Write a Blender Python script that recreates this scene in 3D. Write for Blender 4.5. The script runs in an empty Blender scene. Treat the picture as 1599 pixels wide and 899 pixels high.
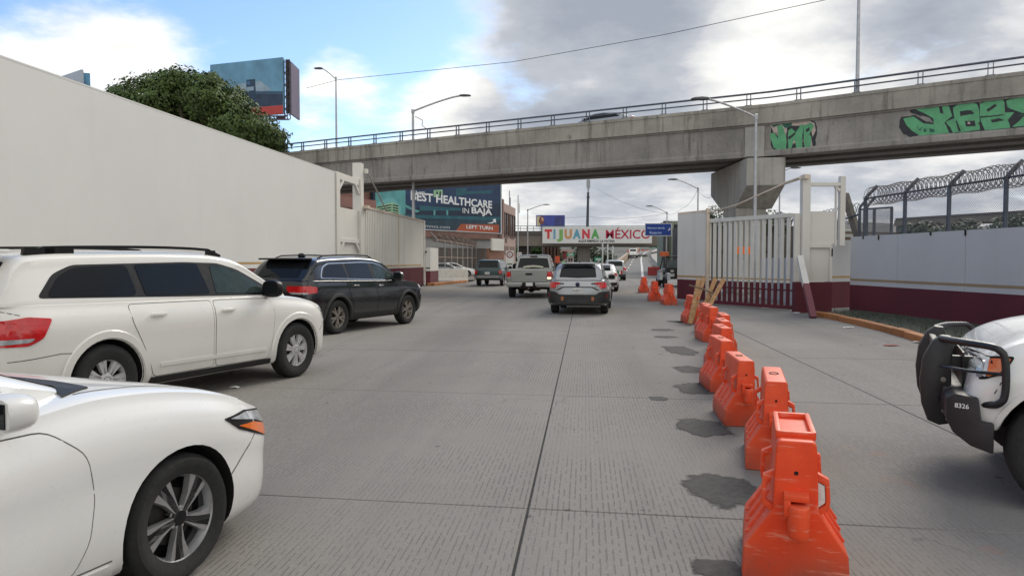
import bpy, bmesh, math, random
from mathutils import Vector, Matrix
random.seed(7)
R = math.radians
sc = bpy.context.scene
col = sc.collection

# ------------------------------------------------------------------ camera, sky, sun, exposure
CAM_H, F_PX, PITCH = 1.65, 1150.0, R(2.14)
cam_d = bpy.data.cameras.new('camera'); cam = bpy.data.objects.new('camera', cam_d); col.objects.link(cam)
cam_d.sensor_width = 36.0; cam_d.lens = 36.0 * F_PX / 1599.0
cam_d.clip_start = 0.05; cam_d.clip_end = 6000
cam.location = (0, 0, CAM_H); cam.rotation_euler = (math.pi / 2 - PITCH, 0, 0)
sc.camera = cam
sc.view_settings.view_transform = 'Standard'; sc.view_settings.look = 'None'
sc.view_settings.exposure = 0.5; sc.view_settings.gamma = 1.0

SUN_AZ, SUN_EL = R(32), R(37)      # azimuth clockwise from +Y
w = bpy.data.worlds.new('World'); sc.world = w; w.use_nodes = True
nt = w.node_tree; nt.nodes.clear(); N = nt.nodes; LK = nt.links
def wn(t, **k):
    n = N.new(t)
    for a, b in k.items(): setattr(n, a, b)
    return n
def wmath(op, a, b=None, clamp=False):
    n = wn('ShaderNodeMath', operation=op, use_clamp=clamp)
    for i, v in enumerate((a, b)):
        if v is None: continue
        if isinstance(v, (int, float)): n.inputs[i].default_value = v
        else: LK.new(v, n.inputs[i])
    return n.outputs[0]
def wrange(v, a, b, c, d, smooth=True):
    n = wn('ShaderNodeMapRange'); n.interpolation_type = 'SMOOTHSTEP' if smooth else 'LINEAR'
    LK.new(v, n.inputs[0])
    for i, q in enumerate((a, b, c, d)): n.inputs[i + 1].default_value = q
    return n.outputs[0]
def wmix(f, a, b):
    n = wn('ShaderNodeMix', data_type='RGBA')
    for i, v in ((0, f), (6, a), (7, b)):
        if isinstance(v, (int, float, tuple)): n.inputs[i].default_value = v
        else: LK.new(v, n.inputs[i])
    return n.outputs[2]
def wnoise(vec, scale, detail, rough, off=(0, 0, 0)):
    m = wn('ShaderNodeVectorMath', operation='ADD'); LK.new(vec, m.inputs[0]); m.inputs[1].default_value = off
    n = wn('ShaderNodeTexNoise'); LK.new(m.outputs[0], n.inputs['Vector'])
    n.inputs['Scale'].default_value = scale; n.inputs['Detail'].default_value = detail; n.inputs['Roughness'].default_value = rough
    return n.outputs['Fac']
def wdot(vec, d):
    l = math.sqrt(sum(q * q for q in d))
    n = wn('ShaderNodeVectorMath', operation='DOT_PRODUCT'); LK.new(vec, n.inputs[0]); n.inputs[1].default_value = tuple(q / l for q in d)
    return n.outputs['Value']
def sky_dir(px, py):
    u = (px - 799.5) / F_PX; v = (449.5 - py) / F_PX
    return (u, math.cos(PITCH) + v * math.sin(PITCH), -math.sin(PITCH) + v * math.cos(PITCH))
sky = wn('ShaderNodeTexSky'); sky.sky_type = 'NISHITA'; sky.sun_disc = False
sky.sun_elevation = SUN_EL; sky.sun_rotation = SUN_AZ; sky.altitude = 50; sky.air_density = 1.0; sky.dust_density = 0.6; sky.ozone_density = 1.6
tc = wn('ShaderNodeTexCoord'); D = tc.outputs['Generated']
sep = wn('ShaderNodeSeparateXYZ'); LK.new(D, sep.inputs[0])
dz = wmath('ADD', wmath('MAXIMUM', sep.outputs['Z'], 0.0), 0.22)
cmb = wn('ShaderNodeCombineXYZ')
LK.new(wmath('DIVIDE', sep.outputs['X'], dz), cmb.inputs[0]); LK.new(wmath('DIVIDE', sep.outputs['Y'], dz), cmb.inputs[1])
P2 = cmb.outputs[0]
n1 = wnoise(P2, 1.25, 9, 0.56, (3.1, 1.7, 0)); n2 = wnoise(P2, 2.3, 7, 0.58, (9.0, 4.2, 1.3)); n3 = wnoise(P2, 0.55, 4, 0.5, (1.0, 7.7, 2.0))
def blob(px, py, r0, r1, amp):
    return wrange(wdot(D, sky_dir(px, py)), math.cos(R(r1)), math.cos(R(r0)), 0.0, amp)
# where the weather lies: a heavy bank ahead and to the right, a blue gap to the left, low white cloud along the skyline
bias = wmath('ADD', wrange(sep.outputs['X'], -0.22, 0.12, -0.13, 0.16), wrange(sep.outputs['Z'], 0.06, 0.17, 0.13, 0.0))
bias = wmath('ADD', bias, blob(120, 85, 1, 9, 0.2))
bias = wmath('ADD', bias, blob(1050, 50, 4, 16, 0.12))
bias = wmath('ADD', bias, blob(540, 190, 1, 7, 0.26))
bias = wmath('ADD', bias, blob(700, 195, 1, 5, 0.16))
bias = wmath('SUBTRACT', bias, blob(540, 60, 1, 9, 0.16))
bias = wmath('SUBTRACT', bias, blob(845, 135, 0.5, 4.5, 0.075))
bias = wmath('ADD', bias, wrange(sep.outputs['Y'], 0.25, -0.35, 0.0, 0.22))  # extra cloud behind the camera, added to whiten light on faces towards it
cover = wrange(wmath('ADD', n1, bias), 0.47, 0.63, 0.0, 1.0)
shade = wmath('ADD', n2, wrange(sep.outputs['X'], -0.2, 0.1, 0.42, -0.03))
shade = wmath('ADD', shade, wrange(sep.outputs['Z'], 0.03, 0.15, 0.10, 0.0))
shade = wmath('ADD', shade, wrange(sep.outputs['Y'], 0.35, -0.55, 0.0, 0.30))  # clouds brightened behind the camera to raise light on camera-facing surfaces
shade = wmath('ADD', shade, blob(1235, 70, 1, 9, 0.30))
shade = wmath('ADD', shade, blob(1500, 140, 1, 7, 0.10))
shade = wmath('ADD', shade, blob(1430, 60, 1, 7, -0.14))
shade = wmath('ADD', shade, blob(930, 90, 1, 12, -0.14))
shade = wmath('ADD', shade, wmath('MULTIPLY', wmath('SUBTRACT', n3, 0.5), 0.3))
rampn = wn('ShaderNodeValToRGB'); LK.new(shade, rampn.inputs[0])
cr = rampn.color_ramp
cr.elements[0].position = 0.28; cr.elements[0].color = (2.7, 3.0, 3.5, 1)
cr.elements[1].position = 0.88; cr.elements[1].color = (8.8, 8.7, 8.3, 1)
e = cr.elements.new(0.48); e.color = (3.9, 4.1, 4.5, 1)
e = cr.elements.new(0.66); e.color = (6.4, 6.4, 6.3, 1)
SKY_BG = 0.1
hsv = wn('ShaderNodeMix', data_type='RGBA', blend_type='MULTIPLY'); hsv.inputs[0].default_value = 1.0
LK.new(sky.outputs[0], hsv.inputs[6]); hsv.inputs[7].default_value = (1.12, 1.24, 1.36, 1)
SKY_TINT = hsv.inputs[7]
skyc = wmix(wrange(sep.outputs['Z'], 0.0, 0.22, 0.35, 0.0), hsv.outputs[2], (6.4, 7.1, 8.0, 1))
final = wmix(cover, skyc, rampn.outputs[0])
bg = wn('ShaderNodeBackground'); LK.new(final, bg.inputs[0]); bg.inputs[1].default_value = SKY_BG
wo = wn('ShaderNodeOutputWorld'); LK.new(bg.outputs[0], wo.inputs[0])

sd = bpy.data.lights.new('sun', 'SUN'); sun = bpy.data.objects.new('sun', sd); col.objects.link(sun)
sd.energy = 1.7; sd.angle = R(26); sd.color = (1.0, 0.94, 0.85)
sun.rotation_euler = (math.pi / 2 - SUN_EL, 0, math.pi - SUN_AZ)
sun.location = (0, 0, 60)

# ------------------------------------------------------------------ picture point -> place
def ray(px, py):
    u = (px - 799.5) / F_PX; v = (449.5 - py) / F_PX
    return Vector((u, math.cos(PITCH) + v * math.sin(PITCH), -math.sin(PITCH) + v * math.cos(PITCH)))
def gnd(px, py, z=0.0):
    d = ray(px, py); t = (z - CAM_H) / d.z
    return Vector((d.x * t, d.y * t, z))
def dep(px, py, Y):
    d = ray(px, py); t = Y / d.y
    return Vector((d.x * t, Y, CAM_H + d.z * t))

# ------------------------------------------------------------------ mesh builder
class MB:
    def __init__(s): s.v = []; s.f = []; s.m = []
    def add(s, vs, fs, m=0):
        o = len(s.v); s.v += [tuple(q) for q in vs]
        for f in fs: s.f.append([i + o for i in f]); s.m.append(m)
        return s
    def box(s, c, d, rz=0, m=0, M=None):
        x, y, z = (q / 2 for q in d)
        vs = [Vector((a * x, b * y, e * z)) for a in (-1, 1) for b in (-1, 1) for e in (-1, 1)]
        T = Matrix.Translation(c) @ (M if M is not None else Matrix.Rotation(rz, 4, 'Z'))
        return s.add([T @ q for q in vs], [(0, 1, 3, 2), (4, 6, 7, 5), (0, 4, 5, 1), (2, 3, 7, 6), (0, 2, 6, 4), (1, 5, 7, 3)], m)
    def bar(s, a, b, wd, ht, m=0, up=(0, 0, 1)):
        a = Vector(a); b = Vector(b); d = b - a; L = d.length; x = d.normalized(); u = Vector(up)
        if abs(x.dot(u)) > .99: u = Vector((0, 1, 0))
        y = u.cross(x).normalized(); z = x.cross(y)
        M = Matrix((x, y, z)).transposed().to_4x4()
        return s.box((a + b) / 2, (L, wd, ht), M=M, m=m)
    def tube(s, pts, r, n=6, m=0, caps=True, closed=False):
        pts = [Vector(p) for p in pts]; k = len(pts); rs = r if isinstance(r, (list, tuple)) else [r] * k
        o = len(s.v); prev = None
        for i, p in enumerate(pts):
            if closed: t = pts[(i + 1) % k] - pts[i - 1]
            else: t = pts[min(i + 1, k - 1)] - pts[max(i - 1, 0)]
            t.normalize()
            if prev is None:
                a = Vector((0, 0, 1)) if abs(t.z) < .9 else Vector((1, 0, 0))
                x = t.cross(a).normalized()
            else:
                x = (prev - t * prev.dot(t)).normalized()
            prev = x; y = t.cross(x)
            for j in range(n):
                a = 2 * math.pi * j / n
                s.v.append(tuple(p + (x * math.cos(a) + y * math.sin(a)) * rs[i]))
        for i in range(k if closed else k - 1):
            a = o + i * n; b = o + ((i + 1) % k) * n
            for j in range(n):
                s.f.append([a + j, a + (j + 1) % n, b + (j + 1) % n, b + j]); s.m.append(m)
        if caps and not closed:
            s.f.append([o + j for j in range(n)][::-1]); s.m.append(m)
            s.f.append([o + (k - 1) * n + j for j in range(n)]); s.m.append(m)
        return s
    def lathe(s, prof, n=24, m=0, axis='Z', c=(0, 0, 0), ms=None):
        o = len(s.v); c = Vector(c)
        for r_, h in prof:
            for j in range(n):
                a = 2 * math.pi * j / n; x, y = r_ * math.cos(a), r_ * math.sin(a)
                q = {'Z': (x, y, h), 'Y': (x, h, y), 'X': (h, x, y)}[axis]
                s.v.append(tuple(c + Vector(q)))
        for i in range(len(prof) - 1):
            for j in range(n):
                s.f.append([o + i * n + j, o + i * n + (j + 1) % n, o + (i + 1) * n + (j + 1) % n, o + (i + 1) * n + j])
                s.m.append(ms[i] if ms else m)
        return s
    def prism(s, poly, fn, depth, m=0):
        """poly of 2-d points, fn(a,b,t) -> 3-d for t 0 and depth"""
        k = len(poly)
        return s.add([fn(a, b, 0) for a, b in poly] + [fn(a, b, depth) for a, b in poly],
                     [list(range(k))[::-1], list(range(k, 2 * k))] + [[i, (i + 1) % k, (i + 1) % k + k, i + k] for i in range(k)], m)
    def mesh(s, name, mats, smooth=None, bevel=0, seg=2, fix=False):
        me = bpy.data.meshes.new(name); me.from_pydata(s.v, [], s.f)
        for q in (mats if isinstance(mats, (list, tuple)) else [mats]): me.materials.append(q)
        me.polygons.foreach_set('material_index', s.m)
        if bevel or fix:
            bm = bmesh.new(); bm.from_mesh(me)
            if fix: bmesh.ops.remove_doubles(bm, verts=bm.verts, dist=1e-5)
            bmesh.ops.recalc_face_normals(bm, faces=bm.faces)
            if bevel:
                es = [q for q in bm.edges if len(q.link_faces) == 2 and q.calc_face_angle(0) > R(25)]
                bmesh.ops.bevel(bm, geom=es, offset=bevel, segments=seg, affect='EDGES', clamp_overlap=True, profile=.6)
            bm.to_mesh(me); bm.free()
        if smooth:
            me.polygons.foreach_set('use_smooth', [True] * len(me.polygons))
            me.set_sharp_from_angle(angle=R(smooth))
        me.update(); return me
    def build(s, name, mats, parent=None, smooth=None, bevel=0, seg=2, fix=False):
        return link(name, s.mesh(name, mats, smooth, bevel, seg, fix), parent)
def link(name, me, parent=None):
    o = bpy.data.objects.new(name, me); col.objects.link(o)
    if parent is not None: o.parent = parent
    return o
def tag(o, label=None, cat=None, group=None, kind=None):
    if label: o['label'] = label
    if cat: o['category'] = cat
    if group: o['group'] = group
    if kind: o['kind'] = kind
    return o
def thing(name, label, cat, loc=(0, 0, 0), rz=0, group=None):
    o = bpy.data.objects.new(name, None); col.objects.link(o); o.empty_display_size = .2
    o.location = loc; o.rotation_euler = (0, 0, rz)
    return tag(o, label, cat, group)
def dup(root, loc=None, rz=None, label=None, group=None):
    def rec(o, par):
        c = o.copy(); col.objects.link(c); c.parent = par
        for ch in KIDS.get(o.name, []): rec(ch, c)
        return c
    r = rec(root, None)
    if loc is not None: r.location = loc
    if rz is not None: r.rotation_euler = (0, 0, rz)
    if label: r['label'] = label
    if group: r['group'] = group
    return r
KIDS = {}
def index_kids():
    KIDS.clear()
    for o in bpy.data.objects:
        if o.parent: KIDS.setdefault(o.parent.name, []).append(o)
def pchip(keys):
    xs = [float(k[0]) for k in keys]; ys = [float(k[1]) for k in keys]; n = len(xs)
    if n == 1: return lambda x: ys[0]
    h = [xs[i + 1] - xs[i] for i in range(n - 1)]; d = [(ys[i + 1] - ys[i]) / h[i] for i in range(n - 1)]
    m = [0] * n; m[0] = d[0]; m[-1] = d[-1]
    for i in range(1, n - 1):
        if d[i - 1] * d[i] > 0:
            w1 = 2 * h[i] + h[i - 1]; w2 = h[i] + 2 * h[i - 1]
            m[i] = (w1 + w2) / (w1 / d[i - 1] + w2 / d[i])
    def f(x):
        if x <= xs[0]: return ys[0]
        if x >= xs[-1]: return ys[-1]
        i = 0
        while x > xs[i + 1]: i += 1
        t = (x - xs[i]) / h[i]; t2 = t * t; t3 = t2 * t
        return (2 * t3 - 3 * t2 + 1) * ys[i] + (t3 - 2 * t2 + t) * h[i] * m[i] + (-2 * t3 + 3 * t2) * ys[i + 1] + (t3 - t2) * h[i] * m[i + 1]
    return f

# ------------------------------------------------------------------ materials
def rgb(r, g, b):  # screen colour 0-255 -> linear
    return tuple(((c / 255) / 12.92 if c / 255 <= .04045 else ((c / 255 + .055) / 1.055) ** 2.4) for c in (r, g, b)) + (1,)
class NT:
    def __init__(s, name):
        s.mat = bpy.data.materials.new(name); s.mat.use_nodes = True; s.t = s.mat.node_tree; s.b = s.t.nodes['Principled BSDF']
        s.tc = None
    def n(s, t, **k):
        q = s.t.nodes.new(t)
        for a, b in k.items(): setattr(q, a, b)
        return q
    def l(s, a, b): s.t.links.new(a, b)
    def co(s, scale=(1, 1, 1), rot=(0, 0, 0), kind='Object'):
        if s.tc is None: s.tc = s.n('ShaderNodeTexCoord')
        m = s.n('ShaderNodeMapping'); s.l(s.tc.outputs[kind], m.inputs[0]); m.inputs['Scale'].default_value = scale; m.inputs['Rotation'].default_value = rot
        return m.outputs[0]
    def noise(s, vec, scale, detail=4, rough=.55):
        q = s.n('ShaderNodeTexNoise'); s.l(vec, q.inputs['Vector']); q.inputs['Scale'].default_value = scale
        q.inputs['Detail'].default_value = detail; q.inputs['Roughness'].default_value = rough
        return q.outputs['Fac']
    def rng(s, v, a, b, c, d, smooth=False):
        q = s.n('ShaderNodeMapRange'); s.l(v, q.inputs[0])
        if smooth: q.interpolation_type = 'SMOOTHSTEP'
        for i, x in enumerate((a, b, c, d)): q.inputs[i + 1].default_value = x
        return q.outputs[0]
    def math(s, op, a, b=None, clamp=False):
        q = s.n('ShaderNodeMath', operation=op, use_clamp=clamp)
        for i, v in enumerate((a, b)):
            if v is None: continue
            if isinstance(v, (int, float)): q.inputs[i].default_value = v
            else: s.l(v, q.inputs[i])
        return q.outputs[0]
    def mix(s, f, a, b, blend='MIX'):
        q = s.n('ShaderNodeMix', data_type='RGBA', blend_type=blend)
        for i, v in ((0, f), (6, a), (7, b)):
            if isinstance(v, (int, float, tuple)): q.inputs[i].default_value = v
            else: s.l(v, q.inputs[i])
        return q.outputs[2]
    def sep(s, vec):
        q = s.n('ShaderNodeSeparateXYZ'); s.l(vec, q.inputs[0]); return q.outputs
    def bump(s, h, strength=.3, dist=.01):
        q = s.n('ShaderNodeBump'); s.l(h, q.inputs['Height']); q.inputs['Strength'].default_value = strength; q.inputs['Distance'].default_value = dist
        s.l(q.outputs[0], s.b.inputs['Normal'])
    def set(s, **k):
        for a, v in k.items():
            i = s.b.inputs[a.replace('_', ' ')]
            if isinstance(v, (int, float, tuple)): i.default_value = v
            else: s.l(v, i)
        return s
MATS = {}
def simple(name, c, rough=.6, metal=0, var=.12, scale=6, bump=0, coat=0, spec=None, trans=0, emit=None):
    if name in MATS: return MATS[name]
    t = NT(name); v = t.co()
    f = t.noise(v, scale, 5, .6)
    c = tuple(c[:3])
    lo = tuple(q * (1 - var) for q in c) + (1,); hi = tuple(min(1, q * (1 + var)) for q in c) + (1,)
    t.set(Base_Color=t.mix(t.rng(f, .3, .7, 0, 1), lo, hi), Metallic=metal)
    t.set(Roughness=t.rng(t.noise(v, scale * 3.1, 3), .3, .7, max(0, rough - .06), min(1, rough + .06)))
    if coat: t.set(Coat_Weight=coat, Coat_Roughness=.05)
    if spec is not None: t.set(Specular_IOR_Level=spec)
    if trans: t.set(Transmission_Weight=trans)
    if bump: t.bump(f, .5, bump)
    if emit: t.set(Emission_Color=emit[0], Emission_Strength=emit[1])
    MATS[name] = t.mat; return t.mat
def concrete(name, c, streak=.35, blot=.3, rough=.85):
    t = NT(name); v = t.co()
    big = t.noise(v, .35, 6, .62); fine = t.noise(v, 9, 6, .65)
    st = t.noise(t.co((2.2, 2.2, .16)), 1.6, 6, .62)
    dk = t.noise(t.co((.9, .9, .5)), 1.1, 7, .7)
    k = tuple(c[:3])
    a = t.mix(t.rng(big, .3, .7, 0, 1), tuple(q * (1 - blot) for q in k) + (1,), tuple(min(1, q * (1 + blot * .6)) for q in k) + (1,))
    a = t.mix(t.math('MULTIPLY', t.rng(st, .48, .75, 0, 1, True), streak), a, (k[0] * .35, k[1] * .33, k[2] * .31, 1))
    a = t.mix(t.math('MULTIPLY', t.rng(dk, .6, .75, 0, 1, True), streak * .9), a, (.03, .028, .025, 1))
    a = t.mix(t.rng(fine, .3, .7, 0, .16), a, (.5, .48, .45, 1))
    t.set(Base_Color=a, Roughness=rough); t.bump(fine, .35, .01)
    return t.mat
# ------------------------------------------------------------------ vehicle builder
# local frame: +x forward, +y left, z up; origin on the ground midway between the axles
GLASS = simple('dark_glass', (.010, .012, .014), .04, 0, .1, 2, spec=.22)
TRIM = simple('black_trim', (.008, .008, .009), .38, 0, .2, 8, spec=.3)
RUBBER = simple('tyre_rubber', (.018, .018, .018), .85, 0, .3, 20, bump=.002)
WELL = simple('wheel_well', (.006, .006, .006), .95, 0, .2, 8)
CHROME = simple('chrome', (.62, .62, .63), .18, 1, .05, 9)
ALLOY = simple('alloy', (.42, .42, .43), .35, .7, .12, 14)
DUSTYALLOY = simple('dusty_alloy', (.26, .23, .20), .6, .35, .3, 16)
RED = simple('red_lens', (.55, .012, .014), .12, 0, .2, 12, coat=.6)
DARKRED = simple('dark_red_lens', (.10, .008, .008), .3, 0, .2, 12)
AMBER = simple('amber_lens', (.75, .16, .02), .15, 0, .15, 12, coat=.5)
CLEAR = simple('clear_lens', (.42, .44, .46), .1, .2, .35, 18, coat=.8)
SEAM = simple('panel_gap', (.012, .012, .012), .9)
SEAMW = simple('soft_panel_gap', (.10, .10, .095), .9)
PLATE = simple('plate_white', (.62, .62, .60), .5, 0, .1, 30)
INK = simple('plate_ink', (.02, .03, .10), .6)
def paint(name, c, metal=0, rough=.3, dirt=.25):
    t = NT(name); v = t.co(); k = tuple(c[:3])
    z = t.sep(v)[2]
    n = t.noise(v, 3.0, 6, .65); fine = t.noise(v, 40, 3, .6)
    film = t.math('MULTIPLY', t.rng(z, .15, .75, 1, 0, True), t.rng(n, .3, .7, .35, 1))
    a = t.mix(t.math('MULTIPLY', film, dirt), k + (1,), (.16, .14, .12, 1))
    a = t.mix(t.math('MULTIPLY', t.rng(fine, .62, .75, 0, 1), dirt * .35), a, (.12, .11, .10, 1))
    t.set(Base_Color=a, Metallic=metal, Roughness=t.rng(n, .3, .7, rough - .04, rough + .08), Coat_Weight=.7, Coat_Roughness=.06)
    return t.mat

class Car:
    HS = [0, .03, .07, .12, .18, .25, .32, .4, .48, .56, .63, .7, .76, .82, .86, .9, .93]
    def __init__(c, S):
        c.S = S; c.W = S['w'] / 2; c.xr, c.xf = S['xr'], S['xf']
        c.top, c.bot = pchip(S['top']), pchip(S['bot'])
        c.prof = pchip(S.get('prof', [(0, .88), (.06, .94), (.2, .975), (.42, 1.0), (.62, .992), (.8, .972), (.93, .935)]))
        c.rl, c.rn, c.rm = S.get('rear', (.45, 2.4, .62)); c.fl, c.fn, c.fm = S.get('front', (.65, 2.3, .55))
        c.e = S.get('edge', .5)
        G = c.G = S['cab']
        c.roof, c.belt = pchip(G['roof']), pchip(G['belt'])
        c.gr, c.gf = G['roof'][0][0], G['roof'][-1][0]
        c.parts = {}
    def plan(c, x):
        if x > c.xf - c.fl:
            u = min(1, (x - (c.xf - c.fl)) / c.fl); return c.fm + (1 - c.fm) * (1 - u ** c.fn) ** (1 / c.fn)
        if x < c.xr + c.rl:
            u = min(1, (c.xr + c.rl - x) / c.rl); return c.rm + (1 - c.rm) * (1 - u ** c.rn) ** (1 / c.rn)
        return 1.0
    def side(c, x, z):
        zb, zt = c.bot(x), c.top(x); h = (z - zb) / max(zt - zb, .01); w = c.W * c.plan(x)
        if h <= .93: return w * c.prof(max(0, h))
        s = min(1, (h - .93) / .07) ** (1 / c.e); a = math.asin(min(1, s))
        return w * c.prof(.93) * max(0, math.cos(a)) ** c.e
    def topz(c, x, y):
        zb, zt = c.bot(x), c.top(x); z9 = zb + .93 * (zt - zb); Y = c.W * c.plan(x) * c.prof(.93)
        q = min(1, abs(y) / Y) ** (1 / c.e); a = math.acos(q)
        return z9 + (zt - z9) * math.sin(a) ** c.e
    def endx(c, y, z, rear=True):
        xe = c.xr if rear else c.xf; l, n, m = (c.rl, c.rn, c.rm) if rear else (c.fl, c.fn, c.fm)
        x = xe
        for _ in range(3):
            zb, zt = c.bot(x), c.top(x); h = (z - zb) / max(zt - zb, .01)
            p = c.prof(min(.93, max(0, h)))
            fr = (abs(y) / (c.W * p) - m) / (1 - m)
            if fr <= 0: x = xe; continue
            fr = min(fr, 1); u = (1 - fr ** n) ** (1 / n)
            x = xe + (l * (1 - u) if rear else -l * (1 - u))
        return x
    # cab
    def gplan(c, x):
        G = c.G; l, n, m = G.get('rear', (.3, 2.2, .8))
        if x < c.gr + l:
            u = min(1, (c.gr + l - x) / l); return m + (1 - m) * (1 - u ** n) ** (1 / n)
        l, n, m = G.get('front', (1.1, 2.0, .72))
        if x > c.gf - l:
            u = min(1, (x - (c.gf - l)) / l); return m + (1 - m) * (1 - u ** n) ** (1 / n)
        return 1.0
    def gsec(c, x):
        b, r_ = c.belt(x), c.roof(x); H = max(r_ - b, .004); rr = min(c.G.get('r', .13), .6 * H)
        wb = c.G['w'] / 2 * c.gplan(x); wt = wb - c.G.get('tumble', .28) * (H - rr)
        return b, r_, H, rr, wb, wt
    def gside(c, x, z):
        b, r_, H, rr, wb, wt = c.gsec(x)
        if z <= r_ - rr: return wb + (wt - wb) * (z - b) / max(H - rr, .001)
        s = min(1, (z - r_ + rr) / rr) ** (1 / .5); a = math.asin(s); return wt * max(0, math.cos(a)) ** .5
    def gtop(c, x, y):
        b, r_, H, rr, wb, wt = c.gsec(x); q = min(1, abs(y) / wt) ** 2; return r_ - rr + rr * math.sin(math.acos(q)) ** .5
    def stations(c, a, b, la, lb, n, ne):
        xs = [a + la * (1 - math.sin(math.pi / 2 * (1 - i / ne))) for i in range(ne)]
        xs += [a + la + (b - lb - a - la) * i / n for i in range(n)]
        xs += [b - lb + lb * math.sin(math.pi / 2 * i / ne) for i in range(ne + 1)]
        return xs
    def loft(c, xs, sec):
        mb = MB(); rows = [sec(x) for x in xs]; k = len(rows[0])
        full = []
        for x, rw in zip(xs, rows):
            full.append([(x, -y, z) for y, z in rw[:-1]] + [(x, y, z) for y, z in rw[::-1]])
        m = len(full[0]); vs = [q for f in full for q in f]; fs = []
        for i in range(len(xs) - 1):
            for j in range(m - 1):
                fs.append((i * m + j, i * m + j + 1, (i + 1) * m + j + 1, (i + 1) * m + j))
            fs.append((i * m + m - 1, i * m, (i + 1) * m, (i + 1) * m + m - 1))
        fs.append(tuple(range(m))); fs.append(tuple(range(m + (len(xs) - 2) * m, (len(xs) - 2) * m, -1)) if False else tuple(((len(xs) - 1) * m + j) for j in range(m))[::-1])
        mb.add(vs, fs); return mb
    def make(c, root, body_mat, detail=2):
        S = c.S; c.root = root; c.mat = body_mat
        n, ne = (46, 12) if detail == 2 else (16, 6)
        def sec(x):
            zb, zt, w = c.bot(x), c.top(x), c.W * c.plan(x)
            out = [(0, zb), (w * c.prof(0) * .6, zb)]
            for h in c.HS: out.append((w * c.prof(h), zb + h * (zt - zb)))
            y9, z9 = w * c.prof(.93), zb + .93 * (zt - zb)
            for i in range(1, 10):
                a = math.pi / 2 * i / 9
                out.append((y9 * math.cos(a) ** c.e if i < 9 else 0, z9 + (zt - z9) * math.sin(a) ** c.e))
            return out[::1]
        mb = c.loft(c.stations(c.xr, c.xf, c.rl, c.fl, n, ne), sec)
        me = mb.mesh('body', [body_mat, WELL], 32, fix=True)
        ob = link('body', me)
        cuts = MB(); Ra = S['arch']; wb = S['wb'] / 2
        for x in (-wb, wb):
            for s in (-1, 1):
                cy = S['R']; y0, y1 = s * (c.W - .36), s * (c.W + .3)
                k = 40 if detail == 2 else 20
                ring = [(x + Ra * math.cos(2 * math.pi * i / k), cy + Ra * math.sin(2 * math.pi * i / k)) for i in range(k)]
                ring = [(a, max(b, -.15)) for a, b in ring]
                cuts.prism(ring, lambda a, b, t, y0=y0, y1=y1: (a, y0 if t == 0 else y1, b), 1)
        if S.get('bed'):
            x0, x1, zf = S['bed']; cuts.box(((x0 + x1) / 2, 0, zf + .5), (x1 - x0, c.W * 2 - .26, 1.0))
        cm = cuts.mesh('cut', [WELL], fix=True); co_ = link('cut', cm)
        md = ob.modifiers.new('b', 'BOOLEAN'); md.operation = 'DIFFERENCE'; md.solver = 'EXACT'; md.object = co_
        try: md.material_mode = 'TRANSFER'
        except Exception: pass
        dg = bpy.context.evaluated_depsgraph_get(); new = bpy.data.meshes.new_from_object(ob.evaluated_get(dg))
        ob.modifiers.clear(); ob.data = new; bpy.data.objects.remove(co_)
        new.polygons.foreach_set('use_smooth', [True] * len(new.polygons)); new.set_sharp_from_angle(angle=R(32))
        ob.parent = root; c.body = ob
        def gs(x):
            b, r_, H, rr, wb_, wt = c.gsec(x); out = [(wb_ * .5, b - .03), (wb_, b - .03)]
            for i in range(9):
                t = i / 8; out.append((wb_ + (wt - wb_) * t, b + (H - rr) * t))
            for i in range(1, 10):
                a = math.pi / 2 * i / 9; out.append((wt * math.cos(a) ** .5 if i < 9 else 0, r_ - rr + rr * math.sin(a) ** .5))
            return out
        G = c.G
        xs = c.stations(c.gr, c.gf, G.get('rs', .5), G.get('fs', .9), n // 2, ne + 4)
        c.cab = c.loft(xs, gs).build('cabin', G.get('mat', body_mat), root, 32, fix=True)
        return c
    # ---- shells laid on the body
    def shell(c, name, poly, fn, mat, parent=None, off=.004, skirt=.012, step=.07, label=None):
        bm = bmesh.new()
        a = [q[0] for q in poly]; b = [q[1] for q in poly]
        vs = [bm.verts.new((p[0], p[1], 0)) for p in poly]; bm.faces.new(vs)
        for ax, lo, hi in ((0, min(a), max(a)), (1, min(b), max(b))):
            k = int((hi - lo) / step)
            for i in range(1, k + 1):
                co = [0, 0, 0]; no = [0, 0, 0]; co[ax] = lo + (hi - lo) * i / (k + 1); no[ax] = 1
                bmesh.ops.bisect_plane(bm, geom=bm.verts[:] + bm.edges[:] + bm.faces[:], plane_co=co, plane_no=no, dist=1e-5)
        bmesh.ops.triangulate(bm, faces=[f for f in bm.faces if len(f.verts) > 4])
        bm.verts.ensure_lookup_table()
        base = [v.co.copy() for v in bm.verts]
        bedge = [q for q in bm.edges if q.is_boundary]
        ring = bmesh.ops.extrude_edge_only(bm, edges=bedge)['geom'] if skirt else []
        low = set(v for v in ring if isinstance(v, bmesh.types.BMVert))
        for v in bm.verts:
            p = v.co; v.co = fn(p.x, p.y, off - (skirt if v in low else 0))
        me = bpy.data.meshes.new(name); bmesh.ops.recalc_face_normals(bm, faces=bm.faces); bm.to_mesh(me); bm.free()
        me.materials.append(mat); me.polygons.foreach_set('use_smooth', [True] * len(me.polygons)); me.set_sharp_from_angle(angle=R(35))
        o = link(name, me, parent or c.root)
        if label: o['label'] = label
        return o
    def fside(c, s):
        def f(x, z, o):
            y = c.side(x, z); dy = (c.side(x + .01, z) - c.side(x - .01, z)) / .02
            if abs(dy) < 1.2:
                return (x - o * dy / math.hypot(1, dy), s * (y + o / math.hypot(1, dy)), z)
            k = math.hypot(1, dy); return (x - o * dy / k, s * (y + o / k), z)
        return f
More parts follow.
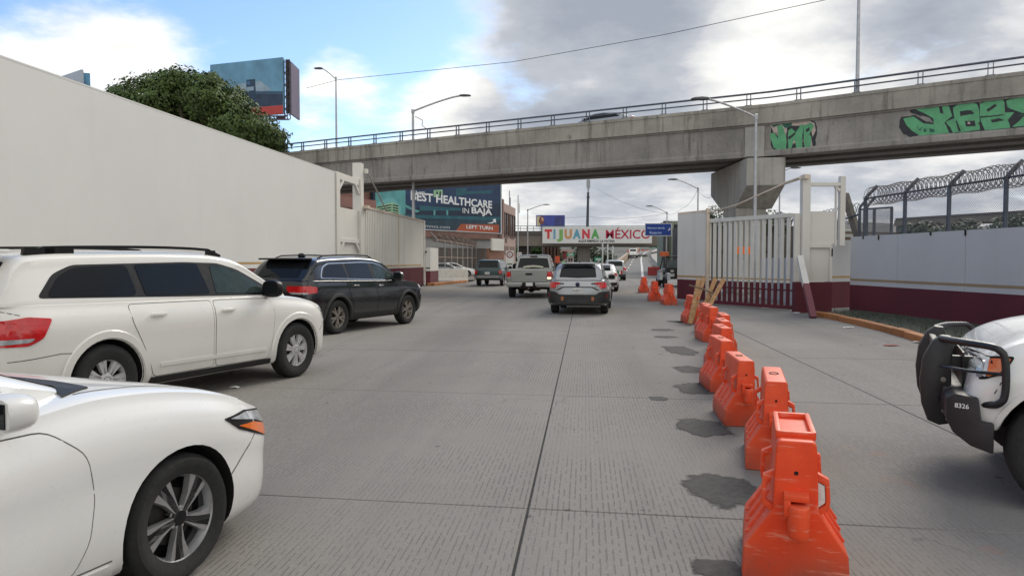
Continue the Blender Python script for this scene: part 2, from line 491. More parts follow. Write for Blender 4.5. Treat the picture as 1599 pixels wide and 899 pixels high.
    def fgs(c, s):
        return lambda x, z, o: (x, s * (c.gside(x, z) + o), z + o * c.G.get('tumble', .28))
    def fend(c, rear=True):
        def f(y, z, o):
            x = c.endx(y, z, rear); d = (c.endx(y + .01, z, rear) - c.endx(y - .01, z, rear)) / .02
            sg = -1 if rear else 1; k = math.hypot(1, d)
            return (x + sg * o / k, y - sg * o * d / k, z)
        return f
    def fgt(c):
        def f(x, y, o):
            d = (c.roof(x + .01) - c.roof(x - .01)) / .02; k = math.hypot(1, d)
            return (x - o * d / k, y, c.gtop(x, y) + o / k)
        return f
    def ftop(c):
        return lambda x, y, o: (x, y, c.topz(x, y) + o)
    def both(c, name, poly, kind, mat, **k):
        out = []
        for s in (-1, 1):
            out.append(c.shell(name, poly, c.fside(s) if kind == 'side' else c.fgs(s), mat, **k))
        return out
    def seam(c, pts, kind='side', w=.009, mat=None, name='panel_seam', off=.0015, sides=(-1, 1)):
        pts = [Vector(p) for p in pts]; dense = []
        for a, b in zip(pts, pts[1:]):
            k = max(1, int((b - a).length / .05)); dense += [a + (b - a) * i / k for i in range(k)]
        dense.append(pts[-1])
        L, Rr = [], []
        for i, p in enumerate(dense):
            t = dense[min(i + 1, len(dense) - 1)] - dense[max(0, i - 1)]; t.normalize(); nrm = Vector((-t.y, t.x)) * w / 2
            L.append(p + nrm); Rr.append(p - nrm)
        fns = [c.fside(s) for s in sides] if kind == 'side' else [c.fgs(s) for s in sides] if kind == 'gs' else [c.fend(True)] if kind == 'rear' else [c.fend(False)] if kind == 'front' else [c.ftop()]
        for fn in fns:
            mb = MB(); k = len(L)
            mb.add([fn(q.x, q.y, off) for q in L] + [fn(q.x, q.y, off) for q in Rr], [(i, i + 1, k + i + 1, k + i) for i in range(k - 1)])
            mb.build(name, mat or (SEAMW if c.mat.name in ('white_paint', 'warm_white_paint') else SEAM), c.root)
    def handle(c, x, z, mat, L=.2, sides=(-1, 1)):
        for s in sides:
            y = c.side(x, z); mb = MB()
            mb.box((x, s * (y + .022), z), (L, .03, .035)); mb.build('door_handle', mat, c.root, 40, .01)
    def mirror(c, x, z, mat, base=TRIM, size=(.13, .2, .15), sides=(-1, 1), gap=.07):
        for s in sides:
            y = c.gside(x, z) if z > c.top(x) else c.side(x, min(z, c.top(x) - .06))
            bm = bmesh.new(); bmesh.ops.create_icosphere(bm, subdivisions=3, radius=1)
            for v in bm.verts:
                p = v.co; q = Vector([math.copysign(abs(k) ** .72, k) for k in p])
                v.co = (q.x * size[0] / 1.5 + (-.035 if q.x < 0 else 0) * 0, q.y * size[1] / 1.7, q.z * size[2] / 1.7)
                if v.co.x < -size[0] * .28: v.co.x = -size[0] * .28
            me = bpy.data.meshes.new('mirror'); bm.to_mesh(me); bm.free(); me.materials.append(mat)
            me.polygons.foreach_set('use_smooth', [True] * len(me.polygons)); me.set_sharp_from_angle(angle=R(40))
            o = link('mirror', me, c.root); o.location = (x, s * (y + gap + size[1] / 2), z + size[2] * .25)
            mb = MB(); mb.bar((x + .02, s * (y - .03), z - .03), (x, s * (y + gap + .06), z + .0), .07, .05); mb.build('mirror_arm', base, o).matrix_parent_inverse = Matrix.Translation(-o.location)
            mb = MB(); mb.box((-size[0] * .30, 0, 0), (.006, size[1] * .9, size[2] * .75)); mb.build('mirror_glass', GLASS, o, bevel=.002)
    def wheels(c, style, mesh=None):
        S = c.S; wb = S['wb'] / 2; tyre_me, rim_me, back_me, cap_me = mesh or wheel_meshes(S['R'], S.get('tw', .22), style)
        for x in (wb, -wb):
            for s in (-1, 1):
                wl = link('wheel', back_me, c.root); wl.location = (x, s * (c.W - S.get('tw', .22) / 2 - .015), S['R'])
                wl.rotation_euler = (0, random.random() * 3, 0) if s > 0 else (0, random.random() * 3, math.pi)
                link('tyre', tyre_me, wl); link('rim', rim_me, wl)
                if cap_me: link('hub_cap', cap_me, wl)
    def arch_trim(c, mat, w_=.06, off=.012, clad=None):
        S = c.S; Ra = S['arch']; wb = S['wb'] / 2
        for x in (-wb, wb):
            pts_o, pts_i = [], []; k = 22
            for i in range(k + 1):
                a = R(-12) + (math.pi + R(24)) * i / k
                pts_o.append((x + (Ra + w_) * math.cos(a), S['R'] + (Ra + w_) * math.sin(a)))
                pts_i.append((x + (Ra - .004) * math.cos(a), S['R'] + (Ra - .004) * math.sin(a)))
            for s in (-1, 1):
                fn = c.fside(s); mb = MB(); n = k + 1
                ok = lambda p: (max(c.xr + .01, min(c.xf - .01, p[0])), max(p[1], c.bot(p[0])))
                A = [fn(*ok(p), -.012) for p in pts_o]; B = [fn(*ok(((p[0] * .2 + q[0] * .8), (p[1] * .2 + q[1] * .8))), off) for p, q in zip(pts_i, pts_o)]
                C_ = [fn(*ok(((p[0] * .85 + q[0] * .15), (p[1] * .85 + q[1] * .15))), off) for p, q in zip(pts_i, pts_o)]; E = [fn(*ok(p), -.02) for p in pts_i]
                mb.add(A + B + C_ + E, [(r_ * n + i, r_ * n + i + 1, (r_ + 1) * n + i + 1, (r_ + 1) * n + i) for r_ in range(3) for i in range(k)])
                mb.build('wheel_arch', mat, c.root, 50, fix=True)
    def plate(c, y, z, w_=.31, h=.155, rear=True, txt=None, col_=None):
        x = c.endx(y, z, rear); sg = -1 if rear else 1
        mb = MB(); mb.box((x + sg * .02, y, z), (.018, w_, h)); p = mb.build('number_plate', PLATE, c.root, bevel=.004)
        if txt:
            t = text(txt, h * .62, INK, p, 'plate_text', width=w_ * .85)
            t.matrix_local = Matrix.Translation((x + sg * .0305, y, z - .012)) @ Matrix(((0, 0, sg, 0), (sg, 0, 0, 0), (0, 1, 0, 0), (0, 0, 0, 1)))
        return p

def wheel_meshes(Rw, tw, st):
    rr = st['rim']; n = st.get('seg', 44)
    h = tw / 2
    t = MB(); prof = [(rr - .012, -h * .8), (rr + .004, -h * .86), (rr + (Rw - rr) * .35, -h * .98), (rr + (Rw - rr) * .7, -h), (Rw - .02, -h * .88), (Rw - .004, -h * .72),
            (Rw, -h * .5), (Rw, -h * .22), (Rw - .008, -h * .2), (Rw - .008, -h * .12), (Rw, -h * .1), (Rw, h * .1), (Rw - .008, h * .12), (Rw - .008, h * .2), (Rw, h * .22), (Rw, h * .5), (Rw - .004, h * .72), (Rw - .02, h * .88), (rr + (Rw - rr) * .7, h), (rr + (Rw - rr) * .55, h * 1.0), (rr + (Rw - rr) * .35, h * .98), (rr + .004, h * .86), (rr - .012, h * .8)]
    t.lathe(prof, n, axis='Y'); tm = t.mesh('tyre', RUBBER, 45)
    b = MB(); b.lathe([(.001, -h * .1), (rr * .93, -h * .1), (rr * .98, -h * .7), (rr * .5, -h * .75), (.001, -h * .75)], 28, axis='Y'); 
    b.lathe([(.02, h * .12), (rr * .62, h * .12), (rr * .62, -h * .08)], 28, axis='Y', m=1)
    bk = b.mesh('wheel', [TRIM if st.get('dark', True) else ALLOY, simple('brake_disc', (.05, .047, .045), .6, .5)], 40)
    m = MB(); A = 0; Bm = 1
    m.lathe([(rr - .03, h * .35), (rr - .012, h * .78), (rr + .004, h * .84), (rr + .004, h * .74), (rr - .03, -h * .6)], n, axis='Y', m=0)
    hub = st.get('hub', .05); dish = st.get('dish', .0)
    for i in range(st['n']):
        a0 = 2 * math.pi * i / st['n']
        for sub in st['sp']:    # (offset angle at hub, at rim, half width hub, half width rim, material)
            ah, ar, wh, wr, mi = sub
            r0, r1 = hub * .7, rr - .012
            c0 = Vector((math.cos(a0 + ah), math.sin(a0 + ah))); c1 = Vector((math.cos(a0 + ar), math.sin(a0 + ar)))
            n0 = Vector((-c0.y, c0.x)); n1 = Vector((-c1.y, c1.x)); P = []
            for y0, sc_ in ((h * .70, 1.0), (h * .40, 1.25)):
                rowp = []
                for q, nn, rad, ww, dd in ((c0, n0, r0, wh, -dish), ((c0 + c1).normalized(), (n0 + n1).normalized(), (r0 + r1) / 2, (wh + wr) / 2, -dish * .2), (c1, n1, r1, wr, 0)):
                    for sg in (-1, 1):
                        p2 = q * rad + nn * ww * sg * sc_; rowp.append((p2.x, y0 + dd, p2.y))
                P.append(rowp)
            vs = P[0] + P[1]
            fs = [(0, 1, 3, 2), (2, 3, 5, 4), (0, 2, 8, 6), (2, 4, 10, 8), (1, 7, 9, 3), (3, 9, 11, 5)]
            m.add(vs, fs, mi)
    m.lathe([(.001, h * .72 - dish + .004), (hub * .8, h * .72 - dish + .002), (hub, h * .66 - dish), (hub, h * .2)], 20, axis='Y', m=st.get('hubm', 0))
    for i in range(5):
        a = 2 * math.pi * (i + .5) / 5; m.lathe([(.001, h * .6), (.011, h * .6), (.012, h * .3)], 8, axis='Y', c=(hub * 1.15 * math.cos(a), 0, hub * 1.15 * math.sin(a)), m=2)
    rm = m.mesh('rim', st.get('mats', [ALLOY, TRIM, CHROME]), 35, fix=True)
    k = MB(); k.lathe([(.001, h * .745 - dish), (hub * .55, h * .745 - dish), (hub * .6, h * .7 - dish)], 16, axis='Y'); km = k.mesh('hub_cap', st.get('capmat', TRIM), 40)
    return tm, rm, bk, km
def chaikin(P):
    P = [Vector(p) for p in P]; out = [P[0]]
    for a, b in zip(P, P[1:]): out += [a * .75 + b * .25, a * .25 + b * .75]
    return out + [P[-1]]
TXT = {}
def text(s, size, mat, parent=None, name='lettering', width=None, bold=0.0, ext=.0015, align='CENTER', shear=0, spacing=1):
    key = (s, size, width, bold, ext, align, mat.name, shear, spacing)
    if key not in TXT:
        cu = bpy.data.curves.new('t', 'FONT'); cu.body = s; cu.size = size; cu.align_x = align; cu.align_y = 'CENTER'
        cu.extrude = ext; cu.offset = bold * size; cu.resolution_u = 3; cu.shear = shear; cu.space_character = spacing
        ob = bpy.data.objects.new('t', cu); col.objects.link(ob); dg = bpy.context.evaluated_depsgraph_get()
        me = bpy.data.meshes.new_from_object(ob.evaluated_get(dg)); bpy.data.objects.remove(ob); bpy.data.curves.remove(cu)
        if width and len(me.vertices):
            xs = [v.co.x for v in me.vertices]; k = width / max(1e-6, max(xs) - min(xs)); cx = (max(xs) + min(xs)) / 2 if align == 'CENTER' else min(xs)
            for v in me.vertices: v.co.x = (v.co.x - cx) * k
        me.materials.clear(); me.materials.append(mat); me.name = name; TXT[key] = me
    return link(name, TXT[key], parent)
def rounded(poly, r, k=4):
    out = []; n = len(poly)
    for i in range(n):
        p = Vector(poly[i]); a = Vector(poly[i - 1]) - p; b = Vector(poly[(i + 1) % n]) - p
        q = min(r, a.length * .45, b.length * .45)
        A = p + a.normalized() * q; B = p + b.normalized() * q
        for j in range(k + 1):
            t = j / k; out.append(tuple(A * (1 - t) ** 2 + p * 2 * t * (1 - t) + B * t * t))
    return out
def place_wheel(root, S, hd, px, py=None, Y=None, fx=1, sd=-1, z=0):
    """put the wheel (fx front +1/rear -1, sd left +1/right -1) contact at the pixel"""
    g = gnd(px, py) if Y is None else Vector((dep(px, 407, Y).x, Y, 0))
    rz = math.pi / 2 - R(hd); l = Vector((fx * S['wb'] / 2, sd * (S['w'] / 2 - .1), 0)); l.rotate(Matrix.Rotation(rz, 3, 'Z'))
    root.location = (g.x - l.x, g.y - l.y, z); root.rotation_euler = (0, 0, rz)
def place_rear(root, S, hd, px, Y, z=0):
    g = dep(px, 407, Y); rz = math.pi / 2 - R(hd); l = Vector((S['xr'], 0, 0)); l.rotate(Matrix.Rotation(rz, 3, 'Z'))
    root.location = (g.x - l.x, Y - l.y, z); root.rotation_euler = (0, 0, rz)
# ------------------------------------------------------------------ ground and road
RD = Vector((math.sin(R(5.64)), math.cos(R(5.64)), 0)); RN = Vector((RD.y, -RD.x, 0))     # along / right of the carriageway
def road_mat():
    t = NT('road_concrete'); v = t.co()
    s = t.sep(v)
    big = t.noise(v, .22, 5, .6); mid = t.noise(v, 1.7, 6, .65); fine = t.noise(v, 45, 4, .7); grit = t.noise(v, 160, 2, .6)
    streak = t.noise(t.co((2.2, .12, 1)), 1.2, 6, .6)
    # sawn grooves running along the carriageway, worn away in places
    wob = t.math('MULTIPLY', t.noise(v, 1.2, 2), .012)
    ph = t.math('FRACT', t.math('MULTIPLY', t.math('ADD', s[0], wob), 1 / .038))
    line = t.rng(t.math('ABSOLUTE', t.math('SUBTRACT', ph, .5)), .07, .19, 1, 0, True)
    brk = t.rng(t.noise(t.co((26.3, 11, 1)), 1.0, 1, .5), .40, .52, 0, 1, True)
    wear = t.rng(t.noise(v, .33, 4, .6), .36, .60, .12, 1, True)
    grv = t.math('MULTIPLY', t.math('MULTIPLY', line, brk), wear)
    a = t.mix(t.rng(big, .3, .7, 0, 1), (.182, .170, .153, 1), (.236, .222, .202, 1))
    a = t.mix(t.rng(streak, .45, .72, 0, .45, True), a, (.15, .142, .132, 1))
    a = t.mix(t.rng(mid, .45, .75, 0, .3), a, (.17, .163, .152, 1))
    a = t.mix(t.rng(fine, .35, .65, 0, .28), a, (.36, .34, .32, 1))
    spot = t.rng(t.noise(v, 6.5, 3, .5), .70, .74, 0, .6, True)
    a = t.mix(spot, a, (.05, .048, .045, 1))
    rust = t.math('MULTIPLY', t.rng(t.noise(v, 1.1, 5, .7), .58, .72, 0, .35, True), t.rng(t.math('ABSOLUTE', t.math('SUBTRACT', s[0], 2.35)), .0, .7, 1, 0, True))
    a = t.mix(rust, a, (.42, .16, .06, 1))
    a = t.mix(t.math('MULTIPLY', grv, .38), a, (.045, .043, .04, 1))
    lane = t.rng(t.math('ABSOLUTE', t.math('SUBTRACT', t.math('FRACT', t.math('MULTIPLY', t.math('ADD', s[0], t.math('MULTIPLY', t.noise(t.co((.1, .05, 1)), 1, 2), 1.6)), 1 / 4.1)), .5)), .05, .32, .48, 0, True)
    a = t.mix(t.math('MULTIPLY', lane, t.rng(t.noise(t.co((.8, .1, 1)), 1, 4), .35, .65, .2, 1)), a, (.12, .112, .102, 1))
    vo = t.n('ShaderNodeTexVoronoi', feature='DISTANCE_TO_EDGE'); wv = t.n('ShaderNodeVectorMath', operation='ADD'); t.l(v, wv.inputs[0])
    nz_ = t.n('ShaderNodeTexNoise'); t.l(v, nz_.inputs['Vector']); nz_.inputs['Scale'].default_value = 1.4; nz_.inputs['Detail'].default_value = 5; t.l(nz_.outputs['Color'], wv.inputs[1])
    t.l(wv.outputs[0], vo.inputs['Vector']); vo.inputs['Scale'].default_value = .33
    crack = t.math('MULTIPLY', t.rng(vo.outputs['Distance'], .0012, .004, 1, 0), t.rng(t.noise(v, .21, 3), .52, .6, 0, .65, True))
    a = t.mix(crack, a, (.05, .047, .043, 1))
    drip = t.rng(t.noise(t.co((1.6, .5, 1)), 1.3, 6, .75), .66, .76, 0, .55, True)
    a = t.mix(drip, a, (.085, .08, .074, 1))
    t.set(Base_Color=a, Roughness=.88, Specular_IOR_Level=.3)
    t.bump(t.math('SUBTRACT', t.math('MULTIPLY', grit, .4), grv), .55, .006)
    return t.mat
ROADM = road_mat()
EARTH = simple('bare_earth', (.17, .155, .135), .95, 0, .3, .4, bump=.02)
JOINT = simple('joint_filler', (.035, .034, .032), .95, 0, .3, 12)
mb = MB(); mb.add([(-1500, -60, -.03), (1500, -60, -.03), (1500, 2600, -.03), (-1500, 2600, -.03)], [(0, 1, 2, 3)])
tag(mb.build('ground', EARTH), kind='structure')
road = thing('road', None, None, (0, 0, 0), -math.atan2(RD.x, RD.y)); road['kind'] = 'structure'
# road local frame: x to the right, y along the carriageway; joint line J1 passes x=0 at local origin offset
j0 = gnd(800, 899); JX = (Vector((j0.x, j0.y, 0)).dot(RN))
mb = MB(); mb.add([(-16, -14, -.012), (30, -14, -.012), (30, 420, -.012), (-16, 420, -.012)], [(0, 1, 2, 3)]); mb.build('joint_bed', JOINT, road)
cols = [JX - 13.2, JX - 8.6, JX - 4.28, JX, JX + 3.88, JX + 8.3, JX + 13.0]
y_first = Vector((.127, 4.85, 0)).dot(RD)
skew = -.052
rows = [y_first + 4.13 * k for k in range(-4, 24)]
slab_cache = {}
for i in range(len(cols) - 1):
    x0, x1 = cols[i] + .008, cols[i + 1] - .008
    for k in range(len(rows) - 1):
        y0, y1 = rows[k] + .006, rows[k + 1] - .006
        sk = lambda x, y: y + skew * (x - JX) + .0
        mb = MB(); b = .006; zt = random.choice((0, .0, -.001, .001))
        P = [(x0, sk(x0, y0)), (x1, sk(x1, y0)), (x1, sk(x1, y1)), (x0, sk(x0, y1))]
        I = [(x0 + b, sk(x0, y0) + b), (x1 - b, sk(x1, y0) + b), (x1 - b, sk(x1, y1) - b), (x0 + b, sk(x0, y1) - b)]
        mb.add([(x, y, -.02) for x, y in P] + [(x, y, zt - .005) for x, y in P] + [(x, y, zt) for x, y in I],
               [(8, 9, 10, 11)] + [(q, (q + 1) % 4, 4 + (q + 1) % 4, 4 + q) for q in range(4)] + [(4 + q, 4 + (q + 1) % 4, 8 + (q + 1) % 4, 8 + q) for q in range(4)])
        mb.build('slab', ROADM, road)
yl = rows[-1]
mb = MB(); n = 40
mb.add([(cols[0], yl + skew * (cols[0] - JX), -.001), (cols[-1], yl + skew * (cols[-1] - JX), -.001), (cols[-1] + 6, 420, -.001), (cols[0] - 4, 420, -.001)], [(0, 1, 2, 3)]); mb.build('far_carriageway', ROADM, road)
mb = MB(); mb.add([(cols[-1], -12, -.001), (30, -12, -.001), (30, 200, -.001), (cols[-1], 200, -.001)], [(0, 1, 2, 3)])
mb.add([(-30, -12, -.001), (cols[0], -12, -.001), (cols[0], 200, -.001), (-30, 200, -.001)], [(0, 1, 2, 3)]); mb.build('road_margin', simple('margin_concrete', (.2, .19, .175), .9, 0, .3, .9), road)
# dark asphalt patches between the barriers
ASPH = simple('asphalt_patch', (.03, .029, .028), .9, 0, .5, 14, bump=.008)
_t = NT('asphalt_patch_worn'); _v = _t.co(); _n = _t.noise(_v, 6, 6, .75); _wn = _t.n('ShaderNodeAttribute'); _wn.attribute_name = 'wear'; _wa = _wn.outputs['Fac']; _t.set(Base_Color=_t.mix(_t.rng(_t.noise(_v, 16, 4, .7), .3, .7, 0, 1), (.022, .021, .02, 1), (.062, .058, .053, 1)), Roughness=.85, Alpha=_t.rng(_t.math('ADD', _t.math('MULTIPLY', _wa, .42), _n), .56, .80, .0, 1, True)); _t.bump(_t.noise(_v, 40, 4), .5, .008); ASPH = _t.mat
ASPH2 = simple('worn_asphalt_patch', (.10, .095, .09), .92, 0, .6, 5)
def patch(px, py, hw, hh, mat=ASPH, mid=0):
    c0 = gnd(px, py); L = gnd(px - hw, py); T = gnd(px, py - hh); B = gnd(px, py + hh)
    rx = abs(L.x - c0.x); ry = (T.y - B.y) / 2; cy = (T.y + B.y) / 2
    k = 48; ph = random.random() * 9; pts = []
    for i in range(k):
        a = 2 * math.pi * i / k; q = 1 + .03 * math.sin(2 * a + ph) + .06 * math.sin(5 * a + ph * 2) + .035 * math.sin(11 * a + ph) + random.uniform(-.025, .025)
        e = .78
        pts.append((c0.x + rx * math.copysign(abs(math.cos(a)) ** e, math.cos(a)) * q, cy + ry * math.copysign(abs(math.sin(a)) ** e, math.sin(a)) * q, .0035))
    M = road.matrix_world if False else Matrix.Rotation(math.atan2(RD.x, RD.y), 4, 'Z')
    cc = Vector((c0.x, cy, .0035)); ring = [cc.lerp(Vector(p), f) for f in (1.12, .72) for p in pts]
    mb = MB(); mb.add([M @ p for p in ring] + [M @ cc], [(i, (i + 1) % k, k + (i + 1) % k, k + i) for i in range(k)] + [(k + i, k + (i + 1) % k, 2 * k) for i in range(k)])
    o = mb.build('asphalt_patch', mat, road); at_ = o.data.attributes.new('wear', 'FLOAT', 'POINT')
    for i in range(2 * k + 1): at_.data[i].value = 0.0 if i < k else 1.0
for a in ((1133, 767, 56, 27), (1099, 668, 38, 14), (1090, 607, 33, 9), (1080, 577, 26, 5.5), (1063, 547, 23, 7), (1040, 526, 18, 1.8), (1034, 515, 17, 1.6), (1058, 502, 16, 1.6), (1122, 888, 40, 16), (1028, 622, 14, 3.2), (1072, 503, 18, 1.3)):
    patch(*a)
# litter
LIT = simple('litter_paper', (.62, .60, .57), .8, 0, .15, 30)
lits = ['flat pale scrap of paper on the bare road near the white people carrier', 'white paper cup scrap lying by the end of the orange kerb at the gate brace', 'crumpled paper along the orange kerb halfway up', 'white crushed cup by the orange kerb nearest the push bar', 'faded red rag flattened on the road left of the push bar', 'pale wrapper on the road below the right gate']
for lb, (px, py, r_, mm) in zip(lits, ((367, 606, .05, LIT), (1243, 489, .10, LIT), (1325, 512, .10, LIT), (1434, 535, .09, LIT), (1392, 540, .12, simple('red_rag', (.24, .08, .07), .9)), (1196, 481, .12, LIT))):
    g = gnd(px, py); mb = MB()
    k = 9; vs = [(0, 0, .035)] + [(r_ * (1.4 + random.uniform(-.3, .3)) * math.cos(2 * math.pi * i / k), r_ * (.8 + random.uniform(-.3, .3)) * math.sin(2 * math.pi * i / k), random.uniform(.006, .03)) for i in range(k)]
    mb.add(vs, [(0, 1 + i, 1 + (i + 1) % k) for i in range(k)])
    o = mb.build('litter', mm); o.location = g; tag(o, lb, 'litter')

# ------------------------------------------------------------------ walls, gates
def wallpaint(name, c, v=.06, dirt=.3):
    t = NT(name); vv = t.co(); n = t.noise(vv, .5, 6, .6); st = t.noise(t.co((1.6, 1.6, .1)), 1.3, 6, .6); k = tuple(c)
    a = t.mix(t.rng(n, .3, .7, 0, 1), tuple(q * (1 - v) for q in k) + (1,), tuple(min(1, q * (1 + v)) for q in k) + (1,))
    a = t.mix(t.math('MULTIPLY', t.rng(st, .55, .75, 0, 1, True), dirt), a, tuple(q * .55 for q in k) + (1,))
    t.set(Base_Color=a, Roughness=.75); t.bump(t.noise(vv, 30, 4), .12, .006); return t.mat
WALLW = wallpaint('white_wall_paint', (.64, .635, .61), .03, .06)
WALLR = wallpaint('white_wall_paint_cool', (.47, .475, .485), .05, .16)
CREAM = wallpaint('cream_steel_paint', (.66, .635, .58), .05, .3)
CREAMR = wallpaint('gate_white_paint', (.62, .60, .555), .06, .35)
WINE = wallpaint('wine_red_paint', (.11, .014, .022), .15, .35)
WINE2 = wallpaint('dark_wine_paint', (.10, .012, .022), .2, .4)
GOLD = wallpaint('gold_stripe_paint', (.40, .26, .10), .1, .3)
RUSTW = wallpaint('rusty_white_paint', (.56, .47, .38), .25, .8)
LW = lambda Y, off=0: Vector((-7.13 + .106 * (Y - 34.6) + off, Y, 0))
def slabwall(mb, a, b, z0, z1, th, m=0, side=1):
    a = Vector((a[0], a[1], 0)); b = Vector((b[0], b[1], 0)); d = (b - a).normalized(); n = Vector((d.y, -d.x, 0)) * side
    P = [a, b, b - n * th, a - n * th]
    mb.add([(p.x, p.y, z) for z in (z0, z1) for p in P], [(0, 1, 2, 3)[::-1], (4, 5, 6, 7), (0, 1, 5, 4), (1, 2, 6, 5), (2, 3, 7, 6), (3, 0, 4, 7)], m)
wl = thing('boundary_wall', 'tall plain white boundary wall along the left side of the road with gold and red bands', 'wall')
mb = MB(); slabwall(mb, LW(-8), LW(31.3), 0, 5.36, .3); mb.build('wall_face', WALLW, wl)
mb = MB(); slabwall(mb, LW(-8, .004), LW(31.3, .004), .02, 1.40, .1); mb.build('red_band', WINE, wl)
mb = MB(); slabwall(mb, LW(-8, .004), LW(31.3, .004), 1.53, 1.60, .1); mb.build('gold_stripe', GOLD, wl)
mb = MB(); slabwall(mb, LW(-8, .004), LW(31.3, .004), 5.362, 5.40, .31); mb.build('coping', WALLW, wl)

def frame_thing(lab): return thing('gateway', lab, 'gateway')
fr = frame_thing('tall cream steel gateway with open top ending the left white wall')
def seg(mb, Y0, Y1, z0, z1, th=.22, off=0.05): slabwall(mb, LW(Y0, off), LW(Y1, off), z0, z1, th)
mb = MB(); seg(mb, 34.4, 34.85, 0, 6.18, .4, .12); mb.build('tall_post', CREAM, fr, bevel=.02)
mb = MB(); seg(mb, 31.32, 31.75, 0, 5.42, .3, .06); mb.build('short_post', CREAM, fr, bevel=.02)
mb = MB(); seg(mb, 31.75, 34.4, 5.12, 5.42, .24); mb.build('header', CREAM, fr, bevel=.015)
mb = MB(); seg(mb, 31.75, 34.4, 2.62, 3.95, .1, 0); mb.build('panel', CREAM, fr)
mb = MB(); seg(mb, 31.75, 34.4, 2.44, 2.62, .22); mb.build('sill_beam', CREAM, fr, bevel=.012)
mb = MB(); seg(mb, 31.75, 34.4, 1.42, 2.44, .1, -.06); mb.build('panel', CREAM, fr)
mb = MB(); seg(mb, 31.75, 34.4, .02, 1.42, .1, -.05); mb.build('red_panel', WINE, fr)
mb = MB()
for Y0, Y1 in ((31.75, 32.25), (34.4, 33.9)):
    mb.bar((LW(Y0).x, Y0, 4.75), (LW(Y1).x, Y1, 5.14), .12, .12)
    mb.bar((LW(Y0).x, Y0, 2.1), (LW(Y1).x, Y1, 2.46), .12, .12)
mb.build('corner_brace', CREAM, fr)
mb = MB(); mb.box((LW(34.9, .1).x, 34.95, 4.15), (.5, .5, .16)); mb.build('roller_bracket', RUSTW, fr, bevel=.02)
mb = MB(); mb.box((LW(34.95, .2).x, 35.0, 5.85), (.16, .2, .22)); mb.build('tie_lug', CREAM, fr, bevel=.02)
# left sliding gate
lg = thing('sliding_gate', 'white ribbed steel gate with red foot standing open on the left', 'gate')
YA, YB = 34.95, 47.4
GZ = [(0.06, 1.22, WINE), (1.22, 4.12, CREAM)]
for z0, z1, mt in GZ:
    mb = MB(); n = 44
    for i in range(n):
        Y0 = YA + (YB - YA) * i / n; Y1 = YA + (YB - YA) * (i + .55) / n; slabwall(mb, LW(Y0, .10), LW(Y1, .10), z0, z1, .05)
    slabwall(mb, LW(YA, .03), LW(YB, .03), z0, z1, .02)
    tag(mb.build('ribs', mt, lg), kind='stuff')
mb = MB(); slabwall(mb, LW(YA, .13), LW(YB, .13), 4.121, 4.22, .14); mb.build('top_rail', RUSTW, lg)
mb = MB(); slabwall(mb, LW(YA, .115), LW(46.6, .115), 1.33, 1.40, .02); mb.build('gold_stripe', GOLD, lg)
mb = MB(); slabwall(mb, LW(YB, .16), LW(YB + .2, .16), .05, 4.2, .2); mb.build('end_post', CREAM, lg, bevel=.01)
mb = MB(); slabwall(mb, LW(41.1, .125), LW(41.22, .125), 1.23, 4.1, .03); mb.build('joint_strip', RUSTW, lg)
mb = MB()
for Y in (36.5, 46.9): mb.lathe([(.001, -.05), (.13, -.05), (.13, .05), (.001, .05)], 14, axis='X', c=(LW(Y).x + .06, Y, .13))
mb.build('roller', TRIM, lg, 40)
mb = MB(); mb.box((LW(47.6, .2).x, 47.7, 1.15), (.5, .08, .08)); mb.box((LW(47.5, .2).x, 47.6, 2.2), (.12, .12, .12)); mb.build('latch', TRIM, lg)
mb = MB(); mb.tube([(LW(34.95, .25).x, 35.0, 5.8), (LW(36.2, .3).x, 36.3, 5.1), (LW(38, .3).x, 38, 4.22)], .035, 8); tag(mb.build('gate_tie_rod', simple('tie_steel', (.4, .37, .33), .5, .4)), 'thin steel tie rod from the left gate post down to the ribbed gate', 'tie rod')
# low white wall stub after the gate
ws = thing('low_wall', 'short white wall stub with red foot just past the open left gate', 'wall')
mb = MB(); slabwall(mb, LW(48.6, .25), LW(51.2, .25), 0, 2.5, .3); mb.build('wall_face', CREAM, ws)
mb = MB(); slabwall(mb, LW(48.58, .255), LW(51.22, .255), .02, .95, .31); mb.build('red_band', WINE, ws)

# right boundary wall
RW = lambda Y, off=0: Vector((12.28 - .082 * Y - off, Y, 0))
wr = thing('boundary_wall', 'grey white boundary wall on the right with gold stripe and dark wine band', 'wall')
joints = [2.0, 7.0, 11.5, 14.9, 17.62, 20.3, 22.7]
for a, b in zip(joints, joints[1:]):
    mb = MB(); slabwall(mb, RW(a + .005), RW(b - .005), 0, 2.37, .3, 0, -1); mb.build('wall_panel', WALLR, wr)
mb = MB(); slabwall(mb, RW(2, -.1), RW(22.7, -.1), 0, 2.3, .1, 0, -1); mb.build('joint_backing', TRIM, wr)
mb = MB(); slabwall(mb, RW(2, .004), RW(22.69, .004), .02, .905, .1, 0, -1); mb.build('wine_band', WINE2, wr)
mb = MB(); slabwall(mb, RW(2, .004), RW(22.69, .004), 1.03, 1.10, .1, 0, -1); mb.build('gold_stripe', wallpaint('dull_gold_paint', (.30, .22, .13), .1, .3), wr)
mb = MB()
for k, Y in enumerate((15.2, 17.62, 18.9, 21.2, 22.0)): mb.box(tuple(RW(Y, .012)[:2]) + (2.33 - .02 * (k % 2),), (.02, .05, .09 + .05 * (k % 2)))
mb.build('drip_bracket', TRIM, wr)
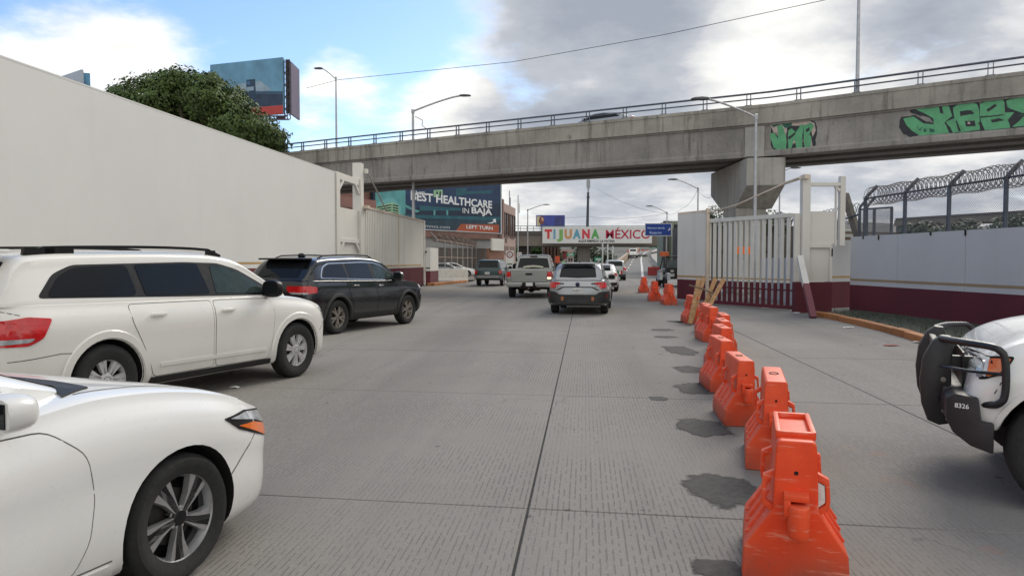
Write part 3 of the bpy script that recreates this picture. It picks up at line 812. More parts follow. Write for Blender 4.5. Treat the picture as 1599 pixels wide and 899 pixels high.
# stepped-back wall between frame and right wall
wb_ = thing('low_wall', 'narrow white return wall set back between the right gate frame and long wall', 'wall')
pA, pB = dep(1298, 407, 25.0), dep(1330, 407, 25.6)
mb = MB(); slabwall(mb, pA, pB, 0, 2.35, .25); mb.build('wall_face', WALLR, wb_)
mb = MB(); slabwall(mb, pA + Vector((0, -.004, 0)), pB + Vector((0, -.004, 0)), .02, .92, .2); mb.build('wine_band', WINE2, wb_)
mb = MB(); slabwall(mb, pA + Vector((0, -.004, 0)), pB + Vector((0, -.004, 0)), 1.05, 1.12, .2); mb.build('gold_stripe', GOLD, wb_)

# right gate frame
fr = frame_thing('white steel gateway with open top and wine red foot on the right')
Y0 = 23.3
def fx(px): return dep(px, 407, Y0).x
def zat(py, Y=Y0): return dep(800, py, Y).z
def rp(mb, x0, x1, y0, y1, d=.2, o=0, m=0):
    a, b = fx(x0), fx(x1); z0, z1 = zat(y1), zat(y0); mb.box(((a + b) / 2, Y0 + o, (z0 + z1) / 2), (b - a, d, z1 - z0), m=m)
mb = MB(); rp(mb, 1250, 1262, 273, 439, .26); mb.build('tall_post', CREAMR, fr, bevel=.012)
mb = MB(); rp(mb, 1310, 1318, 275, 384, .2, .05); mb.build('tall_post', CREAMR, fr, bevel=.012)
mb = MB(); rp(mb, 1262.2, 1310, 285, 291, .14); mb.build('header', CREAMR, fr, bevel=.01)
mb = MB(); rp(mb, 1303, 1305.5, 293, 384, .08, .02); mb.bar((fx(1302), Y0, zat(291)), (fx(1310), Y0, zat(298)), .08, .08); mb.build('inner_upright', CREAMR, fr)
mb = MB(); rp(mb, 1262.2, 1302.5, 330, 381, .06, .02); mb.build('panel', CREAMR, fr)
mb = MB(); rp(mb, 1256, 1297, 381.2, 387, .14); mb.build('cross_beam', CREAMR, fr, bevel=.01)
mb = MB(); rp(mb, 1262.2, 1294, 387, 439, .06, .03); mb.build('panel', CREAMR, fr)
mb = MB(); rp(mb, 1257, 1262, 387.2, 393, .1); mb.build('corner_brace', CREAMR, fr)
mb = MB(); rp(mb, 1294.2, 1298, 387, 439, .14, .0); mb.build('side_jamb', CREAMR, fr)
mb = MB(); rp(mb, 1296.5, 1298.2, 388, 400, .02, -.09); mb.build('hinge', TRIM, fr)
mb = MB(); rp(mb, 1240, 1262, 440.2, 489, .28); rp(mb, 1262.1, 1299, 440.2, 488, .16, .02); mb.build('wine_foot', WINE2, fr, bevel=.008)
mb = MB(); rp(mb, 1240, 1249.5, 333, 440, .10, .05); mb.build('gate_stop_post', CREAMR, fr, bevel=.008)
mb = MB(); mb.box((fx(1253), Y0 - .2, zat(277)), (.14, .16, .14)); mb.build('tie_lug', RUSTW, fr, bevel=.01)
mb = MB(); a = dep(1249, 402, 23.0); b = gnd(1270, 497)
mid = a + (b - a) * .48
mb.bar(a, mid, .17, .17, 0); mb.bar(mid, (b.x, b.y, 0), .17, .17, 1); o = mb.build('diagonal_brace', [CREAMR, wallpaint('faded_wine_paint', (.16, .05, .06), .15, .3)]); tag(o, 'slanting square brace, white above and wine red below, propping the right gate frame', 'brace')
mb = MB(); pts = [dep(1250, 278, 23.2), dep(1226, 286, 24), dep(1150, 320, 26), dep(1101, 334, 27.9)]; mb.tube(pts[1:], .028, 8); mb.tube(pts[:2], .05, 8); tag(mb.build('gate_tie_rod', RUSTW), 'long pale tie rod running down from the right gate post to the gate corner', 'tie rod')
# right sliding gate: picket leaf and solid end leaf
rg = thing('picket_gate', 'white picket steel gate with wine red lower half on the right', 'gate')
ga, gb = Vector((7.37, 27.9, 0)), Vector((9.18, 24.2, 0))
gd = (gb - ga).normalized(); gl = (gb - ga).length; grz = math.atan2(gd.y, gd.x)
rg.location = ga; rg.rotation_euler = (0, 0, grz)
mb = MB(); wz = .085
for z0, z1, m in ((.16, .90, 1), (.90, .985, 0), (.985, 1.035, 2), (1.035, 3.06, 0)): mb.box((0, 0, (z0 + z1) / 2), (wz * 1.25, .07, z1 - z0), m=m)
pk = mb.mesh('picket', [CREAMR, WINE2, GOLD])
npk = 15
for i in range(npk):
    o = link('picket', pk, rg); o.location = (.16 + (gl - .3) * i / (npk - 1), 0, 0)
mb = MB(); mb.box((gl / 2, 0, 3.13), (gl, .13, .14)); mb.build('top_rail', CREAMR, rg, bevel=.01)
mb = MB(); mb.box((gl / 2, 0, .10), (gl, .13, .12)); mb.build('bottom_rail', WINE2, rg, bevel=.01)
mb = MB(); mb.box((gl / 2, .05, .66), (gl, .03, .05)); mb.build('mid_rail', WINE2, rg)
eg = thing('solid_gate_leaf', 'solid white sheet gate leaf turned edge on beside the pickets, wine red foot', 'gate')
ea, eb = Vector((6.62, 29.5, 0)), Vector((7.33, 27.75, 0))
for nm, z0, z1, mt, o_ in (('wine_foot', .12, .90, WINE2, 0), ('sheet', .902, 3.45, CREAMR, 0), ('gold_stripe', 1.0, 1.06, GOLD, .012)):
    mb = MB(); dd = (eb - ea).normalized(); nn = Vector((dd.y, -dd.x, 0)) * -1
    slabwall(mb, ea - Vector((0, 1, 0)) * o_ - Vector((1, 0, 0)) * o_, eb - Vector((0, 1, 0)) * o_ - Vector((1, 0, 0)) * o_, z0, z1, .07)
    mb.build(nm, mt, eg)
mb = MB(); slabwall(mb, ea, eb, 3.452, 3.55, .1); mb.build('top_rail', RUSTW, eg)
mb = MB(); mb.box((eb.x + .02, eb.y - .02, 1.8), (.12, .12, 3.6 - .0)); mb.build('edge_post', RUSTW, eg, bevel=.01)
mb = MB(); mb.lathe([(.001, -.05), (.07, -.05), (.07, .05), (.001, .05)], 12, axis='X', c=(7.0, 28.5, .07)); mb.build('roller', TRIM, eg)

# kerbs and verge on the right
KERB = wallpaint('orange_kerb_paint', (.38, .15, .045), .25, .75)
kr = thing('kerb', None, None); kr['kind'] = 'structure'
kp = [gnd(*q) for q in ((1262, 493), (1290, 497), (1330, 506), (1375, 517), (1410, 527), (1450, 540))]
kp += [Vector((8.55, 11.5, 0)), Vector((9.0, 8, 0)), Vector((9.3, 3, 0))]
dense = [kp[0]]
for a, b in zip(kp, kp[1:]):
    k = max(1, round((b - a).length / .95)); dense += [a + (b - a) * (i / k) for i in range(1, k + 1)]
for a, b in zip(dense, dense[1:]):
    d = (b - a); n = Vector((-d.y, d.x, 0)).normalized() 
    if n.x < 0: n = -n
    g = d.normalized() * .006; z = .15 + random.uniform(-.008, .008)
    P = [a + g, b - g, b - g + n * .22, a + g + n * .22]; mb = MB()
    mb.add([(p.x, p.y, zz) for zz in (-.02, z) for p in P], [(4, 5, 6, 7), (0, 1, 5, 4), (1, 2, 6, 5), (2, 3, 7, 6), (3, 0, 4, 7)]); mb.build('kerb_stone', KERB, kr, bevel=.025)
mb = MB(); k = len(dense); inn = [p + Vector((.24, .06, 0)) for p in dense]
out = [Vector((max(RW(p.y).x - .02, p.x + .3), p.y + .3, 0)) for p in inn]
mb.add([(p.x, p.y, .10) for p in inn] + [(p.x, p.y, .16) for p in out], [(i, i + 1, k + i + 1, k + i) for i in range(k - 1)]); tag(mb.build('verge', simple('verge_soil', (.045, .05, .03), .95, 0, .4, 6, bump=.02)), kind='structure')
gr = MB()
for i in range(1100):
    a = random.randrange(k - 1); t = random.random(); s_ = random.random() ** .8
    p = inn[a].lerp(inn[a + 1], t).lerp(out[a].lerp(out[a + 1], t), s_); h = random.uniform(.05, .18); q = random.uniform(0, 6.28); l = random.uniform(-.06, .06)
    gr.add([(p.x - .012 * math.cos(q), p.y - .012 * math.sin(q), .09), (p.x + .012 * math.cos(q), p.y + .012 * math.sin(q), .09), (p.x + l, p.y + random.uniform(-.06, .06), .1 + h)], [(0, 1, 2)])
tag(gr.build('grass', simple('dry_grass', (.045, .05, .025), .9, 0, .5, 3)), kind='stuff')
# orange kerb on the left past the gate
kl = thing('kerb', None, None); kl['kind'] = 'structure'
for i in range(8):
    a = Vector((LW(47.9 + i * .9, .65).x + i * .13, 47.9 + i * .9, 0)); b = Vector((LW(48.77 + i * .9, .65).x + (i + 1) * .13, 48.77 + i * .9, 0)); mb = MB()
    slabwall(mb, a, b, -.02, .18, .5); mb.build('kerb_stone', KERB, kl, bevel=.03)
mb = MB(); mb.add([(LW(47.9, .2).x, 47.9, .15), (LW(55, .2).x + 1.0, 55.2, .15), (-3.0, 58, .12), (-3.2, 75, .1), (-14, 75, .1), (-9, 47.9, .15)], [(0, 1, 2, 3, 4, 5)]); tag(mb.build('pavement', simple('brown_pavement', (.14, .115, .10), .95, 0, .3, 1.5)), kind='structure')

# ------------------------------------------------------------------ overpass
GIRD = concrete('girder_concrete', (.245, .228, .205), 1.0, .40)
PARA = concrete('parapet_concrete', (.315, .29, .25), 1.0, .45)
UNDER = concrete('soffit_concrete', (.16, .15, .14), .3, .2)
CAPM = concrete('pier_concrete', (.33, .315, .285), .7, .3)
RAILM = simple('blue_grey_rail', (.10, .11, .14), .5, .3, .25, 6)
op = thing('overpass', 'long concrete overpass crossing the road on the skew with green graffiti and steel railing', 'bridge')
A_, B_, C_ = Vector((-15.1, 50.5, 0)), Vector((12.2, 35.0, 0)), Vector((20.1, 28.97, 0))
PL = [A_ + (A_ - B_).normalized() * 60, A_, B_, C_, C_ + (C_ - B_).normalized() * 14]
T_ = 9.03
def offl(o):
    out = []
    for i, p in enumerate(PL):
        ns = []
        for j in (i - 1, i):
            if 0 <= j < len(PL) - 1:
                d = (PL[j + 1] - PL[j]).normalized(); ns.append(Vector((-d.y, d.x, 0)))
        n = sum(ns, Vector()).normalized(); n /= n.dot(ns[0]); out.append(p + n * o)
    return out
def sweep(sec, mat, name, m=0):
    """closed section of (offset, z) swept along the bridge line"""
    mb = MB(); k = len(sec); lines = [offl(o) for o, z in sec]; n = len(PL)
    vs = [(lines[j][i].x, lines[j][i].y, sec[j][1]) for i in range(n) for j in range(k)]
    fs = [(i * k + j, i * k + (j + 1) % k, (i + 1) * k + (j + 1) % k, (i + 1) * k + j) for i in range(n - 1) for j in range(k)]
    fs += [tuple(range(k))[::-1], tuple((n - 1) * k + j for j in range(k))]
    mb.add(vs, fs); return mb.build(name, mat, op, fix=True)
sweep([(0, 8.13), (0, 8.86), (-.03, 8.88), (-.03, 9.03), (.28, 9.03), (.28, 8.3), (.34, 8.13)], PARA, 'parapet')
sweep([(5.15, 8.13), (5.49, 8.13), (5.49, 9.03), (5.21, 9.03), (5.21, 8.3)], PARA, 'parapet')
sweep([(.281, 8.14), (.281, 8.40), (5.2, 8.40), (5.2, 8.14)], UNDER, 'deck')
sweep([(.10, 8.04), (.10, 8.128), (5.4, 8.128), (5.4, 8.04)], GIRD, 'deck_slab')
WO = .16
for o in (0, 2.0, 4.05):
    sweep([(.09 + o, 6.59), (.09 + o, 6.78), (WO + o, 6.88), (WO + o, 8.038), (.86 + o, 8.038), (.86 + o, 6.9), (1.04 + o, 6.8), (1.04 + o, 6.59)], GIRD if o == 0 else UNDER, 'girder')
# railing
rl = offl(.10)
def along(i0, i1, t): return rl[i0].lerp(rl[i1], t)
for z, r_ in ((9.60, .05), (9.34, .035)):
    mb = MB(); mb.tube([(p.x, p.y, z) for p in rl], r_, 6); mb.build('rail', RAILM, op, 50)
mb = MB()
for dx in (-.09, .09):
    mb.prism([(-.05, 0), (.05, 0), (.035, .56), (-.035, .56)], lambda a, b, t, dx=dx: (dx + (t - .5) * .03, a, b), 1)
mb.box((0, 0, .015), (.34, .2, .03)); ps = mb.mesh('rail_post', RAILM)
for i in range(4):
    a, b = rl[i], rl[i + 1]; L = (b - a).length; n = int(L / 2.05); d = (b - a).normalized()
    for k_ in range(n):
        p = a.lerp(b, (k_ + .5) / n)
        if p.x < -32: continue
        o = link('rail_post', ps, op); o.location = (p.x, p.y, 9.03); o.rotation_euler = (0, 0, math.atan2(d.y, d.x))
# pier: skewed hammerhead
pc = Vector((12.0, 34.98, 0)); hw = .86
capsec = [(0, 5.20), (0, 6.5), (6.3, 6.5), (6.3, 5.25), (4.1, 4.25), (1.75, 4.2)]
mb = MB(); mb.prism(capsec, lambda a, b, t: (pc.x + (t - .5) * 2 * hw, pc.y + a + (t - .5) * -.35, b), 1); cp = mb.build('pier_cap', CAPM, op, bevel=.03)
mb = MB(); mb.box((pc.x - .1, pc.y + 2.9, 2.12), (1.5, 2.3, 4.24)); mb.build('pier_column', CAPM, op, bevel=.06)
mb = MB(); q = offl(.16)[2]; q = q + (A_ - B_).normalized() * .75; mb.box((q.x, q.y, 7.30), (.9, .24, 1.44), rz=math.radians(-29.6)); mb.build('girder_diaphragm', CAPM, op, bevel=.02)
mb = MB()
for dx, hx in ((-.55, .0), (.45, .0)): mb.box((pc.x + dx, pc.y + .6, 6.545), (.5, .5, .09))
mb.build('bearing_pad', TRIM, op)
# graffiti laid on the web
PAINTG = simple('graffiti_green', (.095, .33, .155), .6, 0, .18, 3); PAINTK = simple('graffiti_black', (.016, .018, .022), .6, 0, .3, 4); PAINTW = simple('graffiti_grey', (.45, .36, .31), .7, 0, .2, 5); PAINTD = simple('graffiti_dark_green', (.012, .09, .055), .6, 0, .3, 4)
w0, w1 = offl(WO)[2], offl(WO)[3]; wd = (w1 - w0).normalized(); wnm = Vector((wd.y, -wd.x, 0))
def on_web(px, py, lift):
    d = ray(px, py); o = Vector((0, 0, CAM_H)); q = w0 + wnm * lift; t = (q - o).dot(wnm) / d.dot(wnm); return o + d * t
GRB = (Vector((1190, 130)), 3.91)
GR_PARTS = []
def graf(pts, lift, mat, par, nm='paint_layer', origin=(1190, 130), sc_=3.91):
    mb = MB(); mb.add([on_web(origin[0] + x / sc_, origin[1] + y / sc_, lift) for x, y in pts], [tuple(range(len(pts)))])
    o = mb.build(nm, mat, par, fix=True); return o
def jag(pts, amp=4, step=16):
    out = []
    for a, b in zip(pts, pts[1:] + pts[:1]):
        a, b = Vector(a), Vector(b); n = max(1, int((b - a).length / step))
        for i in range(n): out.append(tuple(a.lerp(b, i / n) + Vector((random.uniform(-amp, amp), random.uniform(-amp, amp)))))
    return out
g1 = thing('graffiti', 'big green block letter graffiti with black edges at the right end of the overpass', 'graffiti')
K = [(840, 225), (850, 207), (935, 196), (1000, 232), (1046, 244), (1030, 215), (905, 180), (892, 146), (1000, 130), (1080, 122), (1145, 119), (1172, 130), (1235, 104), (1310, 110), (1330, 125), (1400, 82), (1470, 78), (1490, 92), (1560, 75), (1680, 60), (1680, 262), (1500, 282), (1360, 292), (1250, 299), (1160, 304), (1090, 309), (960, 320), (905, 328), (860, 310), (838, 270)]
graf(jag(K, 3), .004, PAINTK, g1)
GRN = [[(862, 216), (925, 204), (985, 246), (1048, 252), (1046, 216), (1000, 188), (935, 160), (1005, 140), (1078, 130), (1086, 182), (1108, 188), (1096, 130), (1136, 128), (1160, 200), (1118, 236), (1128, 270), (1142, 304), (962, 320), (915, 290), (880, 255)],
 [(1172, 205), (1166, 150), (1210, 122), (1260, 113), (1312, 128), (1326, 170), (1330, 285), (1240, 296), (1190, 240)],
 [(1330, 130), (1390, 96), (1460, 88), (1480, 118), (1482, 180), (1540, 178), (1500, 225), (1520, 272), (1360, 288), (1340, 240), (1330, 210)],
 [(1490, 108), (1560, 86), (1680, 72), (1680, 255), (1530, 268), (1520, 225), (1590, 190), (1560, 172), (1500, 150)], [(1118, 238), (1180, 212), (1196, 250), (1240, 298), (1165, 302), (1150, 270)]]
for gp in GRN: graf(gp, .008, PAINTG, g1)
for gp in ([(1205, 172), (1280, 165), (1298, 188), (1212, 200)], [(1240, 232), (1300, 228), (1304, 262), (1245, 266)], [(1370, 160), (1420, 128), (1436, 140), (1380, 175)], [(1395, 222), (1450, 212), (1480, 228), (1400, 240)], [(1180, 230), (1190, 230), (1215, 290), (1200, 296)], [(1318, 240), (1328, 238), (1356, 284), (1342, 286)], [(1112, 240), (1122, 238), (1165, 305), (1150, 306)], [(1330, 204), (1480, 190), (1480, 196), (1332, 214)], [(1500, 150), (1600, 186), (1600, 193), (1502, 160)], [(1508, 228), (1600, 186), (1606, 196), (1520, 272), (1514, 270)]): graf(jag(gp, 2), .012, PAINTK, g1)
graf([(1254, 236), (1270, 238), (1272, 250), (1256, 250)], .016, PAINTW, g1)
for gp in ([(945, 262), (950, 262), (962, 285), (975, 266), (980, 268), (964, 294)], [(985, 280), (1000, 276), (1004, 296), (988, 300)], [(1020, 275), (1050, 282), (1056, 298), (1026, 300)]): graf(gp, .012, PAINTD, g1)
g2 = thing('graffiti', 'smaller green and black graffiti tag beside the pier cap on the overpass', 'graffiti')
graf(jag([(38, 236), (70, 226), (140, 222), (210, 225), (285, 220), (325, 238), (338, 290), (330, 350), (318, 412), (240, 430), (150, 434), (70, 408), (30, 350), (28, 300)], 4), .004, PAINTK, g2)
graf([(48, 250), (140, 228), (285, 228), (320, 245), (328, 290), (308, 330), (296, 260), (150, 260), (160, 380), (300, 330), (310, 400), (70, 300)], .006, PAINTW, g2)
graf([(48, 246), (130, 232), (185, 232), (180, 262), (140, 275), (120, 250), (70, 270)], .008, PAINTD, g2)
for gp in ([(44, 312), (72, 300), (98, 340), (92, 262), (124, 255), (148, 330), (148, 412), (110, 416), (70, 392)], [(160, 290), (180, 276), (206, 300), (240, 250), (256, 255), (244, 330), (250, 395), (212, 402), (196, 340), (178, 402), (158, 396)], [(256, 258), (300, 240), (318, 262), (300, 290), (288, 312), (302, 330), (296, 395), (262, 400), (252, 320)]): graf(gp, .010, PAINTG, g2)
for gp in ([(158, 330), (200, 300), (204, 310), (164, 345)], [(268, 282), (290, 268), (290, 290), (270, 300)], [(148, 420), (150, 300), (158, 300), (158, 425)], [(246, 300), (254, 300), (256, 404), (246, 404)]): graf(jag(gp, 2), .014, PAINTK, g2)
# ------------------------------------------------------------------ vehicles
WHITE = paint('white_paint', (.78, .78, .76), 0, .28, .22)
PEARL = paint('warm_white_paint', (.75, .735, .69), 0, .3, .4)
BLACK = paint('black_paint', (.006, .007, .009), 0, .18, .25)
SILVER = paint('silver_paint', (.33, .345, .355), .55, .32, .25)
GREYP = paint('grey_paint', (.27, .275, .26), .5, .36, .35)
GREEN = paint('dark_green_paint', (.006, .04, .042), .2, .3, .3)
MAROON = paint('maroon_paint', (.16, .012, .016), .2, .3, .3)
CLAD = simple('grey_cladding', (.035, .035, .035), .7, 0, .2, 10)
CLADB = simple('black_cladding', (.016, .016, .017), .55, 0, .25, 10)
def door(c, poly, hx, hz, hmat, kind='door', sides=(-1, 1), hl=.2):
    pl = rounded(poly, .05, 3)
    c.seam(pl + [pl[0]], w=.013, off=.0012, sides=sides)
    for s in sides:
        d = c.shell('door', pl, c.fside(s), c.mat, off=.0035, skirt=.006)
        y = c.side(hx, hz); mb = MB()
        mb.box((hx, s * (y + .024), hz), (hl, .028, .034)); mb.build('door_handle', hmat, d, 40, .01)
        mb = MB(); mb.lathe([(.001, .0), (.045, .0), (.05, -.006)], 14, axis='Y', c=(0, 0, 0)); 
SW5 = dict(n=5, rim=.232, hubm=1, hub=.045, sp=[(-.07, -.30, .012, .034, 0), (.10, .10, .010, .014, 0), (-.02, -.12, .012, .03, 1)], mats=[ALLOY, TRIM, CHROME])
COVER = dict(n=7, rim=.225, hub=.08, sp=[(-.05, -.12, .02, .024, 0), (.1, .16, .014, .02, 0)], mats=[simple('wheel_cover', (.5, .5, .5), .4, .25, .15, 20), TRIM, TRIM])
JW = dict(n=5, rim=.252, hub=.065, sp=[(-.12, -.22, .014, .02, 0), (.12, .22, .014, .02, 0)], mats=[DUSTYALLOY, TRIM, TRIM])
PLAIN = dict(n=6, rim=.22, hub=.07, sp=[(0, 0, .03, .045, 0)], seg=24)
TRUCKW = dict(n=6, rim=.25, hub=.08, sp=[(0, 0, .03, .05, 0)], seg=40, mats=[TRIM, TRIM, CHROME])

# --- white saloon, lower left ----------------------------------------------------------
S = dict(w=1.815, xr=-2.32, xf=2.35, wb=2.71, R=.327, tw=.215, arch=.372,
    top=[(-2.32, .80), (-2.28, .96), (-2.1, 1.06), (-1.5, 1.06), (-.6, .99), (.4, 1.01), (.9, 1.05), (1.15, 1.035), (1.5, .98), (1.8, .895), (2.0, .81), (2.16, .75), (2.27, .675), (2.35, .52)],
    bot=[(-2.32, .38), (-2.2, .28), (-1.8, .2), (0, .165), (1.7, .165), (2.15, .165), (2.35, .2)],
    prof=[(0, .90), (.05, .945), (.15, .97), (.32, .985), (.5, .985), (.66, 1.0), (.8, .985), (.93, .93)], edge=.46,
    front=(.82, 2.3, .36), rear=(.5, 2.4, .6),
    cab=dict(w=1.60, belt=[(-2, 1.03), (-1, .985), (.5, .985), (1.25, .985)], roof=[(-1.95, 1.06), (-1.5, 1.22), (-1.0, 1.38), (-.6, 1.44), (-.2, 1.445), (.05, 1.40), (.5, 1.22), (.98, 1.035)],
        tumble=.36, r=.14, front=(1.0, 2.0, .70), rear=(.6, 2.2, .75)))
r0 = thing('white_sedan', 'white saloon car cut off by the lower left corner, alloy front wheel showing', 'car')
c = Car(S).make(r0, WHITE)
door(c, [(-.42, .30), (.72, .27), (.80, .40), (.83, .60), (.78, .80), (.62, .93), (-.40, .93)], -.22, .80, WHITE)
door(c, [(-1.30, .93), (-1.25, .72), (-.93, .45), (-.86, .31), (-.45, .30), (-.43, .93)], -1.1, .82, WHITE)
dlo = rounded([(-1.55, 1.06), (-1.2, 1.27), (-.6, 1.36), (-.05, 1.345), (.37, 1.18), (.70, 1.03), (.2, 1.02), (-.9, 1.0)], .05)
c.both('window_trim', dlo, 'gs', TRIM, off=.002)
c.both('window', rounded([(-.52, 1.02), (-.52, 1.33), (-.08, 1.32), (.3, 1.17), (.54, 1.045)], .04), 'gs', GLASS, off=.006)
c.both('window', rounded([(-1.4, 1.08), (-1.15, 1.25), (-.6, 1.335), (-.6, 1.02)], .04), 'gs', GLASS, off=.006)
c.shell('windscreen', rounded([(.18, -.50), (.18, .50), (.92, .60), (.96, 0), (.92, -.60)], .06), c.fgt(), GLASS, off=.004)
c.shell('rear_window', rounded([(-1.85, -.48), (-1.85, .48), (-1.1, .46), (-1.1, -.46)], .06), c.fgt(), GLASS)
c.shell('cowl', [(1.0, -.66), (1.08, -.3), (1.10, 0), (1.08, .3), (1.0, .66), (.80, .745), (.92, .5), (.96, 0), (.92, -.5), (.80, -.745)], lambda x, y, o: (x, y, max(c.topz(x, y), c.gtop(min(x, c.gf - .005), y)) + o), CLADB, off=.008)
mb = MB(); mb.tube([(1.0, -.5, .985), (.95, -.1, 1.0), (.9, .2, 1.02)], .008); mb.tube([(1.0, .1, .99), (.93, .4, 1.01)], .008); mb.build('wiper', TRIM, r0)
for s in (-1, 1):
    o = c.shell('headlight', rounded([(1.64, .782), (1.86, .788), (2.1, .745), (2.24, .68), (2.25, .59), (2.13, .575), (1.97, .625), (1.76, .70)], .02), c.fside(s), TRIM, off=.004)
    c.shell('lens', rounded([(1.69, .772), (1.88, .775), (2.1, .735), (2.23, .672), (2.235, .62), (1.95, .715)], .02), c.fside(s), CLEAR, o, off=.008)
    c.shell('indicator', rounded([(1.76, .72), (1.93, .706), (2.1, .66), (2.14, .60), (2.10, .587), (1.97, .638)], .02), c.fside(s), AMBER, o, off=.008)
    c.shell('tail_light', rounded([(-2.2, .78), (-1.85, .92), (-1.85, .98), (-2.24, .97)], .03), c.fside(s), RED)
c.seam([(1.94, .64), (1.87, .585), (1.70, .46)], w=.008)
c.seam([(.86, -.735), (1.35, -.72), (1.75, -.66), (2.05, -.5), (2.12, -.3), (2.13, 0), (2.12, .3), (2.05, .5), (1.75, .66), (1.35, .72), (.86, .735)], 'top', w=.010, off=.002)
c.shell('grille', rounded([(-.42, .66), (.42, .66), (.30, .40), (-.30, .40)], .05), c.fend(False), TRIM, off=.004)
c.shell('lower_grille', rounded([(-.6, .31), (.6, .31), (.55, .22), (-.55, .22)], .03), c.fend(False), TRIM, off=.004)
c.seam([(-.9, .285), (.93, .265)], w=.008)
c.both('sill', rounded([(-.92, .27), (.92, .25), (.95, .18), (-.95, .18)], .02), 'side', WHITE, off=.01)
c.both('mirror_sail', rounded([(.28, 1.0), (.40, 1.10), (.66, 1.035), (.62, .995)], .02), 'gs', TRIM, off=.01)
c.mirror(.42, 1.02, WHITE, size=(.17, .20, .13), gap=.04)
c.wheels(SW5)
c.plate(0, .45, .3, rear=False)
place_wheel(r0, S, 20.5, 271, 902, fx=1)

# --- warm white people carrier -----------------------------------------------------------
S = dict(w=1.86, xr=-2.47, xf=2.28, wb=2.89, R=.368, tw=.225, arch=.425,
    top=[(-2.47, 1.0), (-2.43, 1.16), (-2.3, 1.2), (-1.2, 1.185), (0, 1.165), (.9, 1.15), (1.2, 1.13), (1.6, 1.085), (1.9, 1.01), (2.12, .92), (2.23, .83), (2.28, .68)],
    bot=[(-2.47, .42), (-2.3, .34), (-1.8, .26), (0, .24), (1.8, .24), (2.12, .25), (2.28, .32)], edge=.5,
    front=(.6, 2.3, .5), rear=(.42, 2.6, .66),
    prof=[(0, .90), (.05, .945), (.15, .975), (.3, .985), (.5, .992), (.66, 1.0), (.8, .985), (.93, .93)],
    cab=dict(w=1.70, belt=[(-2.4, 1.185), (0, 1.14), (1.4, 1.09)], roof=[(-2.44, 1.19), (-2.36, 1.38), (-2.27, 1.55), (-2.15, 1.64), (-1.6, 1.675), (-.6, 1.69), (.0, 1.68), (.45, 1.625), (.9, 1.42), (1.48, 1.10)],
        tumble=.34, r=.13, front=(1.1, 2.0, .74), rear=(.4, 2.4, .84), rs=.4))
r1 = thing('white_minivan', 'cream white family crossover with black roof rails and tinted windows in the left lane', 'car')
c = Car(S).make(r1, PEARL)
door(c, [(-.02, .34), (.86, .33), (.95, .6), (.98, .9), (.93, 1.09), (-.02, 1.11)], .17, .99, PEARL)
door(c, [(-1.18, 1.12), (-1.15, .93), (-1.02, .68), (-.93, .45), (-.90, .34), (-.06, .34), (-.06, 1.11)], -.84, 1.0, PEARL)
dlo = rounded([(-2.12, 1.225), (-1.92, 1.45), (-1.7, 1.535), (-.3, 1.56), (.2, 1.545), (.5, 1.47), (.9, 1.28), (1.2, 1.13), (-.2, 1.165)], .06)
c.both('window_trim', dlo, 'gs', TRIM, off=.002)
c.both('window', rounded([(.07, 1.19), (.07, 1.525), (.25, 1.515), (.5, 1.435), (.92, 1.215), (1.0, 1.16)], .04), 'gs', simple('green_tinted_glass', (.03, .045, .042), .05, 0, .5, 3, spec=.25), off=.006)
c.both('window', rounded([(-.92, 1.20), (-.98, 1.535), (-.12, 1.54), (-.02, 1.19)], .04), 'gs', GLASS, off=.006)
c.both('window', rounded([(-2.02, 1.235), (-1.86, 1.43), (-1.68, 1.51), (-1.08, 1.53), (-1.03, 1.21)], .06), 'gs', GLASS, off=.006)
c.shell('windscreen', rounded([(.55, -.58), (.55, .58), (1.4, .66), (1.43, 0), (1.4, -.66)], .06), c.fgt(), GLASS)
def grr(x, z, o): return None
c.shell('rear_window', rounded([(-2.425, -.60), (-2.425, .60), (-2.25, .56), (-2.25, -.56)], .01), c.fgt(), GLASS, off=.006, step=.03)
for s in (-1, 1):
    o = c.shell('tail_light', rounded([(-2.46, 1.03), (-2.25, 1.065), (-2.03, 1.04), (-2.13, .86), (-2.25, .80), (-2.46, .80)], .03), c.fside(s), RED, off=.012)
    c.shell('reverse_lens', rounded([(-2.44, .865), (-2.2, .87), (-2.24, .835), (-2.44, .82)], .02), c.fside(s), CLEAR, o, off=.017)
    c.shell('headlight', rounded([(1.95, .93), (2.1, .90), (2.23, .80), (2.23, .70), (2.05, .76)], .03), c.fside(s), CLEAR, off=.008)
    mb = MB(); yr = .60
    pts = [(-2.1 + 2.45 * i / 12, s * (yr + .03 * math.sin(math.pi * i / 12)), c.gtop(max(-2.1, min(.33, -2.1 + 2.45 * i / 12)), yr) + .055 - (.05 if i in (0, 12) else 0)) for i in range(13)]
    for a, b in zip(pts, pts[1:]): mb.bar(a, b, .045, .03)
    for x in (-1.95, -1.75, .2): mb.box((x, s * (yr + .01), c.gtop(x, yr) + .02), (.3 if x < -1 else .12, .05, .07))
    mb.build('roof_rail', TRIM, r1, 40)
c.shell('tail_light', rounded([(-.88, .82), (-.88, 1.02), (-.45, 1.0), (-.5, .84)], .04), c.fend(True), RED, off=.01)
c.shell('tail_light', rounded([(.88, .82), (.88, 1.02), (.45, 1.0), (.5, .84)], .04), c.fend(True), RED, off=.01)
c.seam([(-2.44, .66), (-1.95, .70), (-1.84, .69)], w=.008)
c.seam([(-2.42, 1.12), (-2.3, 1.08)], w=.008)
c.seam([(2.22, .66), (2.05, .70), (1.93, .60)], w=.009)
c.seam([(1.28, 1.115), (1.5, 1.085), (1.9, 1.0), (2.1, .935)], w=.008)
c.both('sill', rounded([(-.94, .33), (.92, .32), (.95, .245), (-.98, .25)], .02), 'side', CLADB, off=.008)
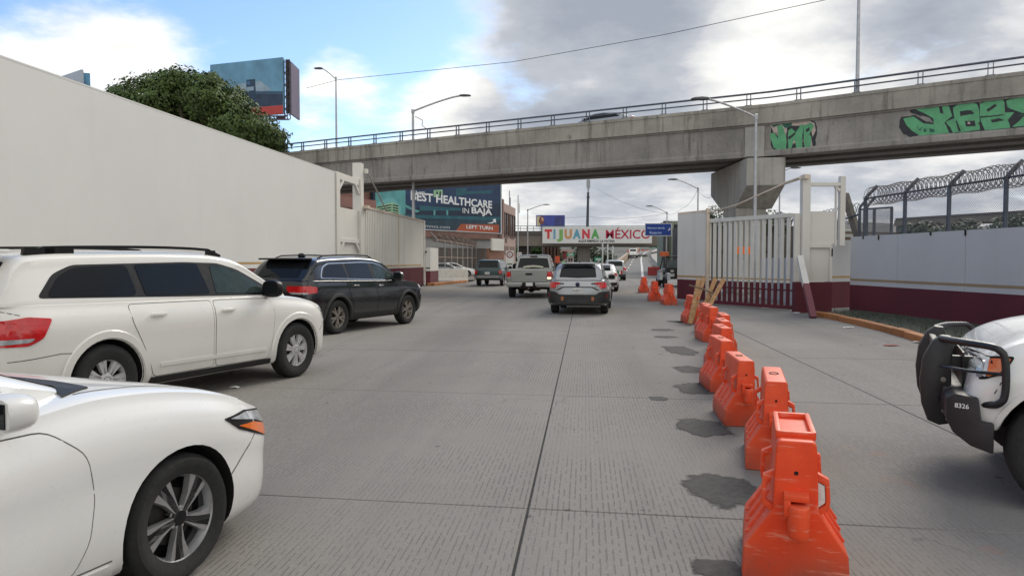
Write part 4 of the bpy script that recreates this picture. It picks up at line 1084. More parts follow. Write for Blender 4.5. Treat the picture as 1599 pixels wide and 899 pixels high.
c.both('door_moulding', rounded([(-.82, .475), (.84, .465), (.84, .425), (-.82, .435)], .01), 'side', PEARL, off=.014)
c.arch_trim(PEARL, .10, .016)
c.mirror(.90, 1.17, TRIM, size=(.16, .24, .19), gap=.04)
c.shell('grille', rounded([(-.5, .82), (.5, .82), (.45, .6), (-.45, .6)], .04), c.fend(False), CHROME)
c.wheels(COVER)
c.plate(0, .75)
mb = MB(); mb.bar((-2.33, -.62, 1.665), (-2.33, .62, 1.665), .22, .035); mb.build('roof_spoiler', PEARL, r1, 40, .012)
place_wheel(r1, S, 24.2, 455, 588, fx=1); r1.scale = (1.02, 1.02, 1.045)

# --- black estate 4x4 -------------------------------------------------------------------
S = dict(w=1.95, xr=-2.46, xf=2.33, wb=2.915, R=.385, tw=.25, arch=.45,
    top=[(-2.46, 1.05), (-2.42, 1.2), (-2.3, 1.24), (-1, 1.215), (.2, 1.19), (1.0, 1.175), (1.3, 1.16), (1.7, 1.12), (2.05, 1.06), (2.22, .99), (2.3, .88), (2.33, .74)],
    bot=[(-2.46, .50), (-2.3, .40), (-1.8, .29), (0, .27), (1.8, .27), (2.15, .33), (2.33, .42)], edge=.5,
    front=(.45, 2.5, .62), rear=(.42, 2.5, .62),
    cab=dict(w=1.76, belt=[(-2.4, 1.225), (0, 1.175), (1.5, 1.13)], roof=[(-2.40, 1.23), (-2.25, 1.42), (-2.08, 1.60), (-1.95, 1.685), (-1.5, 1.73), (-.5, 1.755), (.1, 1.74), (.5, 1.67), (.9, 1.46), (1.5, 1.13)],
        tumble=.36, r=.14, front=(1.1, 2.0, .74), rear=(.5, 2.3, .76), rs=.5))
r2 = thing('black_suv', 'shiny black off road estate car with red tail lights beside the white left wall', 'car')
c = Car(S).make(r2, BLACK)
door(c, [(.06, .42), (.86, .40), (.96, .62), (1.0, .95), (.96, 1.13), (.06, 1.15)], .22, 1.04, CHROME)
door(c, [(-1.12, 1.17), (-1.05, 1.0), (-.98, .8), (-.9, .55), (-.88, .42), (.02, .42), (.02, 1.15)], -.78, 1.07, CHROME)
dlo = rounded([(-1.98, 1.26), (-1.82, 1.50), (-1.62, 1.585), (-.3, 1.615), (.2, 1.60), (.5, 1.53), (.9, 1.33), (1.22, 1.16), (-.2, 1.195)], .08)
c.both('window_surround', dlo, 'gs', CHROME, off=.003)
cen = (-.3, 1.38); inn = [(cen[0] + (x - cen[0]) * .982, cen[1] + (z - cen[1]) * .93) for x, z in dlo]
c.both('window_trim', inn, 'gs', TRIM, off=.0055, skirt=.004)
c.both('window', rounded([(.08, 1.21), (.08, 1.575), (.25, 1.565), (.5, 1.49), (.9, 1.28), (1.05, 1.19)], .04), 'gs', MATS['green_tinted_glass'], off=.008)
c.both('window', rounded([(-.92, 1.235), (-.98, 1.57), (-.06, 1.59), (0, 1.215)], .04), 'gs', GLASS, off=.008)
c.both('window', rounded([(-1.88, 1.27), (-1.76, 1.47), (-1.6, 1.55), (-1.06, 1.565), (-1.0, 1.24)], .06), 'gs', GLASS, off=.008)
c.shell('windscreen', rounded([(.6, -.60), (.6, .60), (1.42, .68), (1.45, 0), (1.42, -.68)], .06), c.fgt(), GLASS)
c.shell('rear_window', rounded([(-2.36, -.58), (-2.37, 0), (-2.36, .58), (-2.04, .55), (-2.04, -.55)], .03), c.fgt(), GLASS, off=.007, step=.03)
mb = MB(); mb.bar((-2.10, -.63, 1.685), (-2.10, .63, 1.685), .30, .04); mb.build('roof_spoiler', BLACK, r2, 40, .015)
mb = MB(); mb.lathe([(.001, .09), (.05, .085), (.085, .06), (.09, .03), (.07, .0)], 14, c=(-1.55, .0, 1.725)); mb.build('roof_antenna', TRIM, r2, 50)
mb = MB(); mb.tube([(-2.29, -.05, 1.36), (-2.33, .18, 1.33), (-2.36, .36, 1.30)], .011); mb.build('rear_wiper', TRIM, r2)
for s in (-1, 1):
    def wrap(a, z, o, s=s):     # arc length along the rear corner
        y = a
        p = c.fend(True)(s * min(y, c.W * .9), z, o)
        return p
    o = c.shell('tail_light', rounded([(.36, 1.10), (.90, 1.10), (.935, 1.02), (.90, .93), (.45, .935), (.36, 1.0)], .04), lambda y, z, o, s=s: c.fend(True)(s * y, z, o), RED, off=.014, step=.04)
    c.shell('reverse_lens', rounded([(.42, .965), (.86, .96), (.84, .92), (.50, .922)], .02), lambda y, z, o, s=s: c.fend(True)(s * y, z, o), CLEAR, o, off=.019)
    c.shell('tail_light', rounded([(-2.43, 1.09), (-2.18, 1.08), (-2.2, .95), (-2.43, .94)], .04), c.fside(s), RED, off=.012)
    mb = MB(); pts = [(-1.75 + 2.1 * i / 10, s * .60, c.gtop(-1.75 + 2.1 * i / 10, .6) + (.045 if 0 < i < 10 else .0)) for i in range(11)]
    mb.tube(pts, .018, 8); mb.build('roof_rail', TRIM, r2, 40)
    c.shell('headlight', rounded([(2.0, 1.0), (2.2, .98), (2.28, .93), (2.28, .84), (2.05, .9)], .03), c.fside(s), CLEAR, off=.008)
c.shell('number_plate_recess', rounded([(-.36, .90), (.36, .90), (.36, .66), (-.36, .66)], .03), c.fend(True), CLADB, off=.004)
p = c.plate(.0, .84, .32, .16, txt='JPR7183')
t = text('Jeep', .13, CHROME, r2, 'badge_lettering', bold=.02, ext=.004)
t.matrix_local = Matrix.Translation((c.xr - .014, 0.10, 1.09)) @ Matrix(((0, 0, -1, 0), (-1, 0, 0, 0), (0, 1, 0, 0), (0, 0, 0, 1)))
c.shell('rear_bumper', rounded([(-.93, .72), (-.5, .66), (.5, .66), (.93, .72), (.93, .52), (-.93, .52)], .03), c.fend(True), CLADB, off=.03, skirt=.04)
c.seam([(-.84, 1.2), (-.80, .9), (-.74, .72), (.74, .72), (.80, .9), (.84, 1.2)], 'rear', w=.009)
c.both('sill', rounded([(-.95, .43), (.95, .42), (1.0, .28), (-1.0, .29)], .03), 'side', CLADB, off=.02, skirt=.03)
c.both('door_moulding', rounded([(-.92, .66), (.9, .655), (.9, .63), (-.92, .635)], .01), 'side', BLACK, off=.014)
c.arch_trim(CLAD, .075, .026)
c.mirror(.92, 1.2, BLACK, size=(.17, .23, .2), gap=.05)
c.wheels(JW)
place_wheel(r2, S, 24.0, 525, 521, fx=-1)

# --- silver crossover ahead, centre -------------------------------------------------------
S = dict(w=1.80, xr=-2.24, xf=2.24, wb=2.67, R=.345, tw=.225, arch=.40,
    top=[(-2.24, .88), (-2.2, 1.02), (-2.0, 1.09), (-.5, 1.06), (.8, 1.02), (1.3, .98), (1.9, .88), (2.18, .78), (2.24, .62)],
    bot=[(-2.24, .42), (-2.1, .32), (-1.6, .24), (0, .22), (1.9, .22), (2.24, .3)],
    front=(.6, 2.3, .55), rear=(.42, 2.4, .66),
    prof=[(0, .93), (.06, .97), (.2, .995), (.4, 1.0), (.6, .985), (.8, .96), (.93, .915)],
    cab=dict(w=1.60, belt=[(-2.2, 1.07), (0, 1.03), (1.4, .97)], roof=[(-2.18, 1.08), (-2.05, 1.25), (-1.9, 1.44), (-1.75, 1.535), (-1.3, 1.575), (-.5, 1.59), (0, 1.58), (.35, 1.5), (.8, 1.27), (1.35, .98)],
        tumble=.36, r=.12, front=(1.0, 2, .74), rear=(.45, 2.3, .78), rs=.4))
r3 = thing('silver_crossover', 'silver grey hatchback crossover with black lower bumper stopped in the centre lane', 'car')
c = Car(S).make(r3, SILVER)
door(c, [(-.05, .33), (.8, .32), (.92, .7), (.9, .96), (-.05, 1.0)], .12, .88, SILVER)
door(c, [(-1.1, 1.02), (-1.0, .75), (-.85, .33), (-.08, .33), (-.08, 1.0)], -.85, .9, SILVER)
c.both('window', rounded([(-1.75, 1.12), (-1.55, 1.38), (-1.0, 1.47), (.1, 1.48), (.45, 1.36), (1.0, 1.06), (-.2, 1.06)], .06), 'gs', GLASS, off=.005)
c.shell('windscreen', rounded([(.45, -.55), (.45, .55), (1.28, .62), (1.28, -.62)], .06), c.fgt(), GLASS)
c.shell('rear_window', rounded([(-2.13, -.56), (-2.15, 0), (-2.13, .56), (-1.93, .52), (-1.86, .40), (-1.86, -.40), (-1.93, -.52)], .02), c.fgt(), GLASS, off=.008, step=.03)
mb = MB(); mb.bar((-1.83, -.52, 1.56), (-1.83, .52, 1.56), .30, .035); mb.build('roof_spoiler', SILVER, r3, 40, .012)
mb = MB(); mb.box((-1.4, 0, 1.605), (.16, .04, .06)); mb.build('roof_antenna', TRIM, r3, bevel=.012)
fr = c.fend(True)
for s in (-1, 1):
    f = lambda y, z, o, s=s: fr(s * y, z, o)
    o = c.shell('tail_light', rounded([(.50, .985), (.70, 1.0), (.83, .985), (.855, .9), (.83, .82), (.70, .80), (.66, .84)], .03), f, RED, off=.02, step=.05)
    c.shell('reverse_lens', rounded([(.50, .92), (.63, .93), (.66, .86), (.5, .86)], .02), f, CLEAR, o, off=.02)
    c.shell('light_arm', rounded([(.40, .965), (.62, .985), (.62, .955), (.42, .94)], .01), f, TRIM, o, off=.016)
    c.shell('reflector', rounded([(.80, .66), (.86, .66), (.86, .53), (.80, .53)], .02), f, DARKRED, off=.045)
    c.shell('bumper_lamp', rounded([(.42, .56), (.50, .56), (.50, .44), (.42, .44)], .02), f, simple('brown_amber_lens', (.32, .11, .035), .4, 0, .2, 14), off=.045)
    c.shell('tail_light', rounded([(-2.2, .98), (-2.0, .96), (-1.98, .87), (-2.2, .83)], .03), c.fside(s), RED, off=.012)
    mb = MB(); mb.tube([(-1.5 + 1.9 * i / 8, s * .56, c.gtop(-1.5 + 1.9 * i / 8, .56) + (.05 if 0 < i < 8 else 0)) for i in range(9)], .02, 8); mb.build('roof_rail', CLADB, r3, 40)
c.shell('rear_bumper', rounded([(-.89, .72), (-.66, .70), (-.55, .62), (.55, .62), (.66, .70), (.89, .72), (.87, .36), (-.87, .36)], .04), fr, CLADB, off=.04, skirt=.06)
c.shell('tailgate_strip', rounded([(-.66, .76), (-.45, .86), (.45, .86), (.66, .76), (.58, .75), (.42, .83), (-.42, .83), (-.58, .75)], .01), fr, CLAD, off=.008)
c.shell('bumper_insert', rounded([(-.36, .46), (.36, .46), (.3, .38), (-.3, .38)], .03), fr, CLAD, off=.05)
c.plate(.0, .745, .31, .16, txt='9UJP417')
mb = MB(); mb.lathe([(.001, -.02), (.05, -.02), (.065, -.008), (.068, .012)], 18, axis='X', c=(c.xr - .002, 0, .925)); mb.build('badge', simple('badge_blue', (.02, .03, .07), .25, .5), r3, 40)
c.both('sill', rounded([(-.95, .36), (.95, .35), (1.0, .23), (-1.0, .24)], .03), 'side', CLADB, off=.02, skirt=.03)
c.arch_trim(CLADB, .09, .024); c.mirror(.72, 1.05, SILVER, gap=.05, size=(.17, .22, .18))
c.wheels(PLAIN)
place_rear(r3, S, 9.5, 902, 22.2)

# --- grey pickup ---------------------------------------------------------------------------
S = dict(w=2.03, xr=-2.9, xf=2.85, wb=3.6, R=.40, tw=.27, arch=.47,
    top=[(-2.9, 1.24), (-2.88, 1.28), (-2.6, 1.29), (-.9, 1.28), (.5, 1.25), (1.3, 1.22), (1.8, 1.2), (2.5, 1.12), (2.78, 1.02), (2.85, .9)],
    bot=[(-2.9, .62), (-2.6, .52), (0, .42), (2.3, .40), (2.85, .5)], edge=.3,
    front=(.45, 2.6, .7), rear=(.14, 2.4, .86), bed=(-2.82, -.95, .75),
    prof=[(0, .90), (.08, .95), (.3, .985), (.55, 1.0), (.75, .99), (.93, .965)],
    cab=dict(w=1.80, belt=[(-1, 1.24), (1.6, 1.2)], roof=[(-.86, 1.26), (-.80, 1.5), (-.73, 1.76), (-.66, 1.86), (-.4, 1.915), (.2, 1.93), (.6, 1.9), (.95, 1.75), (1.65, 1.22)],
        tumble=.34, r=.12, front=(.9, 2, .8), rear=(.2, 2.4, .85), rs=.22))
r4 = thing('grey_pickup_truck', 'silver grey pickup truck seen from behind in the middle of the road', 'pickup truck')
c = Car(S).make(r4, GREYP)
c.both('window', rounded([(-.65, 1.3), (-.60, 1.72), (.3, 1.8), (.7, 1.72), (1.2, 1.36), (1.2, 1.3)], .05), 'gs', GLASS, off=.006)
c.shell('windscreen', rounded([(1.0, -.66), (1.0, .66), (1.58, .72), (1.58, -.72)], .05), c.fgt(), GLASS)
c.shell('rear_window', rounded([(-.845, -.74), (-.845, .74), (-.73, .64), (-.73, -.64)], .01), c.fgt(), GLASS, off=.012, step=.02)
mb = MB(); mb.box((-.70, 0, 1.845), (.10, .34, .05)); mb.build('brake_light', simple('high_brake_light', (.10, .05, .045), .3, 0, .2, 14), r4, bevel=.012)
door(c, [(.1, .55), (1.15, .54), (1.2, .9), (1.15, 1.18), (.1, 1.2)], .25, 1.08, GREYP); door(c, [(-.75, .55), (.06, .55), (.06, 1.2), (-.75, 1.2)], -.6, 1.08, GREYP)
fr = c.fend(True)
tg = c.shell('tailgate', rounded([(-.77, 1.23), (.77, 1.23), (.77, .72), (-.77, .72)], .03), fr, GREYP, off=.014, skirt=.03)
c.shell('tailgate_ridge', rounded([(-.5, 1.03), (.5, 1.03), (.4, .995), (-.4, .995)], .015), fr, GREYP, tg, off=.024)
c.shell('tailgate_handle', rounded([(-.15, 1.10), (.15, 1.10), (.15, 1.01), (-.15, 1.01)], .02), fr, TRIM, tg, off=.03)
c.seam([(-.79, 1.24), (-.79, .71), (.79, .71), (.79, 1.24)], 'rear', w=.014)
for s in (-1, 1):
    f = lambda y, z, o, s=s: fr(s * y, z, o)
    o = c.shell('tail_light', rounded([(.80, 1.16), (.955, 1.16), (.955, .93), (.80, .93)], .03), f, RED, off=.02)
    c.shell('reverse_lens', rounded([(.80, .925), (.955, .925), (.955, .85), (.80, .85)], .02), f, CLEAR if s > 0 else simple('lit_reverse_lens', (.8, .6, .4), .2, 0, .1, 20, emit=((1, .72, .42, 1), 1.6)), o, off=.02)
    c.shell('tail_light', rounded([(-2.86, 1.15), (-2.72, 1.15), (-2.72, .95), (-2.86, .93)], .02), c.fside(s), RED, off=.012)
    mb = MB(); mb.prism([(s * .28, .70), (s * .98, .70), (s * .98, .56), (s * .93, .49), (s * .36, .50), (s * .28, .60)], lambda a, b, t: (-2.9 - .02 - (.16 if t else 0), a, b), 1); mb.build('rear_bumper', simple('dull_chrome_bumper', (.36, .36, .34), .42, .75, .15, 9), r4, 40, .02)
mb = MB(); mb.box((-2.96, 0, .59), (.16, .62, .20)); mb.build('bumper_step', TRIM, r4, bevel=.015)
mb = MB(); mb.box((-2.98, 0, .45), (.14, .09, .09)); mb.box((-2.6, 0, .47), (.5, .9, .08)); mb.build('tow_hitch', simple('rusty_hitch', (.08, .05, .04), .8), r4, bevel=.01)
p = c.plate(-.03, .62, .3, .15); p.location.x = -.14
mb = MB(); mb.tube([(-2.35, .45, .42), (-2.35, -.45, .42)], .1, 12); mb.lathe([(.001, -.12), (.16, -.09), (.18, 0), (.16, .09), (.001, .12)], 16, axis='X', c=(-1.85, 0, .40)); mb.tube([(-1.8, -.85, .40), (-1.8, .85, .40)], .05, 8); mb.tube([(-2.55, .35, .5), (-2.3, .3, .45), (-.5, .3, .45)], .035, 8); mb.build('rear_axle', TRIM, r4, 40)
mb = MB(); mb.tube([(-.95, y, 1.30 + .07 * math.cos(y * 3)) for y in (-.45, -.25, 0, .25, .45)], .06, 8); mb.build('bed_load', simple('cream_cloth', (.5, .48, .38), .8), r4, 40)
c.arch_trim(GREYP, .06, .015); c.mirror(1.12, 1.27, TRIM, size=(.18, .26, .28), gap=.08)
c.wheels(PLAIN)
place_rear(r4, S, 7.2, 826, 32.0)

# --- green estate 4x4 ---------------------------------------------------------------------
S = dict(w=1.80, xr=-2.35, xf=2.35, wb=2.83, R=.36, tw=.23, arch=.41,
    top=[(-2.35, 1.0), (-2.32, 1.1), (-2.2, 1.12), (0, 1.1), (1.3, 1.08), (2.1, 1.0), (2.3, .9), (2.35, .76)], bot=[(-2.35, .5), (-2.1, .38), (0, .33), (2.35, .42)], front=(.5, 2.4, .6), rear=(.2, 2.5, .8),
    cab=dict(w=1.62, belt=[(-2.3, 1.1), (1.5, 1.06)], roof=[(-2.33, 1.1), (-2.24, 1.4), (-2.16, 1.6), (-2.05, 1.67), (-1.4, 1.71), (0, 1.71), (.4, 1.66), (.7, 1.5), (1.3, 1.08)], tumble=.28, r=.1, rear=(.25, 2.4, .88), front=(1, 2, .8), rs=.25))
SG = S
r5 = thing('green_suv', 'older dark green estate 4x4 seen from behind near the concrete barrier', 'car')
c = Car(S).make(r5, GREEN, 1)
c.both('window', rounded([(-2.0, 1.16), (-1.95, 1.5), (.2, 1.56), (.55, 1.42), (.95, 1.14)], .05), 'gs', GLASS, off=.006)
c.shell('rear_window', rounded([(-2.305, -.68), (-2.305, .68), (-2.185, .58), (-2.185, -.58)], .01), c.fgt(), GLASS, off=.01, step=.02)
fr = c.fend(True)
for s in (-1, 1):
    c.shell('tail_light', rounded([(.70, 1.02), (.86, 1.02), (.86, .78), (.70, .78)], .03), lambda y, z, o, s=s: fr(s * y, z, o), RED, off=.02)
c.shell('rear_bumper', rounded([(-.9, .70), (.9, .70), (.9, .52), (-.9, .52)], .03), fr, simple('silver_bumper', (.3, .3, .3), .35, .7), off=.09, skirt=.1)
c.plate(.05, .84, .32, .16); c.mirror(.85, 1.1, TRIM, size=(.16, .22, .2)); c.arch_trim(CLAD, .07, .02)
mb = MB()
for s in (-1, 1): mb.tube([(-1.9, s * .55, 1.73), (-1.8, s * .55, 1.765), (0, s * .55, 1.765), (.1, s * .55, 1.72)], .018, 6)
mb.build('roof_rail', CLAD, r5)
c.wheels(PLAIN); place_rear(r5, S, 8.5, 762, 47.2)

# --- smaller traffic ahead --------------------------------------------------------------------
def plain_car(name, label, mat, S, kind=1, group=None):
    r_ = thing(name, label, 'car', group=group); c = Car(S).make(r_, mat, 1)
    G = S['cab']['roof']; zb = S['cab']['belt'][0][1]
    c.both('window', rounded(S['win'], .05), 'gs', GLASS, off=.006)
    c.shell('rear_window', rounded(S['rw'], .01), c.fgt(), GLASS, off=.01, step=.03)
    c.shell('windscreen', rounded(S['fw'], .03), c.fgt(), GLASS, off=.01)
    fr = c.fend(True)
    for s in (-1, 1):
        c.shell('tail_light', rounded(S['tl'], .03), lambda y, z, o, s=s: fr(s * y, z, o), RED, off=.02)
        c.shell('headlight', rounded([(S['xf'] - .45, S['hz']), (S['xf'] - .1, S['hz'] - .06), (S['xf'] - .06, S['hz'] - .16), (S['xf'] - .3, S['hz'] - .12)], .03), c.fside(s), CLEAR, off=.01)
    c.shell('rear_bumper', rounded([(-.84, .5), (.84, .5), (.82, .34), (-.82, .34)], .03), fr, CLADB, off=.03, skirt=.05)
    c.plate(0, S['pz'], .32, .16); c.mirror(S['mx'], S['mz'], mat, size=(.16, .2, .16)); c.wheels(PLAIN)
    return r_, c
SS = dict(w=1.80, xr=-2.3, xf=2.3, wb=2.7, R=.33, tw=.21, arch=.375, top=[(-2.3, .85), (-2.26, 1.02), (-2.0, 1.08), (-1.2, 1.04), (.8, 1.0), (1.6, .9), (2.15, .75), (2.3, .55)], bot=[(-2.3, .36), (-2, .25), (0, .2), (2.3, .25)], front=(.7, 2.2, .4), rear=(.45, 2.4, .65),
    cab=dict(w=1.58, belt=[(-2, 1.05), (1.2, .95)], roof=[(-1.95, 1.07), (-1.4, 1.30), (-.9, 1.43), (-.2, 1.46), (.2, 1.43), (.7, 1.22), (1.25, .95)], tumble=.36, r=.13, front=(1, 2, .7), rear=(.6, 2.2, .74)),
    win=[(-1.45, 1.1), (-1.1, 1.27), (-.4, 1.36), (.15, 1.34), (.85, 1.04)], rw=[(-1.85, -.5), (-1.85, .5), (-1.1, .46), (-1.1, -.46)], fw=[(.4, -.5), (.4, .5), (1.15, .58), (1.15, -.58)],
    tl=[(.52, .98), (.84, .98), (.84, .84), (.6, .82)], hz=.76, pz=.72, mx=.6, mz=1.0)
SV = dict(w=1.86, xr=-2.35, xf=2.35, wb=2.75, R=.36, tw=.23, arch=.41, top=[(-2.35, .95), (-2.3, 1.1), (-2.1, 1.13), (0, 1.1), (1.2, 1.06), (2.0, .96), (2.28, .82), (2.35, .64)], bot=[(-2.35, .45), (-2, .32), (0, .26), (2.35, .35)], front=(.55, 2.3, .55), rear=(.35, 2.4, .7),
    cab=dict(w=1.66, belt=[(-2.3, 1.1), (1.4, 1.03)], roof=[(-2.3, 1.11), (-2.18, 1.4), (-2.08, 1.58), (-1.95, 1.64), (-1, 1.70), (0, 1.69), (.4, 1.6), (.8, 1.36), (1.4, 1.05)], tumble=.32, r=.12, front=(1, 2, .76), rear=(.35, 2.4, .82), rs=.3),
    win=[(-1.95, 1.16), (-1.8, 1.46), (-.6, 1.54), (.2, 1.52), (.95, 1.12)], rw=[(-2.27, -.6), (-2.27, .6), (-2.1, .54), (-2.1, -.54)], fw=[(.5, -.55), (.5, .55), (1.3, .62), (1.3, -.62)],
    tl=[(.6, 1.08), (.88, 1.08), (.88, .84), (.7, .84)], hz=.86, pz=.82, mx=.75, mz=1.1)
r6, c = plain_car('white_flag_sedan', 'white saloon half hidden behind the silver crossover, flag coloured wing mirror', WHITE, SS)
for s in (-1,):
    mb = MB(); mb.box((0, 0, 0), (.02, .10, .2), m=0); mb.box((0, -.10, 0), (.02, .10, .2), m=1); mb.box((0, -.20, 0), (.02, .10, .2), m=2)
    f = mb.build('mirror_flag', [simple('flag_green', (.01, .12, .05), .7), PLATE, simple('flag_red', (.5, .02, .02), .7)], r6); f.location = (.45, s * .86, .98); f.rotation_euler = (0, R(20), 0)
place_rear(r6, SS, 9, 938, 38.5)
r7, c = plain_car('silver_suv', 'small silver estate further ahead beside the saloon', SILVER, SV); place_rear(r7, SV, 4, 961, 60)
r8, c = plain_car('white_hatchback', 'white car climbing the ramp with red tail lights', WHITE, SV)
r9, c = plain_car('overpass_car', 'pale car crossing the overpass behind the railing', SILVER, SS)
for o in [q for q in r9.children]: pass

# --- police pickup, right edge ---------------------------------------------------------------
S = dict(w=2.02, xr=-2.95, xf=2.86, wb=4.40, R=.42, tw=.28, arch=.49,
    top=[(-2.95, 1.3), (-2.9, 1.34), (-.9, 1.33), (.5, 1.30), (1.3, 1.31), (1.7, 1.315), (2.1, 1.29), (2.4, 1.235), (2.62, 1.15), (2.76, 1.03), (2.83, .9), (2.86, .74)],
    bot=[(-2.95, .62), (0, .46), (1.9, .44), (2.5, .50), (2.86, .60)], edge=.42, front=(.36, 2.8, .78), rear=(.14, 2.4, .86),
    prof=[(0, .93), (.08, .96), (.3, .985), (.55, 1.0), (.72, .985), (.85, .965), (.93, .93)], bed=(-2.85, -1.1, .78),
    cab=dict(w=1.80, belt=[(-1, 1.3), (1.6, 1.28)], roof=[(-1.0, 1.31), (-.93, 1.6), (-.86, 1.8), (-.78, 1.88), (-.4, 1.93), (.2, 1.94), (.5, 1.9), (.85, 1.72), (1.5, 1.31)], tumble=.34, r=.12, front=(.9, 2, .8), rear=(.2, 2.4, .85), rs=.22))
r10 = thing('white_patrol_pickup', 'white pickup with black push bar and amber headlight entering from the right edge', 'pickup truck')
c = Car(S).make(r10, WHITE)
c.both('window', rounded([(-.75, 1.38), (-.7, 1.75), (.2, 1.83), (.6, 1.72), (1.1, 1.40)], .05), 'gs', GLASS, off=.006)
c.shell('windscreen', rounded([(.9, -.66), (.9, .66), (1.43, .72), (1.43, -.72)], .05), c.fgt(), GLASS)
c.shell('rear_window', rounded([(-.985, -.74), (-.985, .74), (-.87, .64), (-.87, -.64)], .01), c.fgt(), GLASS, off=.012, step=.02)
door(c, [(.0, .58), (1.08, .57), (1.15, .95), (1.1, 1.23), (.0, 1.25)], .15, 1.12, TRIM); door(c, [(-.9, .58), (-.04, .58), (-.04, 1.25), (-.9, 1.25)], -.75, 1.12, TRIM)
for s in (-1, 1):
    o = c.shell('headlight', rounded([(2.58, 1.075), (2.72, 1.065), (2.82, 1.0), (2.855, .90), (2.76, .90), (2.65, .95)], .025), c.fside(s), TRIM, off=.006)
    c.shell('amber_lens', rounded([(2.60, 1.06), (2.72, 1.05), (2.745, .92), (2.67, .955)], .02), c.fside(s), AMBER, o, off=.011)
    c.shell('clear_lens', rounded([(2.75, 1.035), (2.82, .99), (2.835, .915), (2.77, .915)], .01), c.fside(s), CLEAR, o, off=.011)
    c.shell('tail_light', rounded([(-2.92, 1.22), (-2.78, 1.22), (-2.78, .98), (-2.92, .98)], .02), c.fside(s), RED, off=.012)
c.seam([(2.50, .96), (2.3, 1.06), (2.1, 1.13), (1.7, 1.215)], w=.008)
c.seam([(2.66, .895), (2.70, .81)], w=.008)
c.shell('grille', rounded([(-.62, 1.05), (.62, 1.05), (.62, .78), (-.62, .78)], .04), c.fend(False), TRIM)
# bumper: dark plastic wrap with the unit number
mb = MB(); pr = [(.16, .80), (.06, .84), (-.22, .835), (-.26, .72), (-.20, .60), (-.02, .50), (.14, .56)]
def fbm(a, b, t): return (2.86 + a, t, b)
for s in (-1, 1):
    mb.prism([(2.695, .38), (2.695, .60), (2.77, .60), (2.79, .77), (2.93, .785), (2.985, .75), (2.985, .60), (2.94, .50), (2.83, .42)], lambda a, b, t, s=s: (a, s * ((.60 if t == 0 else c.W * .985) - (max(0, a - 2.76) * .38 if t else 0)), b), 1)
mb.prism([(2.80, .80), (2.99, .78), (3.0, .62), (2.92, .50), (2.80, .46)], lambda a, b, t: (a, -.6 if t == 0 else .6, b), 1)
mb.build('front_bumper', simple('bumper_plastic', (.016, .013, .016), .5, 0, .25, 12), r10, 40, .018)
for s in (1,):
    t = text('8326', .046, simple('unit_number_white', (.75, .75, .75), .6), r10, 'unit_number', bold=.015)
    t.matrix_local = Matrix.Translation((2.89, s * (c.W * .985 - .036), .70)) @ Matrix.Rotation(R(-21), 4, 'Z') @ Matrix(((-1, 0, 0, 0), (0, 0, 1, 0), (0, 1, 0, 0), (0, 0, 0, 1)))
# push bar: two thick uprights, hoops round the lamps, cross plates
PB = simple('push_bar_steel', (.014, .014, .016), .42, .0, .25, 16)
for s in (-1, 1):
    mb = MB(); mb.prism([(3.02, .48), (3.10, .46), (3.18, .49), (3.225, .62), (3.24, .80), (3.22, .98), (3.16, 1.11), (3.10, 1.16), (3.03, 1.155), (3.01, 1.09), (3.03, .95), (3.02, .70)], lambda a, b, t, s=s: (a - .1, s * (.40 + .10 * t), b), 1)
    pa = mb.build('upright', PB, r10, 40, .015)
    mb = MB()
    pts = [(3.08, s * .48, 1.135), (2.98, s * .80, 1.145), (2.82, s * .98, 1.14), (2.69, s * 1.045, 1.13), (2.645, s * 1.055, 1.08), (2.64, s * 1.055, .80), (2.68, s * 1.05, .745), (2.80, s * .98, .725), (2.98, s * .75, .70), (3.08, s * .47, .68)]
    pts = [(x - .08 if x > 2.75 else x, y, z) for x, y, z in pts]; pts = chaikin(chaikin(pts)); mb.tube(pts, .026, 8); mb.tube([(3.0, s * .57, .93), (2.84, s * .93, .95), (2.66, s * 1.05, .955)], .012, 6)
    mb.build('lamp_hoop', PB, r10, 50)
    for z in (.58, .52, .82):
        mb = MB(); mb.lathe([(.001, .02), (.02, .018), (.022, 0)], 10, axis='Y', c=(2.98 if z > .6 else 2.96 - (.56 - z) * .5, s * .505 if s > 0 else -.505, z))
        mb.build('bolt', simple('bolt_steel', (.2, .19, .17), .5, .7), r10, 40)
    for z_ in (.66, .95): mb = MB(); mb.box((2.88, s * .44, z_), (.2, .05, .11)); mb.build('bracket', PB, r10, bevel=.01)
mb = MB()
for z in (1.06, .90, .72): mb.box((3.02, 0, z), (.05, .82, .07))
mb.build('cross_bar', PB, r10, bevel=.012)
c.arch_trim(WHITE, .05, .012)
c.mirror(1.05, 1.34, TRIM, size=(.2, .28, .26), gap=.1)
c.wheels(TRUCKW)
r10.scale = (.95, .95, .95); place_wheel(r10, S, -63, 1652, 805, fx=1, sd=1)
